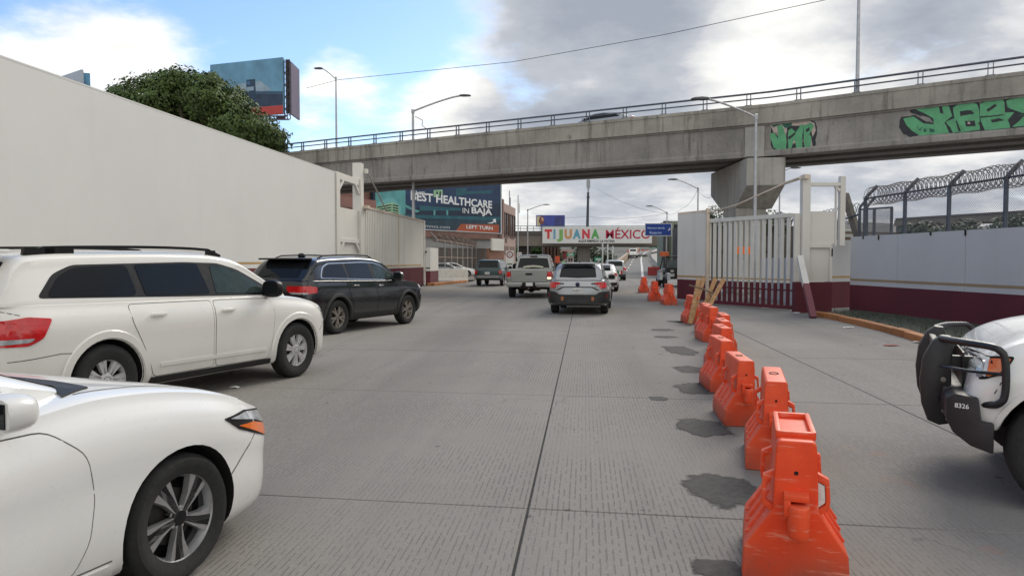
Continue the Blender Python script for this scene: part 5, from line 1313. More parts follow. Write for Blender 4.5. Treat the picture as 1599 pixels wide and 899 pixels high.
# ------------------------------------------------------------------ orange water barriers
def orange_mat():
    t = NT('orange_plastic'); v = t.co(); n = t.noise(v, 3, 6, .65); f = t.noise(v, 28, 4, .7); nz = t.sep(t.n('ShaderNodeNewGeometry').outputs['Normal'])[2]
    oi = t.n('ShaderNodeObjectInfo').outputs['Random']
    a = t.mix(t.rng(n, .3, .7, 0, 1), (.68, .045, .008, 1), (.84, .075, .012, 1))
    dust = t.math('MULTIPLY', t.rng(nz, .15, .8, 0, .3, True), t.rng(n, .3, .65, .45, 1))
    a = t.mix(dust, a, (.70, .23, .14, 1))
    a = t.mix(t.rng(f, .62, .72, 0, .5), a, (.30, .05, .025, 1))
    a = t.mix(t.rng(oi, 0, 1, 0, .25), a, (.66, .15, .07, 1))
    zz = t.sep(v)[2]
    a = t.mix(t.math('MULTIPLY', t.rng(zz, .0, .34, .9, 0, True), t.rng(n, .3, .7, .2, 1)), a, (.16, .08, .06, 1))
    sc_ = t.noise(t.co((3, 9, 24)), 1.3, 5, .7); a = t.mix(t.rng(sc_, .56, .68, 0, .5, True), a, (.78, .36, .26, 1))
    t.set(Base_Color=a, Roughness=.48, Specular_IOR_Level=.35); t.bump(t.noise(v, 14, 3), .15, .006)
    return t.mat
ORG = orange_mat(); HOLE = simple('dark_hole', (.01, .006, .005), .9)
STICK = simple('reflective_sticker', (.62, .60, .58), .4, 0, .15, 30)
def barrier_mesh():
    L = .62; mb = MB()
    half = [(.262, 0), (.268, .06), (.258, .20), (.112, .415), (.104, .70), (.098, .775), (.082, .79)]
    sec = [(-x, z) for x, z in half] + [(x, z) for x, z in half[::-1]]
    def ring(y, k, zk=1): return [(x * k, y, z * zk) for x, z in sec]
    rows = [ring(-L / 2, 1), ring(-L / 6, 1.0), ring(L / 6, 1.0), ring(L / 2, 1)]
    n = len(sec); vs = [p for r_ in rows for p in r_]
    fs = [(i * n + j, i * n + (j + 1) % n, (i + 1) * n + (j + 1) % n, (i + 1) * n + j) for i in range(3) for j in range(n)] + [tuple(range(n))[::-1], tuple(3 * n + j for j in range(n))]
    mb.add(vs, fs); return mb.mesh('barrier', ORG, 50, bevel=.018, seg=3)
BM = barrier_mesh()
def bpart(fn, nm, mats, bevel=.008, sm=40):
    mb = MB(); fn(mb); return mb.mesh(nm, mats, sm, bevel)
def lugf(mb):
    y = -.31; mb.box((0, y - .03, .505), (.125, .08, .035)); mb.box((-.045, y - .03, .45), (.035, .08, .09)); mb.lathe([(.001, .30), (.052, .30), (.056, .32), (.056, .455), (.05, .47), (.001, .47)], 14, c=(.012, y - .055, 0)); mb.box((.01, y - .02, .375), (.10, .05, .15))
def lugr(mb):
    y = .31; mb.lathe([(.001, .30), (.05, .30), (.05, .47), (.001, .47)], 12, c=(0, y + .05, 0)); mb.box((0, y + .02, .385), (.1, .05, .17))
LUG, LUGR = bpart(lugf, 'coupling_lug', ORG), bpart(lugr, 'coupling_lug', ORG)
def capf(mb):
    mb.lathe([(.001, .774), (.03, .774), (.034, .792), (.044, .796), (.05, .788)], 16)
FILL = bpart(capf, 'filler_cap', HOLE, 0)
def ridgef(mb):
    s = SD; mb.bar((s * .246, -.02, .22), (s * .120, .02, .40), .03, .014, up=(0, 1, 0))
RIDGE = {}
for SD in (-1, 1): RIDGE[SD] = bpart(ridgef, 'side_rib', ORG, .006)
def handf(mb):
    s = SD; y = 0; p = [(s * .10, y, .62), (s * .165, y, .585), (s * .172, y, .47), (s * .165, y, .42), (s * .10, y, .375)]
    mb.prism([(a, c_) for a, b_, c_ in p] + [(s * .10, .42), (s * .145, .445), (s * .15, .47), (s * .145, .555), (s * .10, .575)], lambda a, b, t: (a, -.022 + .044 * t, b), 1)
HANDL = {}
for SD in (-1, 1): HANDL[SD] = bpart(handf, 'side_handle', ORG, .004)
def stf(mb):
    mb.prism([(.108, .57), (.14, .55), (.145, .465), (.108, .43)], lambda a, b, t: (a, .026 - .052 * t, b), 1)
STK = bpart(stf, 'reflector', STICK, 0)
def topf(mb): # dished grip on top
    for s in (-1, 1): mb.box((s * .088, 0, .80), (.03, .46, .05))
    mb.box((0, -.22, .80), (.2, .03, .045)); mb.box((0, .22, .80), (.2, .03, .045))
TOPR = bpart(topf, 'top_rim', ORG, .012)
def dotf(mb): mb.lathe([(.001, 0), (.011, 0), (.011, .01)], 10, axis='Y', c=(0, -.3125, .62))
DOT = bpart(dotf, 'drain_hole', HOLE, 0)
def barrier(px, py, w_px, rz, label, full=True, tilt=0, top=False, Y=None):
    g = gnd(px, py); k = (w_px / F_PX * g.y) / .54
    t = thing('road_barrier', label, 'barrier', (g.x - .31 * k * math.sin(R(rz)), g.y + .31 * k * math.cos(R(rz)), 0), R(rz), 'orange plastic barriers along the right lane')
    t.scale = (k, k * (1.15 if top else 1.6), k * (.985 if top else 1.06)); t.rotation_euler = (R(tilt), 0, R(rz))
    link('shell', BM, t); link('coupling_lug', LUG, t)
    for s in (-1, 1):
        for y in (-.16, 0, .16): link('side_rib', RIDGE[s], t).location = (0, y, 0)
        for y in (-.25, .20): link('side_handle', HANDL[s], t).location = (0, y, 0)
    link('drain_hole', DOT, t); [setattr(link('reflector', STK, t), 'location', (0, y, 0)) for y in (-.25, .20)]; link('coupling_lug', LUGR, t)
    if top: link('top_rim', TOPR, t)
    else: link('filler_cap', FILL, t)
    return t
BL = [(1240, 912, 161, -4, 'orange plastic barrier nearest the camera, cut by the bottom edge, with dished top'),
 (1209, 728, 90, -3, 'orange barrier second nearest, standing just behind the one with the dished top'),
 (1160, 661, 66, 10, 'third orange barrier from the front, shifted left of the second'),
 (1131, 610, 52, 12, 'fourth orange barrier from the front with big asphalt patch to its left'),
 (1131, 580, 45, 8, 'fifth orange barrier in the row, mostly hidden by the fourth'),
 (1131, 562, 40, 4, 'sixth orange barrier in the row, only its top showing'),
 (1131, 548, 37, 0, 'seventh orange barrier in the row with low rounded top showing'),
 (1112, 533, 35, 14, 'eighth orange barrier in the row, left of the bunched tops'),
 (1104, 521, 30, 6, 'ninth orange barrier right behind the leaning planks'),
 (1083, 505, 28, 10, 'orange barrier left of and behind the leaning wooden planks'),
 (1046, 476, 21, 6, 'orange barrier just left of the solid gate leaf, rightmost of three'),
 (1023, 470, 20, 14, 'orange barrier in the middle of the three far ones'),
 (1006, 457, 16, 4, 'farthest of the three orange barriers before the gate, smallest')]
for i, (px, py, wp, rz, lb) in enumerate(BL): barrier(px, py, wp, (-18, -17, -7, -4, -6, -8, -10, -3, -8, -4, -3, -6, -5)[i], lb, top=(i == 0))
# leaning timber trestle
WOOD = simple('raw_timber', (.38, .215, .10), .75, 0, .3, 9, bump=.004); STICKM = simple('grey_stick', (.16, .12, .08), .85, 0, .3, 12)
tr = thing('timber_trestle', 'four raw wooden planks lashed together leaning on the barriers', 'trestle')
for a, b, Yb, Yt in (((1087, 512), (1117, 435), 18.0, 18.6), ((1088, 514), (1130, 436), 17.5, 18.4), ((1084, 470), (1091, 436), 18.9, 19.3), ((1089, 468), (1099, 434), 19.1, 19.5)):
    mb = MB(); p = gnd(*a) if a[1] > 500 else dep(a[0], a[1], Yb); q = dep(b[0], b[1], Yt); p.z = max(p.z, .01)
    if a[1] < 500: p = q + (p - q) * 2.0; p.z = max(p.z, .02)
    mb.bar(p, q, .10, .05, up=(0, 1, 0)); mb.build('plank', WOOD, tr, bevel=.004)
for a, b in (((1076, 445), (1118, 459)), ((1096, 480), (1112, 462)), ((1096, 468), (1104, 490))):
    mb = MB(); mb.tube([dep(a[0], a[1], 18.45), dep((a[0] + b[0]) / 2, (a[1] + b[1]) / 2 - 1, 18.4), dep(b[0], b[1], 18.3)], .022, 6); mb.build('stick', STICKM, tr)

# ------------------------------------------------------------------ street lamps, poles, wires
GALV = simple('galvanised_steel', (.42, .42, .43), .5, .35, .15, 5); LAMPH = simple('lamp_head_grey', (.09, .09, .10), .5, .2, .15, 6)
def street_lamp(label, base, h, arm, dirx, rise=.9, r_=.08, diry=0, group='street lamps', head=1.0, z0=0):
    t = thing('street_lamp', label, 'street lamp', base, 0, group)
    mb = MB(); mb.tube([(0, 0, 0), (0, 0, h)], [r_, r_ * .62], 10); mb.lathe([(r_ * 2, 0), (r_ * 2, .06), (r_ * 1.1, .1)], 10); mb.build('pole', GALV, t, 50)
    mb = MB(); d = Vector((dirx, diry, 0)).normalized(); pts = [Vector((0, 0, h - .12)), Vector((0, 0, h - .05)) + d * .08]
    for i in range(1, 7):
        q = i / 6; pts.append(d * (.08 + (arm - .08) * q) + Vector((0, 0, h - .05 + rise * (1 - (1 - q) ** 1.25))))
    mb.tube(pts, r_ * .5, 8); mb.lathe([(r_ * .9, h - .2), (r_ * .95, h + .02), (.001, h + .06)], 10); mb.build('arm', GALV, t, 50)
    mb = MB(); e = pts[-1]; L = .68 * head
    M = Matrix.Rotation(math.atan2(d.y, d.x), 4, 'Z')
    prof = [(-.06, .02), (0, .055), (L * .35, .075), (L * .8, .05), (L, .01), (L * .9, -.03), (L * .3, -.045), (-.06, -.03)]
    mb.prism(prof, lambda a, b, tt: tuple(e + M @ Vector((a, (tt - .5) * .30 * head, b))), 1); mb.build('lamp_head', LAMPH, t, 40, .02)
    return t
l1 = street_lamp('grey street lamp rising behind the left ribbed gate, arm to the right', (dep(646, 407, 47).x, 47, 0), dep(646, 172, 47).z, 3.0, 1, .95, .12, group='street lamps with right hand arm')
l2 = street_lamp('pale street lamp seen through the picket gate in front of the bridge pier', (dep(1178, 407, 31).x, 31, 0), dep(1183, 180, 31).z, 2.05, -1, .72, .085)
pz = offl(.35)
def on_deck(px):
    d = ray(px, 407); a, b = (pz[1], pz[2]) if px < 1190 else (pz[2], pz[3])
    n = Vector((-(b - a).y, (b - a).x, 0)); t = a.dot(n) / Vector((d.x, d.y, 0)).dot(n); return Vector((d.x * t, d.y * t, 9.0))
q = on_deck(527); l3 = street_lamp('slim lamp standing on the overpass railing, left of centre', q, dep(527, 121, q.y).z - 9.0, .9, -1, .62, .07, head=.8)
q4 = on_deck(1334); l4 = street_lamp('tall lamp post on the overpass at upper right running out of the frame', q4, 6.6, 1.6, -1, .6, .085)
street_lamp('street lamp beside the brick corner building, arm over the road', (dep(824, 407, 86).x, 86, 0), dep(824, 327, 86).z, 1.9, 1, .6, .09)
street_lamp('thin street lamp behind the solid gate leaf, left of the pier', (dep(1089, 407, 55).x, 55, 0), dep(1089, 293, 55).z, 1.6, -1, .65, .075)
street_lamp('street lamp directly behind the blue direction sign', (dep(1041, 407, 77).x, 77, 0), dep(1041, 331, 77).z, 1.55, -1, .65, .085)
street_lamp('slim grey lamp to the right of the pier column', (dep(1216, 407, 52).x, 52, 0), dep(1216, 268, 52).z, .8, 1, .3, .07)
WIRE = simple('cable_black', (.05, .05, .055), .6)
def wire(name, label, P, r_, sag=.0, n=14, cat='cable'):
    pts = []
    for a, b in zip(P, P[1:]):
        for i in range(n): t = i / n; p = a.lerp(b, t); p.z -= sag * 4 * t * (1 - t); pts.append(p)
    pts.append(P[-1]); mb = MB(); mb.tube(pts, r_, 5); return tag(mb.build(name, WIRE), label, cat)
yq = q.y
wire('overhead_cable', 'long thin cable crossing the sky above the overpass between its lamp posts', [dep(478, 138, yq + 4), dep(528, 125, yq), dep(800, 97, 45), dep(1040, 54, 40), dep(1290, 0, 35.5), Vector((q4.x, q4.y, 15.0))], .017)
wire('overhead_cable', 'short cable sagging left from the lamp behind the gate leaf', [dep(1040, 333, 77), dep(1065, 325, 66), dep(1089, 297, 55)], .012, .3)
wire('overhead_cable', 'pair of thin cables dipping behind the blue sign', [dep(930, 293, 120), dep(985, 320, 100), dep(1041, 333, 77)], .016, .2)
wire('overhead_cable', 'low cable strung far off above the welcome banner', [dep(830, 332, 110), dep(920, 338, 100), dep(1041, 333, 77)], .014, .4)
wire('overhead_cable', 'cable from the gate lamp towards the pier cap', [dep(1089, 297, 55), dep(1106, 309, 48), dep(1122, 298, 41)], .012, .1)
wire('loose_cable', 'loose cable curling down from the left lamp', [dep(648, 182, 46.9), dep(660, 188, 46.9), dep(659, 196, 46.9), dep(668, 203, 46.8)], .02, .0)

# ------------------------------------------------------------------ razor-wire fence on the right wall
FEN = simple('fence_post_blue_grey', (.055, .065, .085), .5, .3, .2, 8); RAZ = simple('razor_wire', (.12, .11, .11), .5, .5, .2, 10)
def mesh_mat(name, sc_, dens, c):
    t = NT(name); v = t.co(kind='Generated') if False else t.co((sc_, sc_, sc_)); s = t.sep(v)
    def ln(e): return t.rng(t.math('ABSOLUTE', t.math('SUBTRACT', t.math('FRACT', e), .5)), .5 - dens, .5 - dens + .02, 0, 1)
    a = t.math('MAXIMUM', ln(t.math('ADD', s[1], s[2])), ln(t.math('SUBTRACT', s[1], s[2])))
    t.set(Base_Color=c, Roughness=.5, Metallic=.3, Alpha=a); return t.mat
CHAIN = mesh_mat('chain_link', 16, .07, (.2, .2, .22, 1)); DENSE = mesh_mat('dense_mesh', 30, .16, (.10, .105, .12, 1))
rf = thing('razor_wire_fence', 'blue grey mesh fence topped with coiled razor wire above the right wall', 'fence')
py_ = [22.2, 20.25, 18.46, 16.57, 14.7, 12.8, 10.9]
for Y in py_:
    p = RW(Y, -.15); mb = MB(); mb.tube([(p.x, p.y, 2.3), (p.x, p.y, 3.5), (p.x + .06, p.y, 3.58), (p.x + .34, p.y - .02, 3.88)], .05, 6)
    mb.build('post', FEN, rf, 50)
a, b = RW(22.2, -.15), RW(10.9, -.15)
mb = MB(); mb.tube([(a.x, a.y, 3.5), (b.x, b.y, 3.5)], .028, 6); mb.build('top_rail', FEN, rf)
mb = MB(); mb.add([(a.x, a.y, 2.38), (b.x, b.y, 2.38), (b.x, b.y, 3.5), (a.x, a.y, 3.5)], [(0, 1, 2, 3)]); mb.build('mesh_panel', CHAIN, rf)
for ph, rr_ in ((0, .26), (math.pi, .24)):
    mb = MB(); pts = []; n = 62 * 12
    for i in range(n):
        t = i / n; c_ = a.lerp(b, t); an = 2 * math.pi * i / 12 + ph
        pts.append((c_.x + .17 + rr_ * math.cos(an), c_.y, 3.56 + rr_ * math.sin(an) * 1.05 + .02 * math.sin(t * 60)))
    mb.tube(pts, .009, 4, caps=False); mb.build('razor_coil', RAZ, rf)
# return bay behind the frame
rb = thing('mesh_fence', 'dark dense mesh fence bay standing behind the right gate frame', 'fence')
for px in (1341, 1352, 1364, 1391):
    Y = 24.0 + (px - 1341) * -.02; p = dep(px, 407, Y); mb = MB(); mb.tube([(p.x, p.y, 0.2), (p.x, p.y, 3.32), (p.x + .03, p.y, 3.4), (p.x + .28, p.y, 3.7)] if px < 1360 else [(p.x, p.y, .2), (p.x, p.y, 3.3)], .045, 6); mb.build('post', FEN, rb, 50)
a, b = dep(1341, 407, 24.0), dep(1392, 407, 23)
mb = MB(); mb.add([(a.x, a.y, .3), (b.x, b.y, .3), (b.x, b.y, 3.3), (a.x, a.y, 3.3)], [(0, 1, 2, 3)]); mb.build('mesh_panel', DENSE, rb)
mb = MB(); mb.tube([(a.x, a.y, 3.3), (b.x, b.y, 3.3)], .03, 6); mb.build('top_rail', FEN, rb)
a, b = dep(1307, 407, 26.5), dep(1341, 407, 24.1)
mb = MB(); mb.tube([(a.x, a.y, .2), (a.x, a.y, 3.1)], .14, 8); mb.tube([(a.x, a.y, 3.05), (b.x, b.y, 3.15)], .035, 6); mb.build('corner_post', FEN, rb, 50)
mb = MB(); pts = []
for i in range(200):
    t = i / 200; c_ = dep(1222, 350, 33).lerp(dep(1345, 325, 24.5), t); pts.append((c_.x, c_.y + .22 * math.cos(i * .7), c_.z + .2 * math.sin(i * .7)))
mb.tube(pts, .012, 4); mb.build('razor_coil', RAZ, rb)
mb = MB(); mb.bar(dep(1319, 303, 25.4), dep(1345, 385, 24.8), .2, .2); tag(mb.build('leaning_beam', simple('old_timber', (.13, .115, .10), .85, 0, .25, 8)), 'thick weathered beam leaning to the right behind the white gate frame', 'beam')

# ------------------------------------------------------------------ trees
LEAFM = {}
def leaf_mat(name, c):
    if name in LEAFM: return LEAFM[name]
    t = NT(name); v = t.co(); n = t.noise(v, .7, 4, .6); f = t.noise(v, 5, 3, .7); k = tuple(c)
    a = t.mix(t.rng(n, .35, .65, 0, 1), tuple(q * .62 for q in k) + (1,), tuple(q * 1.35 for q in k) + (1,))
    a = t.mix(t.rng(f, .5, .75, 0, .5), a, (k[0] * 1.9, k[1] * 1.6, k[2] * 1.2, 1))
    t.set(Base_Color=a, Roughness=.6, Specular_IOR_Level=.3); LEAFM[name] = t.mat; return t.mat
BARK = simple('bark', (.09, .07, .05), .95, 0, .3, 5, bump=.02)
def tree(label, base, clumps, leaf, per, size, name='leafy_tree', group=None, trunk_r=.3):
    t = thing(name, label, 'tree', base, 0, group); b = Vector(base)
    mb = MB(); top = Vector((0, 0, 0))
    lo = min(c_[2] for c_ in clumps); ctr = Vector((sum(c_[0] for c_ in clumps) / len(clumps), sum(c_[1] for c_ in clumps) / len(clumps), lo))
    mb.tube([(0, 0, 0), (ctr.x * .3, ctr.y * .3, lo * .45), (ctr.x * .6, ctr.y * .6, lo * .85)], [trunk_r, trunk_r * .75, trunk_r * .6], 9)
    for c_ in clumps:
        e = Vector(c_[:3]); s_ = Vector((ctr.x * .5, ctr.y * .5, lo * .7)); mb.tube([s_, s_.lerp(e, .55) + Vector((0, 0, .1)), e], [trunk_r * .42, trunk_r * .25, trunk_r * .08], 6)
    mb.build('trunk', BARK, t, 60)
    mb = MB()
    for cx, cy, cz, rr_ in clumps:
        n = int(per * rr_ * rr_)
        for i in range(n):
            d = Vector((random.gauss(0, 1), random.gauss(0, 1), random.gauss(0, 1))).normalized()
            r_ = rr_ * (random.uniform(.55, 1.0) ** .6) * (1 + .16 * math.sin(d.x * 7 + cx) * math.sin(d.y * 6 + cz) + .12 * math.sin(d.z * 9 + cx * 2))
            p = Vector((cx, cy, cz)) + Vector((d.x * r_, d.y * r_, d.z * r_ * .85)); 
            nrm = (d + Vector((random.uniform(-.8, .8), random.uniform(-.8, .8), random.uniform(-.3, 1.0)))).normalized()
            u = nrm.orthogonal().normalized(); u.rotate(Matrix.Rotation(random.uniform(0, 6.28), 3, nrm)); v_ = nrm.cross(u); s_ = size * random.uniform(.6, 1.4)
            mb.add([p - u * s_, p + v_ * s_ * .55, p + u * s_, p - v_ * s_ * .55], [(0, 1, 2, 3)])
    mb.build('crown', leaf, t); return t
LG = leaf_mat('tree_leaf', (.068, .105, .028)); LD = leaf_mat('dark_leaf', (.05, .07, .035)); LB = leaf_mat('bright_leaf', (.035, .075, .012))
Y = 50
cl = []
tb = Vector((dep(300, 407, Y).x, Y, 0))
for px, py, r_ in ((188, 158, 1.3), (212, 165, 2.0), (245, 160, 2.2), (262, 138, 1.6), (290, 140, 1.7), (320, 148, 1.8), (345, 170, 1.9), (300, 180, 2.6), (372, 196, 1.9), (404, 210, 1.7), (425, 218, 1.2), (340, 210, 2.6), (385, 232, 2.2), (430, 240, 1.0), (260, 195, 2.4), (230, 190, 2.0), (272, 125, .9), (330, 128, .8), (370, 150, .8)):
    p = dep(px, py, Y + random.uniform(-2, 3)) - tb; cl.append((p.x, p.y, p.z, r_))
tree('large dark green tree rising behind the left white wall in front of the billboard', tb, cl, LG, 820, .12, 'broadleaf_tree', trunk_r=.5)
def small_tree(label, px, pyc, Y, rad, leaf=LD, name='leafy_tree', squash=1, per=60, size=.3, n=6, group=None):
    b = Vector((dep(px, 407, Y).x, Y, 0)); zc = dep(px, pyc, Y).z; random.seed(px)
    cl = [(random.uniform(-.7, .7) * rad, random.uniform(-.6, .6) * rad, max(rad * .5, zc + random.uniform(-.5, .35) * rad * squash), rad * random.uniform(.4, .62)) for _ in range(n)]
    return tree(label, b, cl, leaf, per, size, name, group, max(.12, rad * .06))
small_tree('bright green tree under the far bridge left of the pink columns', 838, 392, 175, 5.2, LB, per=40, size=.42)
small_tree('dark tree showing behind the left side of the bridge pier', 1135, 337, 60, 1.3, LD, per=420, size=.10)
small_tree('dark tree showing behind the right side of the bridge pier', 1188, 336, 62, 1.4, LD, per=420, size=.10)
small_tree('round topped tree on the skyline above the solid gate leaf', 1111, 338, 70, 1.3, LD, per=420, size=.10)
small_tree('wide dark bush line tree right of the pier over the pickets', 1210, 345, 64, 1.6, LD, per=420, size=.11)
small_tree('scrubby tree below the far flyover behind the razor wire', 1500, 362, 75, 2.6, LD, per=110, size=.2, squash=.5)
small_tree('low scrub tree behind the fence near the mesh bay', 1440, 366, 70, 2.0, LD, per=120, size=.2, squash=.5)
small_tree('scrub tree at the far right behind the fence', 1580, 352, 72, 2.6, LD, per=110, size=.2, squash=.5)
small_tree('dark leafy tree under the far bridge right of the grey pier', 935, 398, 185, 4.2, LD, per=40, size=.4)
small_tree('dim tree under the far bridge left of the grey pier', 897, 400, 190, 3.6, LD, per=40, size=.4)
random.seed(11)
# ------------------------------------------------------------------ billboards
def flat(name, mat, parent, O, U, V, poly, lift):
    """flat print piece on a board: O origin, U/V unit axes, poly in metres"""
    Nn = U.cross(V).normalized(); mb = MB(); mb.add([tuple(O + U * a + V * b + Nn * lift) for a, b in poly], [tuple(range(len(poly)))]); return mb.build(name, mat, parent)
def put_text(o, P, U, V, Nn): o.matrix_local = Matrix((U, V, Nn)).transposed().to_4x4(); o.location = P
def C(n, *c, **k): return simple(n, rgb(*c)[:3], .7, 0, k.get('var', .08), k.get('scale', .8))
PW = C('print_white', 225, 228, 230); PWD = C('print_grey_white', 190, 195, 200)
bb = thing('billboard', 'large dark blue hospital billboard on the building wall under the overpass', 'billboard')
BA, BB = Vector((-12.95, 69.0, 0)), Vector((-1.35, 87.0, 0)); U = (BB - BA).normalized(); V = Vector((0, 0, 1)); NB = U.cross(V); BL_ = (BB - BA).length
O = BA + Vector((0, 0, 4.85)); H = 7.4
mb = MB(); slabwall(mb, BA, BB, 4.85, 4.85 + H, .3)
board = mb.build('board', C('board_navy', 30, 46, 66, var=.25, scale=.25), bb)
def bp(px, py):   # pixel -> board metres
    d = ray(px, py); o = Vector((0, 0, CAM_H)); t = (BA - o).dot(NB) / d.dot(NB); p = o + d * t; return ((p - O).dot(U), p.z - O.z)
mb = MB(); slabwall(mb, BA + NB * .05, BB + NB * .05, 4.75, 4.848, .36); mb.build('bottom_trim', PWD, bb)
mb = MB(); slabwall(mb, BB + U * .01 + NB * .05, BB + U * .22 + NB * .05, 4.75, 4.85 + H, .36); mb.build('side_trim', PWD, bb)
TEAL = C('print_teal', 92, 158, 158, var=.2); TEAL2 = C('print_deep_teal', 40, 92, 104, var=.2); PALEG = C('print_pale_green', 150, 190, 150); DKB = C('print_night_blue', 24, 36, 56); ORB = C('print_orange', 168, 84, 52); ROADP = C('print_road', 44, 66, 80, var=.25)
def bpoly(pts, mat, lift): flat('print', mat, bb, O, U, V, [bp(*p) for p in pts], lift)
bpoly([(586, 301), (633, 296), (633, 345), (586, 335)], TEAL, .006)
bpoly([(633, 296), (700, 291), (781, 285), (781, 318), (660, 322), (633, 330)], C('print_mid_blue', 38, 60, 92, var=.25), .004)
bpoly([(586, 318), (605, 309), (614, 309), (626, 322), (630, 345), (586, 338)], C('print_dome', 112, 176, 178), .010)
bpoly([(588, 322), (612, 316), (622, 320), (625, 342), (588, 336)], PALEG, .014)
for k in range(5): bpoly([(589, 323 + k * 4), (611, 319 + k * 4), (611, 320.8 + k * 4), (589, 325 + k * 4)], DKB, .018); bpoly([(613, 319 + k * 4), (622, 321 + k * 4), (622, 323 + k * 4), (613, 321 + k * 4)], DKB, .018)
bpoly([(624, 319), (632, 319), (656, 330), (650, 332)], TEAL, .010); bpoly([(626, 324), (630, 324), (632, 335), (627, 335)], TEAL, .012)
bpoly([(655, 321), (720, 325), (720, 329), (655, 329)], TEAL2, .008); bpoly([(630, 335), (781, 339), (781, 344), (640, 341)], TEAL2, .010)
bpoly([(633, 344), (781, 343), (781, 362), (660, 356)], ROADP, .008)
for x in (677, 697): bpoly([(x, 328), (x + 2.6, 328), (x + 2.6, 336), (x, 336)], TEAL, .012)
bpoly([(677, 297), (691, 296), (691, 307), (677, 308)], PALEG, .012)
for x in (681, 686): bpoly([(x, 299), (x + 2.4, 299), (x + 2.4, 307), (x, 307)], DKB, .016)
bpoly([(712, 295), (728, 294), (728, 304), (712, 306)], TEAL2, .012); bpoly([(728, 299), (768, 297), (768, 302), (728, 303)], TEAL2, .010)
bpoly([(720, 349.5), (779, 351), (779, 363.6), (711, 361)], ORB, .014)
def btext(s, xa, xb, yc, h, mat, bold=.03, lift=.03):
    (a0, z0), (a1, z1) = bp(xa, yc), bp(xb, yc); hz = abs(bp((xa + xb) / 2, yc - h / 2)[1] - bp((xa + xb) / 2, yc + h / 2)[1])
    t = text(s, hz * 1.38, mat, bb, 'lettering', width=a1 - a0, bold=bold)
    put_text(t, O + U * ((a0 + a1) / 2) + V * ((z0 + z1) / 2) + NB * lift, U, V, NB)
btext('THE', 641, 663, 302, 6.5, PW, .01); btext('BEST HEALTHCARE', 641, 768, 314, 12.3, PW, .03)
btext('IN', 722, 732, 329.5, 8.5, PW, .0); btext('BAJA', 736, 768, 330.3, 9.5, PW, .03); btext('LEFT TURN', 728, 769, 355.5, 5.6, PW, .02); btext('mnsa.com', 664, 702, 354, 5.2, PWD, .0)
bpoly([(760, 348.5), (768, 347), (771, 344.5), (768.5, 343), (774, 341.5), (774.5, 348.5), (772, 346.5), (768, 349)], PW, .02)
# big billboard over the tree
b2 = thing('billboard', 'high blue billboard with a red bottom band above the big tree', 'billboard')
Y1, Y2 = 93.5, 90.0
P0, P1 = dep(328, 101, Y1), dep(441, 89.5, Y2); zt = P1.z; zb = dep(441, 178, Y2).z
A2, B2 = Vector((P0.x, Y1, 0)), Vector((P1.x, Y2, 0)); U2 = (B2 - A2).normalized(); N2 = U2.cross(V); O2 = Vector((A2.x, A2.y, zb)); L2 = (B2 - A2).length; H2 = zt - zb
mb = MB(); slabwall(mb, A2, B2, zb, zt, .25); mb.build('board', C('board_sky_blue', 96, 140, 166, var=.3, scale=.35), b2)
def b2p(poly, mat, lift): flat('print', mat, b2, O2, U2, V, [(a * L2, b * H2) for a, b in poly], lift)
b2p([(0, 0), (1, 0), (1, .155), (0, .155)], C('print_red', 176, 66, 62), .01)
b2p([(0, .158), (1, .158), (1, .34), (.7, .40), (.45, .36), (0, .30)], C('print_sea', 44, 60, 82, var=.3), .01)
b2p([(.28, .40), (.85, .44), (.7, .62), (.4, .60), (.2, .5)], C('print_haze_cloud', 136, 156, 170, var=.2), .008)
b2p([(.50, .30), (.64, .28), (.63, .66), (.51, .66)], C('print_tower', 40, 62, 84), .016); b2p([(.51, .46), (.61, .46), (.61, .53), (.51, .53)], C('print_tower_pale', 130, 152, 168), .02); b2p([(.52, .57), (.56, .57), (.56, .63), (.52, .63)], C('print_tower_glass', 62, 104, 140), .02)
b2p([(.62, .40), (1, .34), (1, .40), (.64, .44)], C('print_ridge', 58, 84, 108), .014)
mb = MB(); A3 = B2 + Vector((.85, .6, 0)); B3 = B2 + Vector((.75, 4.5, 0)); slabwall(mb, A3, B3, zb + .1, zt - .35, .2); mb.build('rear_board', C('board_purple_grey', 96, 90, 112), b2)
mb = MB(); K2 = 9
for i in range(K2):
    z0 = zb - .1 + (H2 - .3) * i / K2; z1 = zb - .1 + (H2 - .3) * (i + 1) / K2; xa, xb = B2.x + .12, B2.x + .75; ya = B2.y + .3
    mb.bar((xa if i % 2 else xb, ya, z0), (xb if i % 2 else xa, ya, z1), .07, .07); mb.bar((xa, ya, z0), (xb, ya, z0), .06, .06)
for x in (B2.x + .1, B2.x + .42, B2.x + .78): mb.bar((x, B2.y + .32, zb - .6), (x, B2.y + .32, zt - .2), .09, .09)
mb.box((B2.x + .45, B2.y + .55, (zb + zt) / 2), (.5, .1, H2 * .96)); mb.build('truss', simple('truss_steel', (.05, .045, .055), .6, .4), b2)
mb = MB()
for z, o in ((zb - .35, 0), (zb - .75, .3)): mb.bar((B2.x - 7, B2.y - .4, z), (B2.x + .6 + o, B2.y - .4, z), .12, .16)
for i in range(8): mb.bar((B2.x - 6.6 + i, B2.y - .4, zb), (B2.x - 6.6 + i, B2.y - .4, zb - .75), .05, .05)
mb.box((B2.x - .3, B2.y, zb - .45), (.9, .6, .35)); mb.build('catwalk', simple('catwalk_steel', (.06, .045, .06), .6, .4), b2)
mb = MB(); cxx = (A2.x + B2.x) / 2; mb.tube([(cxx, Y1 + 1, 0), (cxx, Y1 + 1, zt - 1)], .7, 14); mb.build('mast', simple('mast_steel', (.2, .2, .21), .6, .3), b2, 50)
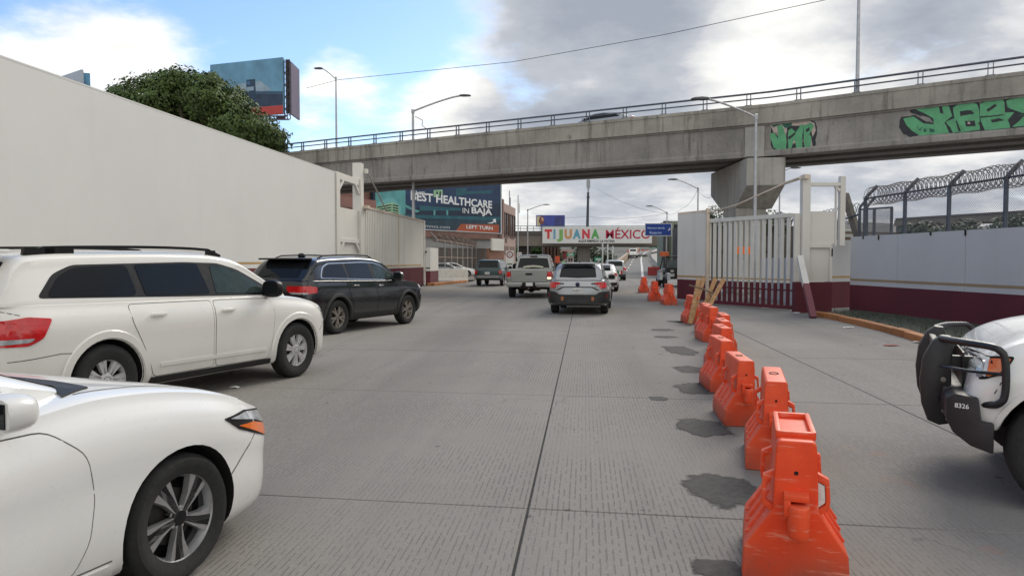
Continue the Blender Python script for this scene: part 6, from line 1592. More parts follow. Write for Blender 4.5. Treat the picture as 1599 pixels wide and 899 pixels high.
# small billboard peeping over the wall
b3 = thing('billboard', 'small pale billboard with blue edge peeping over the top of the left wall', 'billboard')
Yk = 110
mb = MB(); pa, pb_ = dep(74, 112, Yk + 7), dep(127, 108.5, Yk); slabwall(mb, (pa.x, pa.y), (pb_.x, pb_.y), 20, pb_.z, .3); mb.build('board', C('board_pale', 168, 176, 186), b3)
U3 = (Vector((pb_.x, pb_.y, 0)) - Vector((pa.x, pa.y, 0))).normalized(); N3 = U3.cross(V)
flat('print', C('print_pale_blue', 130, 160, 200), b3, Vector((pb_.x, pb_.y, 25.6)), -U3, V, [(0, 0), (0, 1.4), (1.2, .8), (1.6, 0)], -.02)
t = text('BAJA', 1.0, C('print_ink', 60, 70, 84), b3, 'lettering', width=2.0); put_text(t, Vector((pb_.x, pb_.y, 27.7)) - U3 * 2.2 + N3 * .03, U3, V, N3)
mb = MB(); p = dep(127.6, 110, Yk + .6); q_ = dep(140, 112, Yk + .9); slabwall(mb, (p.x, p.y), (q_.x, q_.y), 20, dep(140, 112, Yk).z, .3); mb.build('board', C('board_blue', 92, 142, 176, var=.3, scale=1.2), b3)
mb = MB(); mb.tube([(p.x - 1, Yk + 4, 0), (p.x - 1, Yk + 4, 27)], .6, 10); mb.build('mast', simple('mast_steel', (.2, .2, .21), .6, .3), b3)
# lady billboard above the banner
b4 = thing('billboard', 'blue billboard showing a woman with long brown hair beyond the far bridge', 'billboard')
Yb4 = 175; a, b = dep(837, 336, Yb4), dep(882, 338, Yb4); zb4 = dep(840, 354, Yb4).z
mb = MB(); mb.box(((a.x + b.x) / 2, Yb4, (a.z + zb4) / 2), (b.x - a.x, .3, a.z - zb4)); mb.build('board', C('board_royal_blue', 66, 76, 150, var=.2), b4)
def b4p(pts, mat, lift):
    mb = MB(); mb.add([tuple(dep(x, y, Yb4 - .16 - lift)) for x, y in pts], [tuple(range(len(pts)))]); mb.build('print', mat, b4)
b4p([(838, 337.5), (847, 337.5), (843, 353), (838, 353)], C('print_cream', 190, 180, 150), .01)
b4p([(843, 338.5), (847, 337.6), (850, 341), (849, 349), (844, 351), (841, 346)], C('print_hair', 120, 78, 66), .02); b4p([(845, 340), (848, 339.6), (849, 344), (846.5, 346)], C('print_skin', 206, 160, 140), .03)
for y in (339.5, 343, 346.6, 350): b4p([(866, y), (880, y + .6), (880, y + 2), (866, y + 1.4)], C('print_caption', 70, 66, 72), .02)
for x in (847, 872):
    mb = MB(); mb.tube([dep(x, 353, Yb4 + .3), (dep(x, 353, Yb4).x, Yb4 + .3, 0)], .35, 8); mb.build('leg', simple('mast_steel', (.2, .2, .21), .6, .3), b4)

# ------------------------------------------------------------------ buildings on the left
PINK = wallpaint('pink_render', (.36, .25, .215), .08, .35); BRICKW = wallpaint('brown_brick_wall', (.21, .115, .09), .15, .3); GREYB = wallpaint('grey_band', (.33, .325, .315), .06, .3); SHUT = wallpaint('brown_shutter', (.115, .095, .08), .12, .3); WINGL = simple('window_dark', (.03, .03, .032), .2, 0, .3, 2); MULL = wallpaint('brown_mullion', (.15, .09, .07), .1, .2)
hb = thing('commercial_building', 'low brown and grey building carrying the dark blue billboard', 'building')
c0, c1 = BA - NB * .5 - U * 12, BB - NB * .5
mb = MB(); slabwall(mb, c0, c1, 0, 8.6, 9); mb.build('wall', BRICKW, hb)
mb = MB(); slabwall(mb, c0 + NB * .15, c1 + NB * .15 - U * .3, 3.0, 4.05, .14); mb.build('grey_band', GREYB, hb)
mb = MB(); slabwall(mb, c0 + NB * .5, c1 + NB * .5 - U * .6, 4.06, 4.7, .5); mb.build('fascia', BRICKW, hb)
ns = 22
for i in range(ns):
    a = c0 + U * (BL_ + 12) * (i + .06) / ns + NB * .06; b = c0 + U * (BL_ + 12) * (i + .94) / ns + NB * .06
    mb = MB(); slabwall(mb, a, b, .1, 2.95, .05); mb.build('shutter', SHUT, hb)
kb = thing('corner_building', 'tall pink corner building with dark vertical windows right of the hospital billboard', 'building')
K0, K1 = Vector((-1.12, 87.45, 0)), Vector((.46, 97.5, 0)); KU = (K1 - K0).normalized(); KL = (K1 - K0).length
KN = Vector((KU.y, -KU.x, 0))
mb = MB(); slabwall(mb, K0, K1, 0, 8.5, 6); mb.build('wall', PINK, kb)
mb = MB(); slabwall(mb, K0 + KN * .06 - KU * .05, K0 + KN * .06 + KU * .8, 4.9, 8.9, .5); mb.build('corner_pilaster', BRICKW, kb)
for f0, f1 in ((.10, .44), (.54, .92)):
    mb = MB(); slabwall(mb, K0 + KU * KL * f0 + KN * .02, K0 + KU * KL * f1 + KN * .02, 4.6, 7.4, .08); w_ = mb.build('window', WINGL, kb)
    mb = MB()
    for f in (f0, (f0 + f1) / 2, f1): mb.bar(K0 + KU * KL * f + KN * .06 + V * 4.6, K0 + KU * KL * f + KN * .06 + V * 7.4, .14, .14)
    for z in (4.6, 7.4): mb.bar(K0 + KU * KL * f0 + KN * .06 + V * z, K0 + KU * KL * f1 + KN * .06 + V * z, .14, .12)
    mb.build('frame', MULL, w_)
for f0, f1 in ((.06, .44), (.52, .92)):
    mb = MB(); slabwall(mb, K0 + KU * KL * f0 + KN * .02, K0 + KU * KL * f1 + KN * .02, 2.3, 3.4, .08); mb.build('window', MULL, kb)
mb = MB(); slabwall(mb, K0 + KU * 2 + KN * .04, K0 + KU * 2.9 + KN * .04, 3.8, 4.3, .08); mb.build('wall_lamp', TRIM, kb)
mb = MB()
for f, h in ((.03, 3.6), (.12, 1.4), (.75, 2.2), (.82, 1.4)): mb.tube([K0 + KU * KL * f + V * 8.4 - KN * .4, K0 + KU * KL * f + V * (8.4 + h) - KN * .4], .05, 5)
mb.build('roof_mast', TRIM, kb)
wp = thing('wall_panel_sign', 'blank white panel on the end of the low building beside the corner building', 'panel')
mb = MB(); a, b = dep(769, 407, 80), dep(787, 407, 83); slabwall(mb, a, b, dep(770, 391, 80).z, dep(770, 372, 80).z, .2); mb.build('panel', CREAM, wp)
bw = thing('brick_garden_wall', 'red brick wall below the blank white panel', 'wall'); mb = MB(); slabwall(mb, a + Vector((-.4, .1, 0)), b + Vector((0, .1, 0)), 0, 2.95, .3)
def brick_mat():
    t = NT('brick'); q = t.n('ShaderNodeTexBrick'); t.l(t.co((1, 1, 1), (R(90), 0, 0)), q.inputs['Vector']); q.inputs['Scale'].default_value = 3.5
    q.inputs['Color1'].default_value = (.24, .10, .065, 1); q.inputs['Color2'].default_value = (.3, .14, .09, 1); q.inputs['Mortar'].default_value = (.3, .24, .2, 1); t.set(Base_Color=q.outputs[0], Roughness=.9); return t.mat
mb.build('brickwork', brick_mat(), bw)
# left brick building behind the gate
lb = thing('brick_building', 'reddish brick building behind the left gate frame', 'building')
a, b = dep(525, 407, 62), dep(588, 407, 68)
mb = MB(); slabwall(mb, a, b, 0, dep(560, 309, 65).z, 6); mb.build('wall', wallpaint('red_brick_render', (.25, .12, .095), .15, .3), lb)
mb = MB(); slabwall(mb, a + Vector((.05, -.06, 0)), b + Vector((.05, -.06, 0)), dep(560, 326, 65).z, dep(560, 322, 65).z, .05); mb.build('brown_band', BRICKW, lb)  # narrow strip in brown brick paint, slightly darker than the wall

# ------------------------------------------------------------------ forecourt: jersey barrier, fence, parked cars
JB = simple('jersey_concrete', (.78, .74, .66), .85, 0, .12, 3, bump=.01)
g = gnd(705, 441); mb = MB()
mb.prism([(-.3, 0), (-.3, .12), (-.16, .38), (-.09, 1.02), (.09, 1.02), (.16, .38), (.3, .12), (.3, 0)], lambda a, b, t: ((t - .5) * 2.45, a, b), 1)
o = mb.build('concrete_barrier', JB, None, bevel=.03); o.location = g; o.rotation_euler = (0, 0, R(3)); tag(o, 'pale concrete jersey barrier standing on the left pavement', 'barrier')
lf = thing('security_fence', 'tall steel post fence with razor wire coils along the left forecourt', 'fence')
F0, F1 = Vector((dep(683, 407, 57).x, 57, 0)), Vector((dep(775, 407, 108).x, 108, 0)); nF = 14
for i in range(nF + 1):
    p = F0.lerp(F1, i / nF); mb = MB(); mb.tube([(p.x, p.y, 0), (p.x, p.y, 3.25), (p.x - .08, p.y, 3.35), (p.x - .5, p.y, 3.8)], .055, 6); mb.build('post', simple('fence_post_pale', (.33, .32, .30), .6, .3), lf, 50)
mb = MB()
for z in (1.9, 3.25): mb.tube([F0 + V * z, F1 + V * z], .03, 5)
mb.build('rail', simple('fence_rail_rust', (.26, .18, .13), .7, .2), lf)
mb = MB(); mb.add([tuple(F0 + V * .1), tuple(F1 + V * .1), tuple(F1 + V * 3.25), tuple(F0 + V * 3.25)], [(0, 1, 2, 3)]); mb.build('mesh_panel', mesh_mat('far_chain_link', 9, .05, (.14, .14, .14, 1)), lf)
for r_, dz in ((.3, 3.62), (.25, 3.35)):
    mb = MB(); mb.tube([(F0.lerp(F1, i / 900).x - .25 + r_ * math.cos(i * .8), F0.lerp(F1, i / 900).y, dz + r_ * math.sin(i * .8)) for i in range(900)], .016, 3); mb.build('razor_coil', simple('rusty_razor', (.16, .11, .09), .7, .3), lf)
pc1, c = plain_car('parked_car', 'dark red car parked just behind the white wall stub on the left', MAROON, SS); 
def at_center(o, px, Y, hd, z=0): p = dep(px, 407, Y); o.location = (p.x, Y, z); o.rotation_euler = (0, 0, math.pi / 2 - R(hd))
at_center(pc1, 652, 60.5, 68)
index_kids()
pc2, c = plain_car('parked_car', 'silver parked car behind the concrete barrier, nose to the right', SILVER, SS); at_center(pc2, 690, 66, 62)
pc3, c = plain_car('parked_car', 'white parked car behind the fence posts, farther back than the silver one', WHITE, SS); at_center(pc3, 706, 72, 75, .0)
for o in (pc1, pc2, pc3): o['group'] = 'cars parked behind the left fence'
# round no-parking style sign
ns_ = thing('traffic_sign', 'round white road sign with red ring and diagonal bar by the corner building', 'sign')
p = dep(796, 397.5, 74); ns_.location = (p.x, 74, 0)
mb = MB(); mb.tube([(-.3, .03, 0), (-.3, .03, p.z + .4)], .035, 6); mb.build('pole', GALV, ns_)
SIGNR = simple('sign_red', (.24, .035, .04), .5); SIGNK = simple('sign_black', (.03, .03, .03), .5)
mb = MB(); mb.box((0, 0, p.z - .45), (.68 * 1.15, .02, 1.7)); mb.build('sign_plate', PLATE, ns_)
mb = MB(); mb.lathe([(.24, -.012), (.34, -.012), (.34, -.022), (.24, -.022), (.24, -.012)], 28, axis='Y', c=(0, 0, p.z)); mb.build('red_ring', SIGNR, ns_)
mb = MB(); mb.bar((-.17, -.018, p.z + .17), (.17, -.018, p.z - .17), .01, .07, up=(0, 1, 0)); mb.build('red_bar', SIGNR, ns_)
mb = MB(); mb.bar((-.12, -.016, p.z - .12), (.12, -.016, p.z + .12), .012, .06, up=(0, 1, 0)); mb.build('arrow_mark', SIGNK, ns_)
mb = MB(); mb.box((0, -.014, p.z - .95), (.5, .012, .14)); mb.build('plate_mark', C('sign_green_grey', 96, 110, 96), ns_)
s2 = thing('traffic_sign', 'small white notice sign just left of the pickup cab', 'sign'); p = dep(811, 399, 80); s2.location = (p.x, 80, 0)
mb = MB(); mb.tube([(0, .03, 0), (0, .03, p.z)], .035, 6); mb.build('pole', GALV, s2); mb = MB(); mb.box((0, 0, p.z), (.52, .02, .7)); mb.build('sign_plate', PLATE, s2)
mb = MB(); mb.lathe([(.13, -.012), (.18, -.012), (.18, -.02), (.13, -.02)], 20, axis='Y', c=(0, 0, p.z + .06)); mb.build('red_ring', SIGNR, s2)

# ------------------------------------------------------------------ far bridge and banner
FB = concrete('far_bridge_concrete', (.15, .125, .10), .3, .25); FBD = concrete('far_bridge_dark', (.07, .06, .055), .3, .25); GRAIL = simple('green_rail', (.10, .16, .15), .6, .2)
Yf = 152
fb = thing('far_bridge', 'far concrete road bridge with pale green railing behind the welcome banner', 'bridge')
xa, xb = dep(700, 407, Yf).x, dep(1150, 407, Yf).x
zbm, ztm = dep(820, 384, Yf).z, dep(820, 366, Yf).z
mb = MB(); mb.box(((xa + xb) / 2, Yf + 6, (zbm + ztm) / 2), (xb - xa, 12, ztm - zbm)); mb.build('beam', FB, fb)
mb = MB(); mb.box(((xa + xb) / 2, Yf + 6, ztm + .35), (xb - xa, 12.6, .7)); mb.build('deck_edge', FBD, fb)
zr = dep(820, 353, Yf).z
mb = MB()
for z in (zr, (zr + ztm + .7) / 2): mb.bar((xa, Yf - .1, z), (xb, Yf - .1, z), .14, .12)
n = 44
for i in range(n + 1): x = xa + (xb - xa) * i / n; mb.bar((x, Yf - .1, ztm + .7), (x, Yf - .1, zr), .1, .1)
tag(mb.build('railing', GRAIL, fb), kind='stuff')
for px, w_ in ((820, 2.6), (915, 2.6), (1062, 2.8)):
    x = dep(px, 407, Yf).x; mb = MB(); mb.box((x, Yf + 5, zbm / 2), (w_, 2.2, zbm - .01)); mb.build('pier', concrete('far_pier', (.26, .24, .21), .3, .2) if px == 915 else FBD, fb)
Yn = 150
bn = thing('welcome_banner', 'long white banner reading tijuana mexico in coloured letters across the far bridge', 'banner')
a, b = dep(847, 354.5, Yn), dep(1018, 354.5, Yn); zt_, zb_ = dep(900, 354, Yn).z, dep(900, 380, Yn).z
mb = MB(); mb.box(((a.x + b.x) / 2, Yn, (zt_ + zb_) / 2), (b.x - a.x, .2, zt_ - zb_)); mb.build('sheet', C('banner_white', 205, 205, 203, var=.05), bn)
UX, NX = Vector((1, 0, 0)), Vector((0, -1, 0))
def ntext(s, xa, xb, y0, y1, mat, bold=.03, w=True):
    pa, pb = dep(xa, (y0 + y1) / 2, Yn - .12), dep(xb, (y0 + y1) / 2, Yn - .12); h = abs(dep(xa, y0, Yn).z - dep(xa, y1, Yn).z)
    t = text(s, h * 1.38, mat, bn, 'letter' if len(s) == 1 else 'lettering', width=pb.x - pa.x, bold=bold, ext=.01); put_text(t, (pa + pb) / 2, UX, V, NX)
LC = [('T', 850.5, 862, (196, 62, 66)), ('I', 864, 867.5, (108, 156, 176)), ('J', 869.5, 879, (116, 164, 92)), ('U', 881.5, 893, (190, 140, 92)), ('A', 894.5, 907, (92, 150, 172)), ('N', 909, 921, (196, 62, 76)), ('A', 923, 936, (88, 158, 88))]
for s, x0, x1, c_ in LC: ntext(s, x0, x1, 359.5, 373, C('banner_' + s + str(int(x0)), *c_), .06)
ntext('MÉXICO', 946, 1015.5, 359.5, 373.5, C('banner_crimson', 170, 26, 62), .012)
ntext('AQUÍ EMPIEZA LA PATRIA', 903, 960, 374.8, 378.3, C('banner_ink', 40, 40, 46), .03)
for px in (942, 950, 957):
    pass
# flag poles / thin white masts under the bridge
for k, (px, y0, y1, Yp, lb_) in enumerate(((941, 378, 430, 90, 'thin white mast standing right behind the silver crossover roof'), (949, 381, 420, 110, 'second thin white mast, a step right of the taller one'), (957, 384, 415, 120, 'shorter thin white mast near the ramp parapet'))):
    p = dep(px, y0, Yp); mb = MB(); mb.tube([(p.x, Yp, 0), (p.x, Yp, p.z)], .10, 7); tag(mb.build('white_mast', simple('mast_white', (.6, .6, .6), .5)), lb_, 'mast')
# pink columned building beyond, under the bridge
pb_ = thing('pink_building', 'pink building with tall columns below the left end of the banner', 'building')
Yp = 165; a, b = dep(848, 407, Yp), dep(874, 407, Yp)
mb = MB(); mb.box(((a.x + b.x) / 2, Yp + 3, 2.9), (b.x - a.x, 5, 5.8)); mb.build('wall', PINK, pb_)
for px in (850, 855.5, 861, 866.5, 872):
    x = dep(px, 407, Yp - .2).x; mb = MB(); mb.box((x, Yp + .3, 2.8), (.45, .5, 5.6)); mb.build('column', wallpaint('pink_column', (.45, .31, .27), .06, .3), pb_)
    if px < 870: mb = MB(); mb.box((dep(px + 2.7, 407, Yp).x, Yp + .48, 2.6), (.28, .06, 4.2)); mb.build('window', MULL, pb_)
wb2 = thing('shop_building', 'low white and red shop front under the banner', 'building'); a, b = dep(873, 407, 180), dep(896, 407, 180)
mb = MB(); mb.box(((a.x + b.x) / 2, 182, 2.2), (b.x - a.x, 3, 4.4)); mb.build('wall', wallpaint('pale_pink_wall', (.45, .36, .32), .08, .3), wb2)
mb = MB(); mb.box((dep(882, 407, 180).x, 180.3, 3.1), (1.2, .2, 1.6)); mb.build('red_sign', SIGNR, wb2)
for px in (875.5, 879, 889, 893):
    mb = MB(); mb.box((dep(px, 407, 180).x, 180.42, 1.9), (.34, .2, .7)); mb.build('window', WINGL, wb2)
# green direction signs
for px0, px1, y0, y1, Yg, lb_ in ((885, 897, 395, 400, 130, 'green road sign left of the grey bridge pier'), (928, 941, 401.5, 408, 125, 'green road sign right of the grey bridge pier'), (1015, 1026, 384, 387.5, 230, 'tiny green gantry sign far up the ramp')):
    t = thing('direction_sign', lb_, 'sign'); p, q_ = dep(px0, y0, Yg), dep(px1, y1, Yg)
    mb = MB(); mb.box(((p.x + q_.x) / 2, Yg, (p.z + q_.z) / 2), (q_.x - p.x, .08, p.z - q_.z)); mb.build('sign_plate', C('sign_green', 34, 120, 92), t)
    mb = MB(); mb.box(((p.x + q_.x) / 2, Yg - .05, (p.z * .6 + q_.z * .4)), ((q_.x - p.x) * .7, .02, (p.z - q_.z) * .16)); mb.box(((p.x + q_.x) / 2, Yg - .05, (p.z * .3 + q_.z * .7)), ((q_.x - p.x) * .6, .02, (p.z - q_.z) * .14)); mb.build('sign_mark', PLATE, t)
    mb = MB()
    for x in (p.x + .2, q_.x - .2): mb.tube([(x, Yg + .1, 0), (x, Yg + .1, q_.z)], .06, 6)
    mb.build('post', GALV, t)
# blue direction sign
bs = thing('direction_sign', 'blue direction sign with white border on a pole right of the banner', 'sign'); Ys = 74
p, q_ = dep(1007, 348.5, Ys), dep(1048.5, 368.5, Ys); cx, cz, w_, h_ = (p.x + q_.x) / 2, (p.z + q_.z) / 2, q_.x - p.x, p.z - q_.z
mb = MB(); mb.box((cx, Ys, cz), (w_, .05, h_)); mb.build('border', PLATE, bs)
mb = MB(); mb.box((cx, Ys - .03, cz), (w_ - .12, .02, h_ - .12)); mb.build('sign_plate', C('sign_blue', 26, 58, 132, var=.05), bs)
for s, dx, dz, ww, hh in (('Matamoros alameda', -.22, .16, 1.75, .25), ('Rosarito', -.25, -.32, 1.2, .32)):
    t = text(s, hh, C('sign_pale_text', 165, 185, 215), bs, 'lettering', width=ww, bold=.02); put_text(t, Vector((cx + dx, Ys - .042, cz + dz)), UX, V, NX)
mb = MB(); k = [(.98, .0), (1.14, .16), (1.06, .2), (1.22, .22), (1.22, -.02), (1.18, .08), (1.04, -.08)]; mb.add([(cx + x - .02, Ys - .045, cz + z - .06) for x, z in k], [tuple(range(len(k)))]); mb.build('arrow', PLATE, bs, fix=True)
mb = MB(); x = dep(1040.5, 407, Ys + .2).x; mb.tube([(x, Ys + .15, 0), (x, Ys + .15, cz + .5)], .085, 8); mb.build('pole', GALV, bs)

# ------------------------------------------------------------------ ramp road rising beyond
rp_ = thing('ramp_road', None, None); rp_['kind'] = 'structure'
ASR = simple('ramp_asphalt', (.15, .145, .14), .9, 0, .25, .6)
keyL = [(952, 434, 70), (962, 425, 82), (972, 416, 100), (980, 407, 125), (986, 400, 150), (994, 394.5, 185), (1000, 391.5, 215)]
keyR = [(1030, 434, 70), (1024, 425, 82), (1018, 416, 100), (1012, 407, 125), (1010, 400, 150), (1014, 394.5, 185), (1020, 391.5, 215)]
def rl_(k): return [dep(*q) for q in k]
Lp, Rp = rl_(keyL), rl_(keyR)
for p in Lp + Rp: p.z = max(p.z, .02)
def ribbon(name, A, B, mat, par, dz=0):
    mb = MB(); n = len(A); mb.add([(p.x, p.y, p.z + dz) for p in A] + [(p.x, p.y, p.z + dz) for p in B], [(i, i + 1, n + i + 1, n + i) for i in range(n - 1)]); return mb.build(name, mat, par)
ribbon('carriageway', Lp, Rp, ASR, rp_)
MARK = simple('lane_paint', (.55, .55, .53), .7)
lnA = [a.lerp(b, .66 - .0 * i) for i, (a, b) in enumerate(zip(Lp, Rp))]; ribbon('lane_line', [p + Vector((-.13, 0, 0)) for p in lnA], [p + Vector((.13, 0, 0)) for p in lnA], MARK, rp_, .02)
for i in range(len(Lp) - 1):
    for t0 in (.1, .6):
        a = Lp[i].lerp(Lp[i + 1], t0).lerp(Rp[i].lerp(Rp[i + 1], t0), .22); b = Lp[i].lerp(Lp[i + 1], t0 + .25).lerp(Rp[i].lerp(Rp[i + 1], t0 + .25), .22); ribbon('lane_dash', [a, b], [a + Vector((.15, 0, 0)), b + Vector((.15, 0, 0))], MARK, rp_, .02)
TAN = wallpaint('tan_parapet', (.36, .28, .20), .1, .4); SLOPE = concrete('slope_concrete', (.36, .335, .29), .3, .15)
mb = MB(); n = len(Lp)
for dx in (0, -.4): mb.v += [(p.x + dx - .3, p.y, p.z - 3) for p in Lp] + [(p.x + dx - .3, p.y, p.z + .95) for p in Lp]
mb.f = [[i, i + 1, n + i + 1, n + i] for i in range(n - 1)] + [[2 * n + i, 3 * n + i, 3 * n + i + 1, 2 * n + i + 1] for i in range(n - 1)] + [[n + i, n + i + 1, 3 * n + i + 1, 3 * n + i] for i in range(n - 1)] + [[0, n, 3 * n, 2 * n]]; mb.m = [0] * len(mb.f)
o = mb.build('ramp_parapet', TAN); tag(o, 'tan concrete parapet curving up along the left of the ramp', 'wall')
mb = MB(); n = len(Rp); off_ = [Vector((.6, 0, 0))] * n
mb.v = [(p.x + .5, p.y, p.z + .02) for p in Rp] + [(p.x + .7, p.y, p.z + .5) for p in Rp] + [(p.x + 6.5, p.y + 2, p.z + 1.5) for p in Rp] + [(p.x + 6.5, p.y + 2, -.5) for p in Rp]
mb.f = [[r_ * n + i, r_ * n + i + 1, (r_ + 1) * n + i + 1, (r_ + 1) * n + i] for r_ in range(3) for i in range(n - 1)]; mb.m = [0] * len(mb.f)
tag(mb.build('slope_paving', SLOPE), kind='structure')
P_ = [dep(988, 402.3, 140)]; r8.location = (P_[0].x, 140, P_[0].z); r8.rotation_euler = (0, 0, math.pi / 2 - R(8))
# cones and barricades far up the ramp
for k, (px, py, Yc, lb_) in enumerate(((981, 393, 200, 'orange drum at the left of the ramp crest'), (990, 392, 205, 'orange drum near the middle of the ramp crest'), (997, 392, 210, 'orange drum right of the middle of the ramp crest'), (1004, 392, 212, 'orange drum at the right of the ramp crest'), (1011, 392.5, 214, 'rightmost orange drum on the ramp crest'))):
    p = dep(px, py, Yc); mb = MB(); mb.lathe([(.5, 0), (.5, .12), (.42, .14), (.36, 1.25), (.001, 1.28)], 12); o = mb.build('traffic_drum', simple('drum_orange', (.55, .08, .03), .6), None, 40); o.location = (p.x, Yc, p.z - .75); tag(o, lb_, 'traffic drum', 'orange drums on the ramp crest')
st = tag(MB().box((0, 0, .5), (1.2, .4, 1.0)).build('barricade', simple('barricade_red', (.28, .03, .03), .7), None, bevel=.08), 'dark red block barricade at the foot of the ramp', 'barricade'); g = gnd(1021, 432); st.location = g

# ------------------------------------------------------------------ right background
gb_ = thing('green_building', 'pale green building edge behind the blue sign and gate leaf', 'building'); Yg = 80
a, b = dep(1043, 407, Yg), dep(1140, 407, Yg); zt_ = dep(1050, 345, Yg).z
mb = MB(); mb.box(((a.x + b.x) / 2, Yg + 3, zt_ / 2), (b.x - a.x, 6, zt_)); mb.build('wall', wallpaint('pale_green_wall', (.22, .245, .19), .08, .4), gb_)
mb = MB(); mb.box((a.x - .25, Yg, zt_ / 2), (.5, .6, zt_)); mb.build('corner_column', wallpaint('dark_column', (.06, .06, .055), .1, .3), gb_)
for px in (1057, 1078): 
    mb = MB(); mb.box((dep(px, 407, Yg).x, Yg - .02, dep(px, 357, Yg).z), (.7, .08, .9)); wdw = mb.build('window', WINGL, gb_); mb = MB(); mb.box((dep(px, 407, Yg).x, Yg - .05, dep(px, 357, Yg).z - .5), (.85, .12, .08)); mb.build('sill', GREYB, wdw)
mb = MB(); mb.tube([(dep(1049, 407, Yg).x, Yg - .1, 0), (dep(1049, 407, Yg).x, Yg - .1, zt_)], .12, 8); mb.build('drainpipe', wallpaint('pipe_green', (.3, .33, .28), .05, .2), gb_)
# rubble / shed seen through the pickets
sh = thing('site_shed', 'grey site shed seen between the gate pickets', 'shed'); Yh = 44
a, b = dep(1100, 407, Yh), dep(1200, 407, Yh); mb = MB(); mb.box(((a.x + b.x) / 2, Yh + 2, 1.05), (b.x - a.x, 3, 2.1)); mb.build('wall', wallpaint('shed_grey', (.12, .115, .105), .2, .4), sh)
mb = MB(); mb.box(((a.x + b.x) / 2, Yh + 2, 2.16), (b.x - a.x + .4, 3.4, .12)); mb.build('roof', TRIM, sh)
wh_ = thing('yard_building', 'long dark brown yard building seen through the pickets beyond the pier', 'building'); a, b = dep(1075, 407, 70), dep(1262, 407, 70)
mb = MB(); mb.box(((a.x + b.x) / 2, 74, dep(1150, 352, 70).z / 2), (b.x - a.x, 6, dep(1150, 352, 70).z)); mb.build('wall', wallpaint('yard_dark', (.075, .065, .06), .25, .4), wh_)
for px in range(1085, 1255, 14): mb = MB(); mb.box((dep(px, 407, 70).x, 70.98, 3.2), (.5, .08, .9)); mb.build('window', WINGL, wh_)
osn = thing('orange_board', 'orange warning board glimpsed between the pickets', 'sign'); p = dep(1161, 391, 36)
mb = MB(); mb.box((p.x, 36, p.z), (.95, .05, .36)); mb.build('board', simple('board_orange', (.85, .16, .02), .5), osn); mb = MB(); mb.tube([(p.x, 36.05, 0), (p.x, 36.05, p.z)], .04, 6); mb.build('post', GALV, osn)
grn = thing('green_board', 'small green notice glimpsed beside the gate edge post', 'sign'); p = dep(1103, 404, 34); mb = MB(); mb.box((p.x, 34, p.z), (.3, .04, .28)); mb.build('board', C('notice_green', 20, 100, 70), grn); mb = MB(); mb.tube([(p.x, 34.05, 0), (p.x, 34.05, p.z)], .03, 6); mb.build('post', GALV, grn)
iw = thing('inner_wall', 'grey white inner wall seen through the right hand pickets', 'wall'); a, b = dep(1188, 407, 33), dep(1246, 407, 27)
mb = MB(); slabwall(mb, a, b, 0, 1.75, .2); mb.build('wall_face', WALLR, iw)
# far flyover behind the fence
ff = thing('far_flyover', 'distant brown flyover crossing behind the razor wire fence', 'bridge'); a, b = dep(1395, 407, 105), dep(1760, 407, 78)
mb = MB(); slabwall(mb, a, b, dep(1395, 353, 105).z, dep(1395, 344, 105).z, 6); mb.build('beam', FB, ff)
mb = MB(); slabwall(mb, a + Vector((0, -.3, 0)), b + Vector((0, -.3, 0)), dep(1395, 344, 105).z + .01, dep(1395, 341, 105).z, 6.6); mb.build('parapet', FBD, ff)
for t in (.12, .45, .8):
    p = a.lerp(b, t); mb = MB(); mb.box((p.x, p.y + 3, dep(1395, 353, 105).z / 2), (1.2, 2, dep(1395, 353, 105).z - .01)); mb.build('pier', FBD, ff)
yd = thing('yard_building', 'low brown yard building behind the mesh fence bay', 'building'); a, b = dep(1300, 407, 68), dep(1420, 407, 72)
mb = MB(); slabwall(mb, a, b, 0, dep(1350, 362, 70).z, 5); mb.build('wall', wallpaint('yard_brown', (.12, .085, .065), .2, .3), yd)
mb = MB(); slabwall(mb, a + Vector((0, -.1, 0)), b + Vector((0, -.1, 0)), dep(1350, 371, 70).z, dep(1350, 366, 70).z, .08); mb.build('pale_band', GREYB, yd)
# telecom mast
tm = thing('telecom_mast', 'tall dark telecom mast above the centre of the banner', 'mast'); Yt = 200; p = dep(916, 407, Yt); zt_ = dep(917, 300, Yt).z
mb = MB(); mb.tube([(p.x, Yt, 0), (p.x + .35, Yt, zt_)], [.5, .3], 10); mb.build('pole', simple('mast_dark', (.06, .065, .075), .6, .3), tm, 50)
mb = MB(); mb.box((p.x + .4, Yt, dep(917, 287, Yt).z), (.95, .7, 2.1)); mb.box((p.x + .4, Yt, dep(917, 294, Yt).z), (.5, .5, 1)); mb.build('antenna', simple('antenna_grey', (.3, .31, .33), .6), tm, bevel=.05)
mb = MB(); mb.tube([(p.x + .35, Yt, zt_ - 1), (p.x + .35, Yt, zt_ + 4)], .12, 6); mb.box((p.x + .35, Yt, dep(917, 308, Yt).z), (.8, .5, .4)); mb.build('bracket', simple('mast_dark', (.06, .065, .075), .6), tm)
tm2 = thing('telecom_mast', 'slender antenna mast on the skyline beside the corner building', 'mast'); p = dep(809, 407, 150)
mb = MB(); mb.tube([(p.x, 150, 0), (p.x, 150, dep(809, 305, 150).z)], .12, 6); mb.build('pole', GALV, tm2); mb = MB(); mb.box((p.x + .1, 150, dep(809, 325, 150).z), (.5, .4, 2.0)); mb.build('antenna', PLATE, tm2)
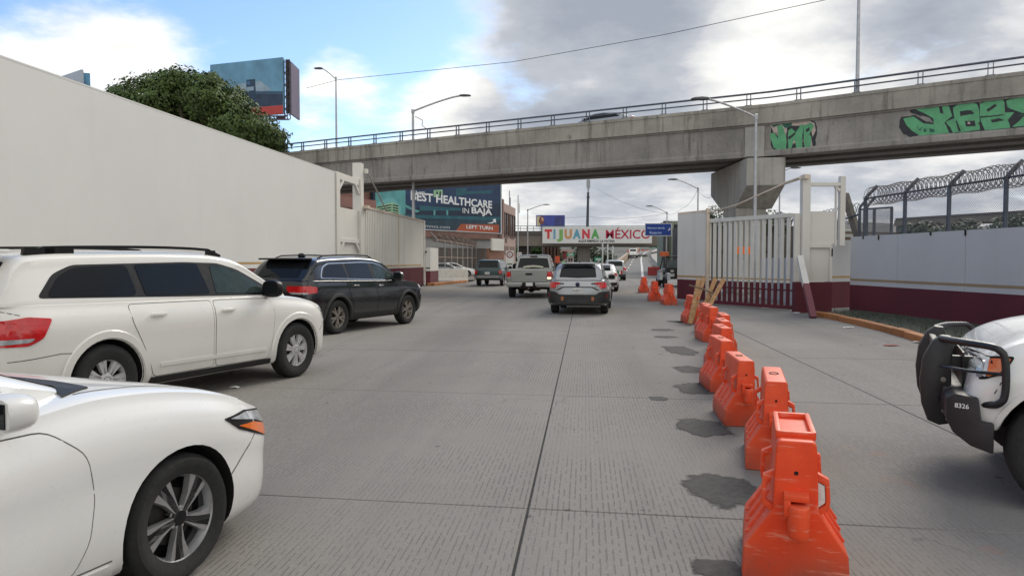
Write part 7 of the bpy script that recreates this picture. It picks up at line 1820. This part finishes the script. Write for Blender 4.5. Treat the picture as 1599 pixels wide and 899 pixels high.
# hills and far houses
mb = MB(); nx, ny = 60, 8
hh = pchip([(-700, 6), (-300, 10), (-60, 13), (0, 14), (60, 12), (120, 15), (260, 24), (420, 22), (700, 18)])
for j in range(ny):
    for i in range(nx):
        x = -900 + 1800 * i / (nx - 1); y = 330 + j * 45; f = math.sin(math.pi / 2 * j / (ny - 1)); mb.v.append((x, y, -1 + hh(x) * f * 1.35 + 2.2 * math.sin(x * .05 + j) * f))
mb.f = [[j * nx + i, j * nx + i + 1, (j + 1) * nx + i + 1, (j + 1) * nx + i] for j in range(ny - 1) for i in range(nx - 1)]; mb.m = [0] * len(mb.f)
tag(mb.build('hills', simple('hill_scrub', (.10, .10, .085), .95, 0, .5, .03), None, 80), kind='structure')
hm = [wallpaint('house_white', (.5, .48, .45), .1, .3), wallpaint('house_brown', (.22, .14, .1), .1, .3), wallpaint('house_grey', (.3, .3, .3), .1, .3)]
random.seed(5); HM = []
for k in range(3):
    mb = MB(); mb.box((0, 0, 2.5), (7, 7, 9)); HM.append(mb.mesh('wall', hm[k]))
mb = MB(); mb.box((0, 0, 7.15), (7.6, 7.6, .4)); RM = mb.mesh('roof', simple('house_roof', (.1, .06, .05), .9)); mb = MB()
for x in (-2, 0, 2): mb.box((x, -3.52, 4), (1, .1, 1.2))
WM = mb.mesh('windows', WINGL)
for k in range(22):
    px = random.choice((random.uniform(880, 1060), random.uniform(1380, 1640), random.uniform(930, 1060), random.uniform(1280, 1400))); Yh = random.uniform(420, 640); p = dep(px, 407, Yh)
    f = math.sin(math.pi / 2 * min(1, (Yh - 330) / 315)); z = -1 + hh(p.x) * f * 1.35
    t = thing('hillside_house', 'small boxy house far away on the low hill', 'house', (p.x, Yh, z), random.uniform(-.4, .4), 'houses on the far hill'); s_ = random.uniform(.5, 1.0); t.scale = (s_ * random.uniform(.8, 1.6), s_, s_ * random.uniform(.6, 1.0))
    link('wall', HM[k % 3], t); link('roof', RM, t); link('window', WM, t)
# worker, far off, in a hi-vis vest
wk = thing('person', 'person in a bright green vest standing far off beside the pickup', 'person')
p = dep(880, 407, 92); wk.location = (p.x, 92, 0)
bm = bmesh.new(); J = {'p': (0, 0, .95), 'c': (0, 0, 1.25), 's': (0, 0, 1.45), 'n': (0, 0, 1.54), 'h': (0, -.01, 1.66), 't': (0, 0, 1.76), 'ls': (.19, 0, 1.42), 'le': (.25, -.03, 1.14), 'lh': (.2, -.18, .98), 'rs': (-.19, 0, 1.42), 're': (-.26, .02, 1.14), 'rh': (-.25, -.05, .88), 'lp': (.10, 0, .9), 'lk': (.11, -.02, .5), 'la': (.12, .02, .08), 'lt': (.13, -.16, .04), 'rp': (-.10, 0, .9), 'rk': (-.12, -.02, .5), 'ra': (-.14, .02, .08), 'rt': (-.15, -.16, .04)}
RAD = dict(p=.15, c=.15, s=.14, n=.06, h=.10, t=.07, ls=.075, le=.05, lh=.04, rs=.075, re=.05, rh=.04, lp=.10, lk=.07, la=.05, lt=.04, rp=.10, rk=.07, ra=.05, rt=.04)
E = ['pc', 'cs', 'sn', 'nh', 'ht'] + [('s', 'ls'), ('ls', 'le'), ('le', 'lh'), ('s', 'rs'), ('rs', 're'), ('re', 'rh'), ('p', 'lp'), ('lp', 'lk'), ('lk', 'la'), ('la', 'lt'), ('p', 'rp'), ('rp', 'rk'), ('rk', 'ra'), ('ra', 'rt')]
ks = list(J); me = bpy.data.meshes.new('body'); me.from_pydata([J[k] for k in ks], [(ks.index(a), ks.index(b)) for a, b in E], [])
bo = link('body', me); md = bo.modifiers.new('s', 'SKIN'); md.use_smooth_shade = True
for i, k in enumerate(ks): me.skin_vertices[0].data[i].radius = (RAD[k], RAD[k] * .85); me.skin_vertices[0].data[i].use_root = (k == 'p')
m2 = bo.modifiers.new('u', 'SUBSURF'); m2.levels = 1; m2.render_levels = 1
dg = bpy.context.evaluated_depsgraph_get(); nm = bpy.data.meshes.new_from_object(bo.evaluated_get(dg)); bo.modifiers.clear(); bo.data = nm; bo.parent = wk
for mt in (simple('dark_trousers', (.03, .035, .05), .9), simple('skin_tone', (.35, .2, .14), .7), simple('hi_vis_green', (.10, .85, .14), .7)): nm.materials.append(mt)
for f in nm.polygons: f.material_index = 1 if f.center.z > 1.52 else 2 if f.center.z > 1.0 else 0
# open utility vehicle and motorcycle by the gate
uv = thing('utility_buggy', 'dark open utility vehicle with roll bar half hidden behind the solid gate leaf', 'buggy')
g = gnd(1056, 447); uv.location = g
DK = simple('buggy_dark', (.015, .016, .017), .5, 0, .2, 8)
mb = MB(); mb.box((0, .9, .75), (1.5, 2.4, .55)); mb.box((0, -.1, .95), (1.45, .5, .5)); mb.build('body', DK, uv, bevel=.08)
mb = MB()
for s in (-1, 1): mb.tube([(s * .68, -.1, 1.1), (s * .62, .05, 1.75), (s * .58, .25, 1.9), (s * .58, 1.4, 1.9), (s * .66, 1.9, 1.1)], .035, 8)
mb.tube([(-.58, .25, 1.9), (.58, .25, 1.9)], .035, 8); mb.tube([(-.58, 1.4, 1.9), (.58, 1.4, 1.9)], .035, 8); mb.build('roll_bar', TRIM, uv, 50)
mb = MB(); mb.box((.0, .12, 1.42), (1.1, .03, .5)); mb.build('windscreen', simple('pale_glass', (.12, .15, .15), .1, 0, .2, 3), uv)
mb = MB(); mb.box((-.35, -.37, .72), (.3, .02, .2)); mb.box((-.35, -.37, .98), (.2, .02, .12)); mb.build('number_plate', PLATE, uv)
for s in (-1, 1):
    for y in (.1, 1.8): mb = MB(); mb.lathe([(.12, -.12), (.28, -.12), (.32, -.08), (.32, .08), (.28, .12), (.12, .12)], 16, axis='X', c=(s * .72, y, .32)); mb.build('wheel', RUBBER, uv, 40)
mb = MB(); mb.box((.1, .8, 1.2), (.4, .4, .5)); mb.build('seat', simple('seat_tan', (.25, .15, .1), .8), uv, bevel=.06)
mb = MB(); mb.box((-.75, .2, 2.06), (.55, .3, .28)); mb.tube([(-.6, .25, 1.9), (-.7, .2, 2.06)], .03, 6); mb.build('beacon', simple('beacon_orange', (.7, .15, .04), .5), uv, bevel=.04)
mc = thing('motorcycle', 'pale motorcycle parked at the left of the dark buggy', 'motorcycle'); g = gnd(1037, 449); mc.location = g; mc.rotation_euler = (0, 0, R(4))
for y in (0, 1.4): mb = MB(); mb.lathe([(.2, -.05), (.28, -.06), (.32, -.03), (.32, .03), (.28, .06), (.2, .05)], 18, axis='X', c=(0, y, .32)); mb.lathe([(.001, .01), (.2, .02), (.2, -.02), (.001, -.01)], 12, axis='X', c=(0, y, .32)); mb.build('wheel', RUBBER, mc, 40)
mb = MB(); mb.box((0, .7, .62), (.3, .9, .35)); mb.box((0, .95, .92), (.26, .4, .25)); mb.tube([(0, 1.4, .32), (0, 1.15, 1.0)], .04, 6); mb.build('body', simple('moto_grey', (.35, .36, .38), .4, .2), mc, bevel=.04)
mb = MB(); mb.box((-.24, .05, .68), (.2, .5, .42)); mb.box((.24, .05, .68), (.2, .5, .42)); mb.build('pannier', simple('moto_white', (.5, .52, .55), .5), mc, bevel=.04)
mb = MB(); mb.tube([(-.38, 1.05, 1.08), (0, 1.15, 1.02), (.38, 1.05, 1.08)], .02, 6); mb.box((0, .45, .88), (.28, .6, .1)); mb.build('handlebar', TRIM, mc)
og = thing('orange_board', 'orange panel standing far off between pickup and green vest person', 'sign'); p = dep(870.5, 405, 95); mb = MB(); mb.box((p.x, 95, p.z), (.6, .06, .85)); mb.build('board', simple('drum_orange', (.55, .08, .03), .6), og); mb = MB(); mb.tube([(p.x, 95.1, 0), (p.x, 95.1, p.z)], .05, 6); mb.build('post', GALV, og)
# overpass car
q9 = on_deck(915); dB = (B_ - A_).normalized(); nB = Vector((-dB.y, dB.x, 0)); r9.location = (q9.x + nB.x * 2.0, q9.y + nB.y * 2.0, 8.40); r9.rotation_euler = (0, 0, math.atan2(dB.y, dB.x) + math.pi)
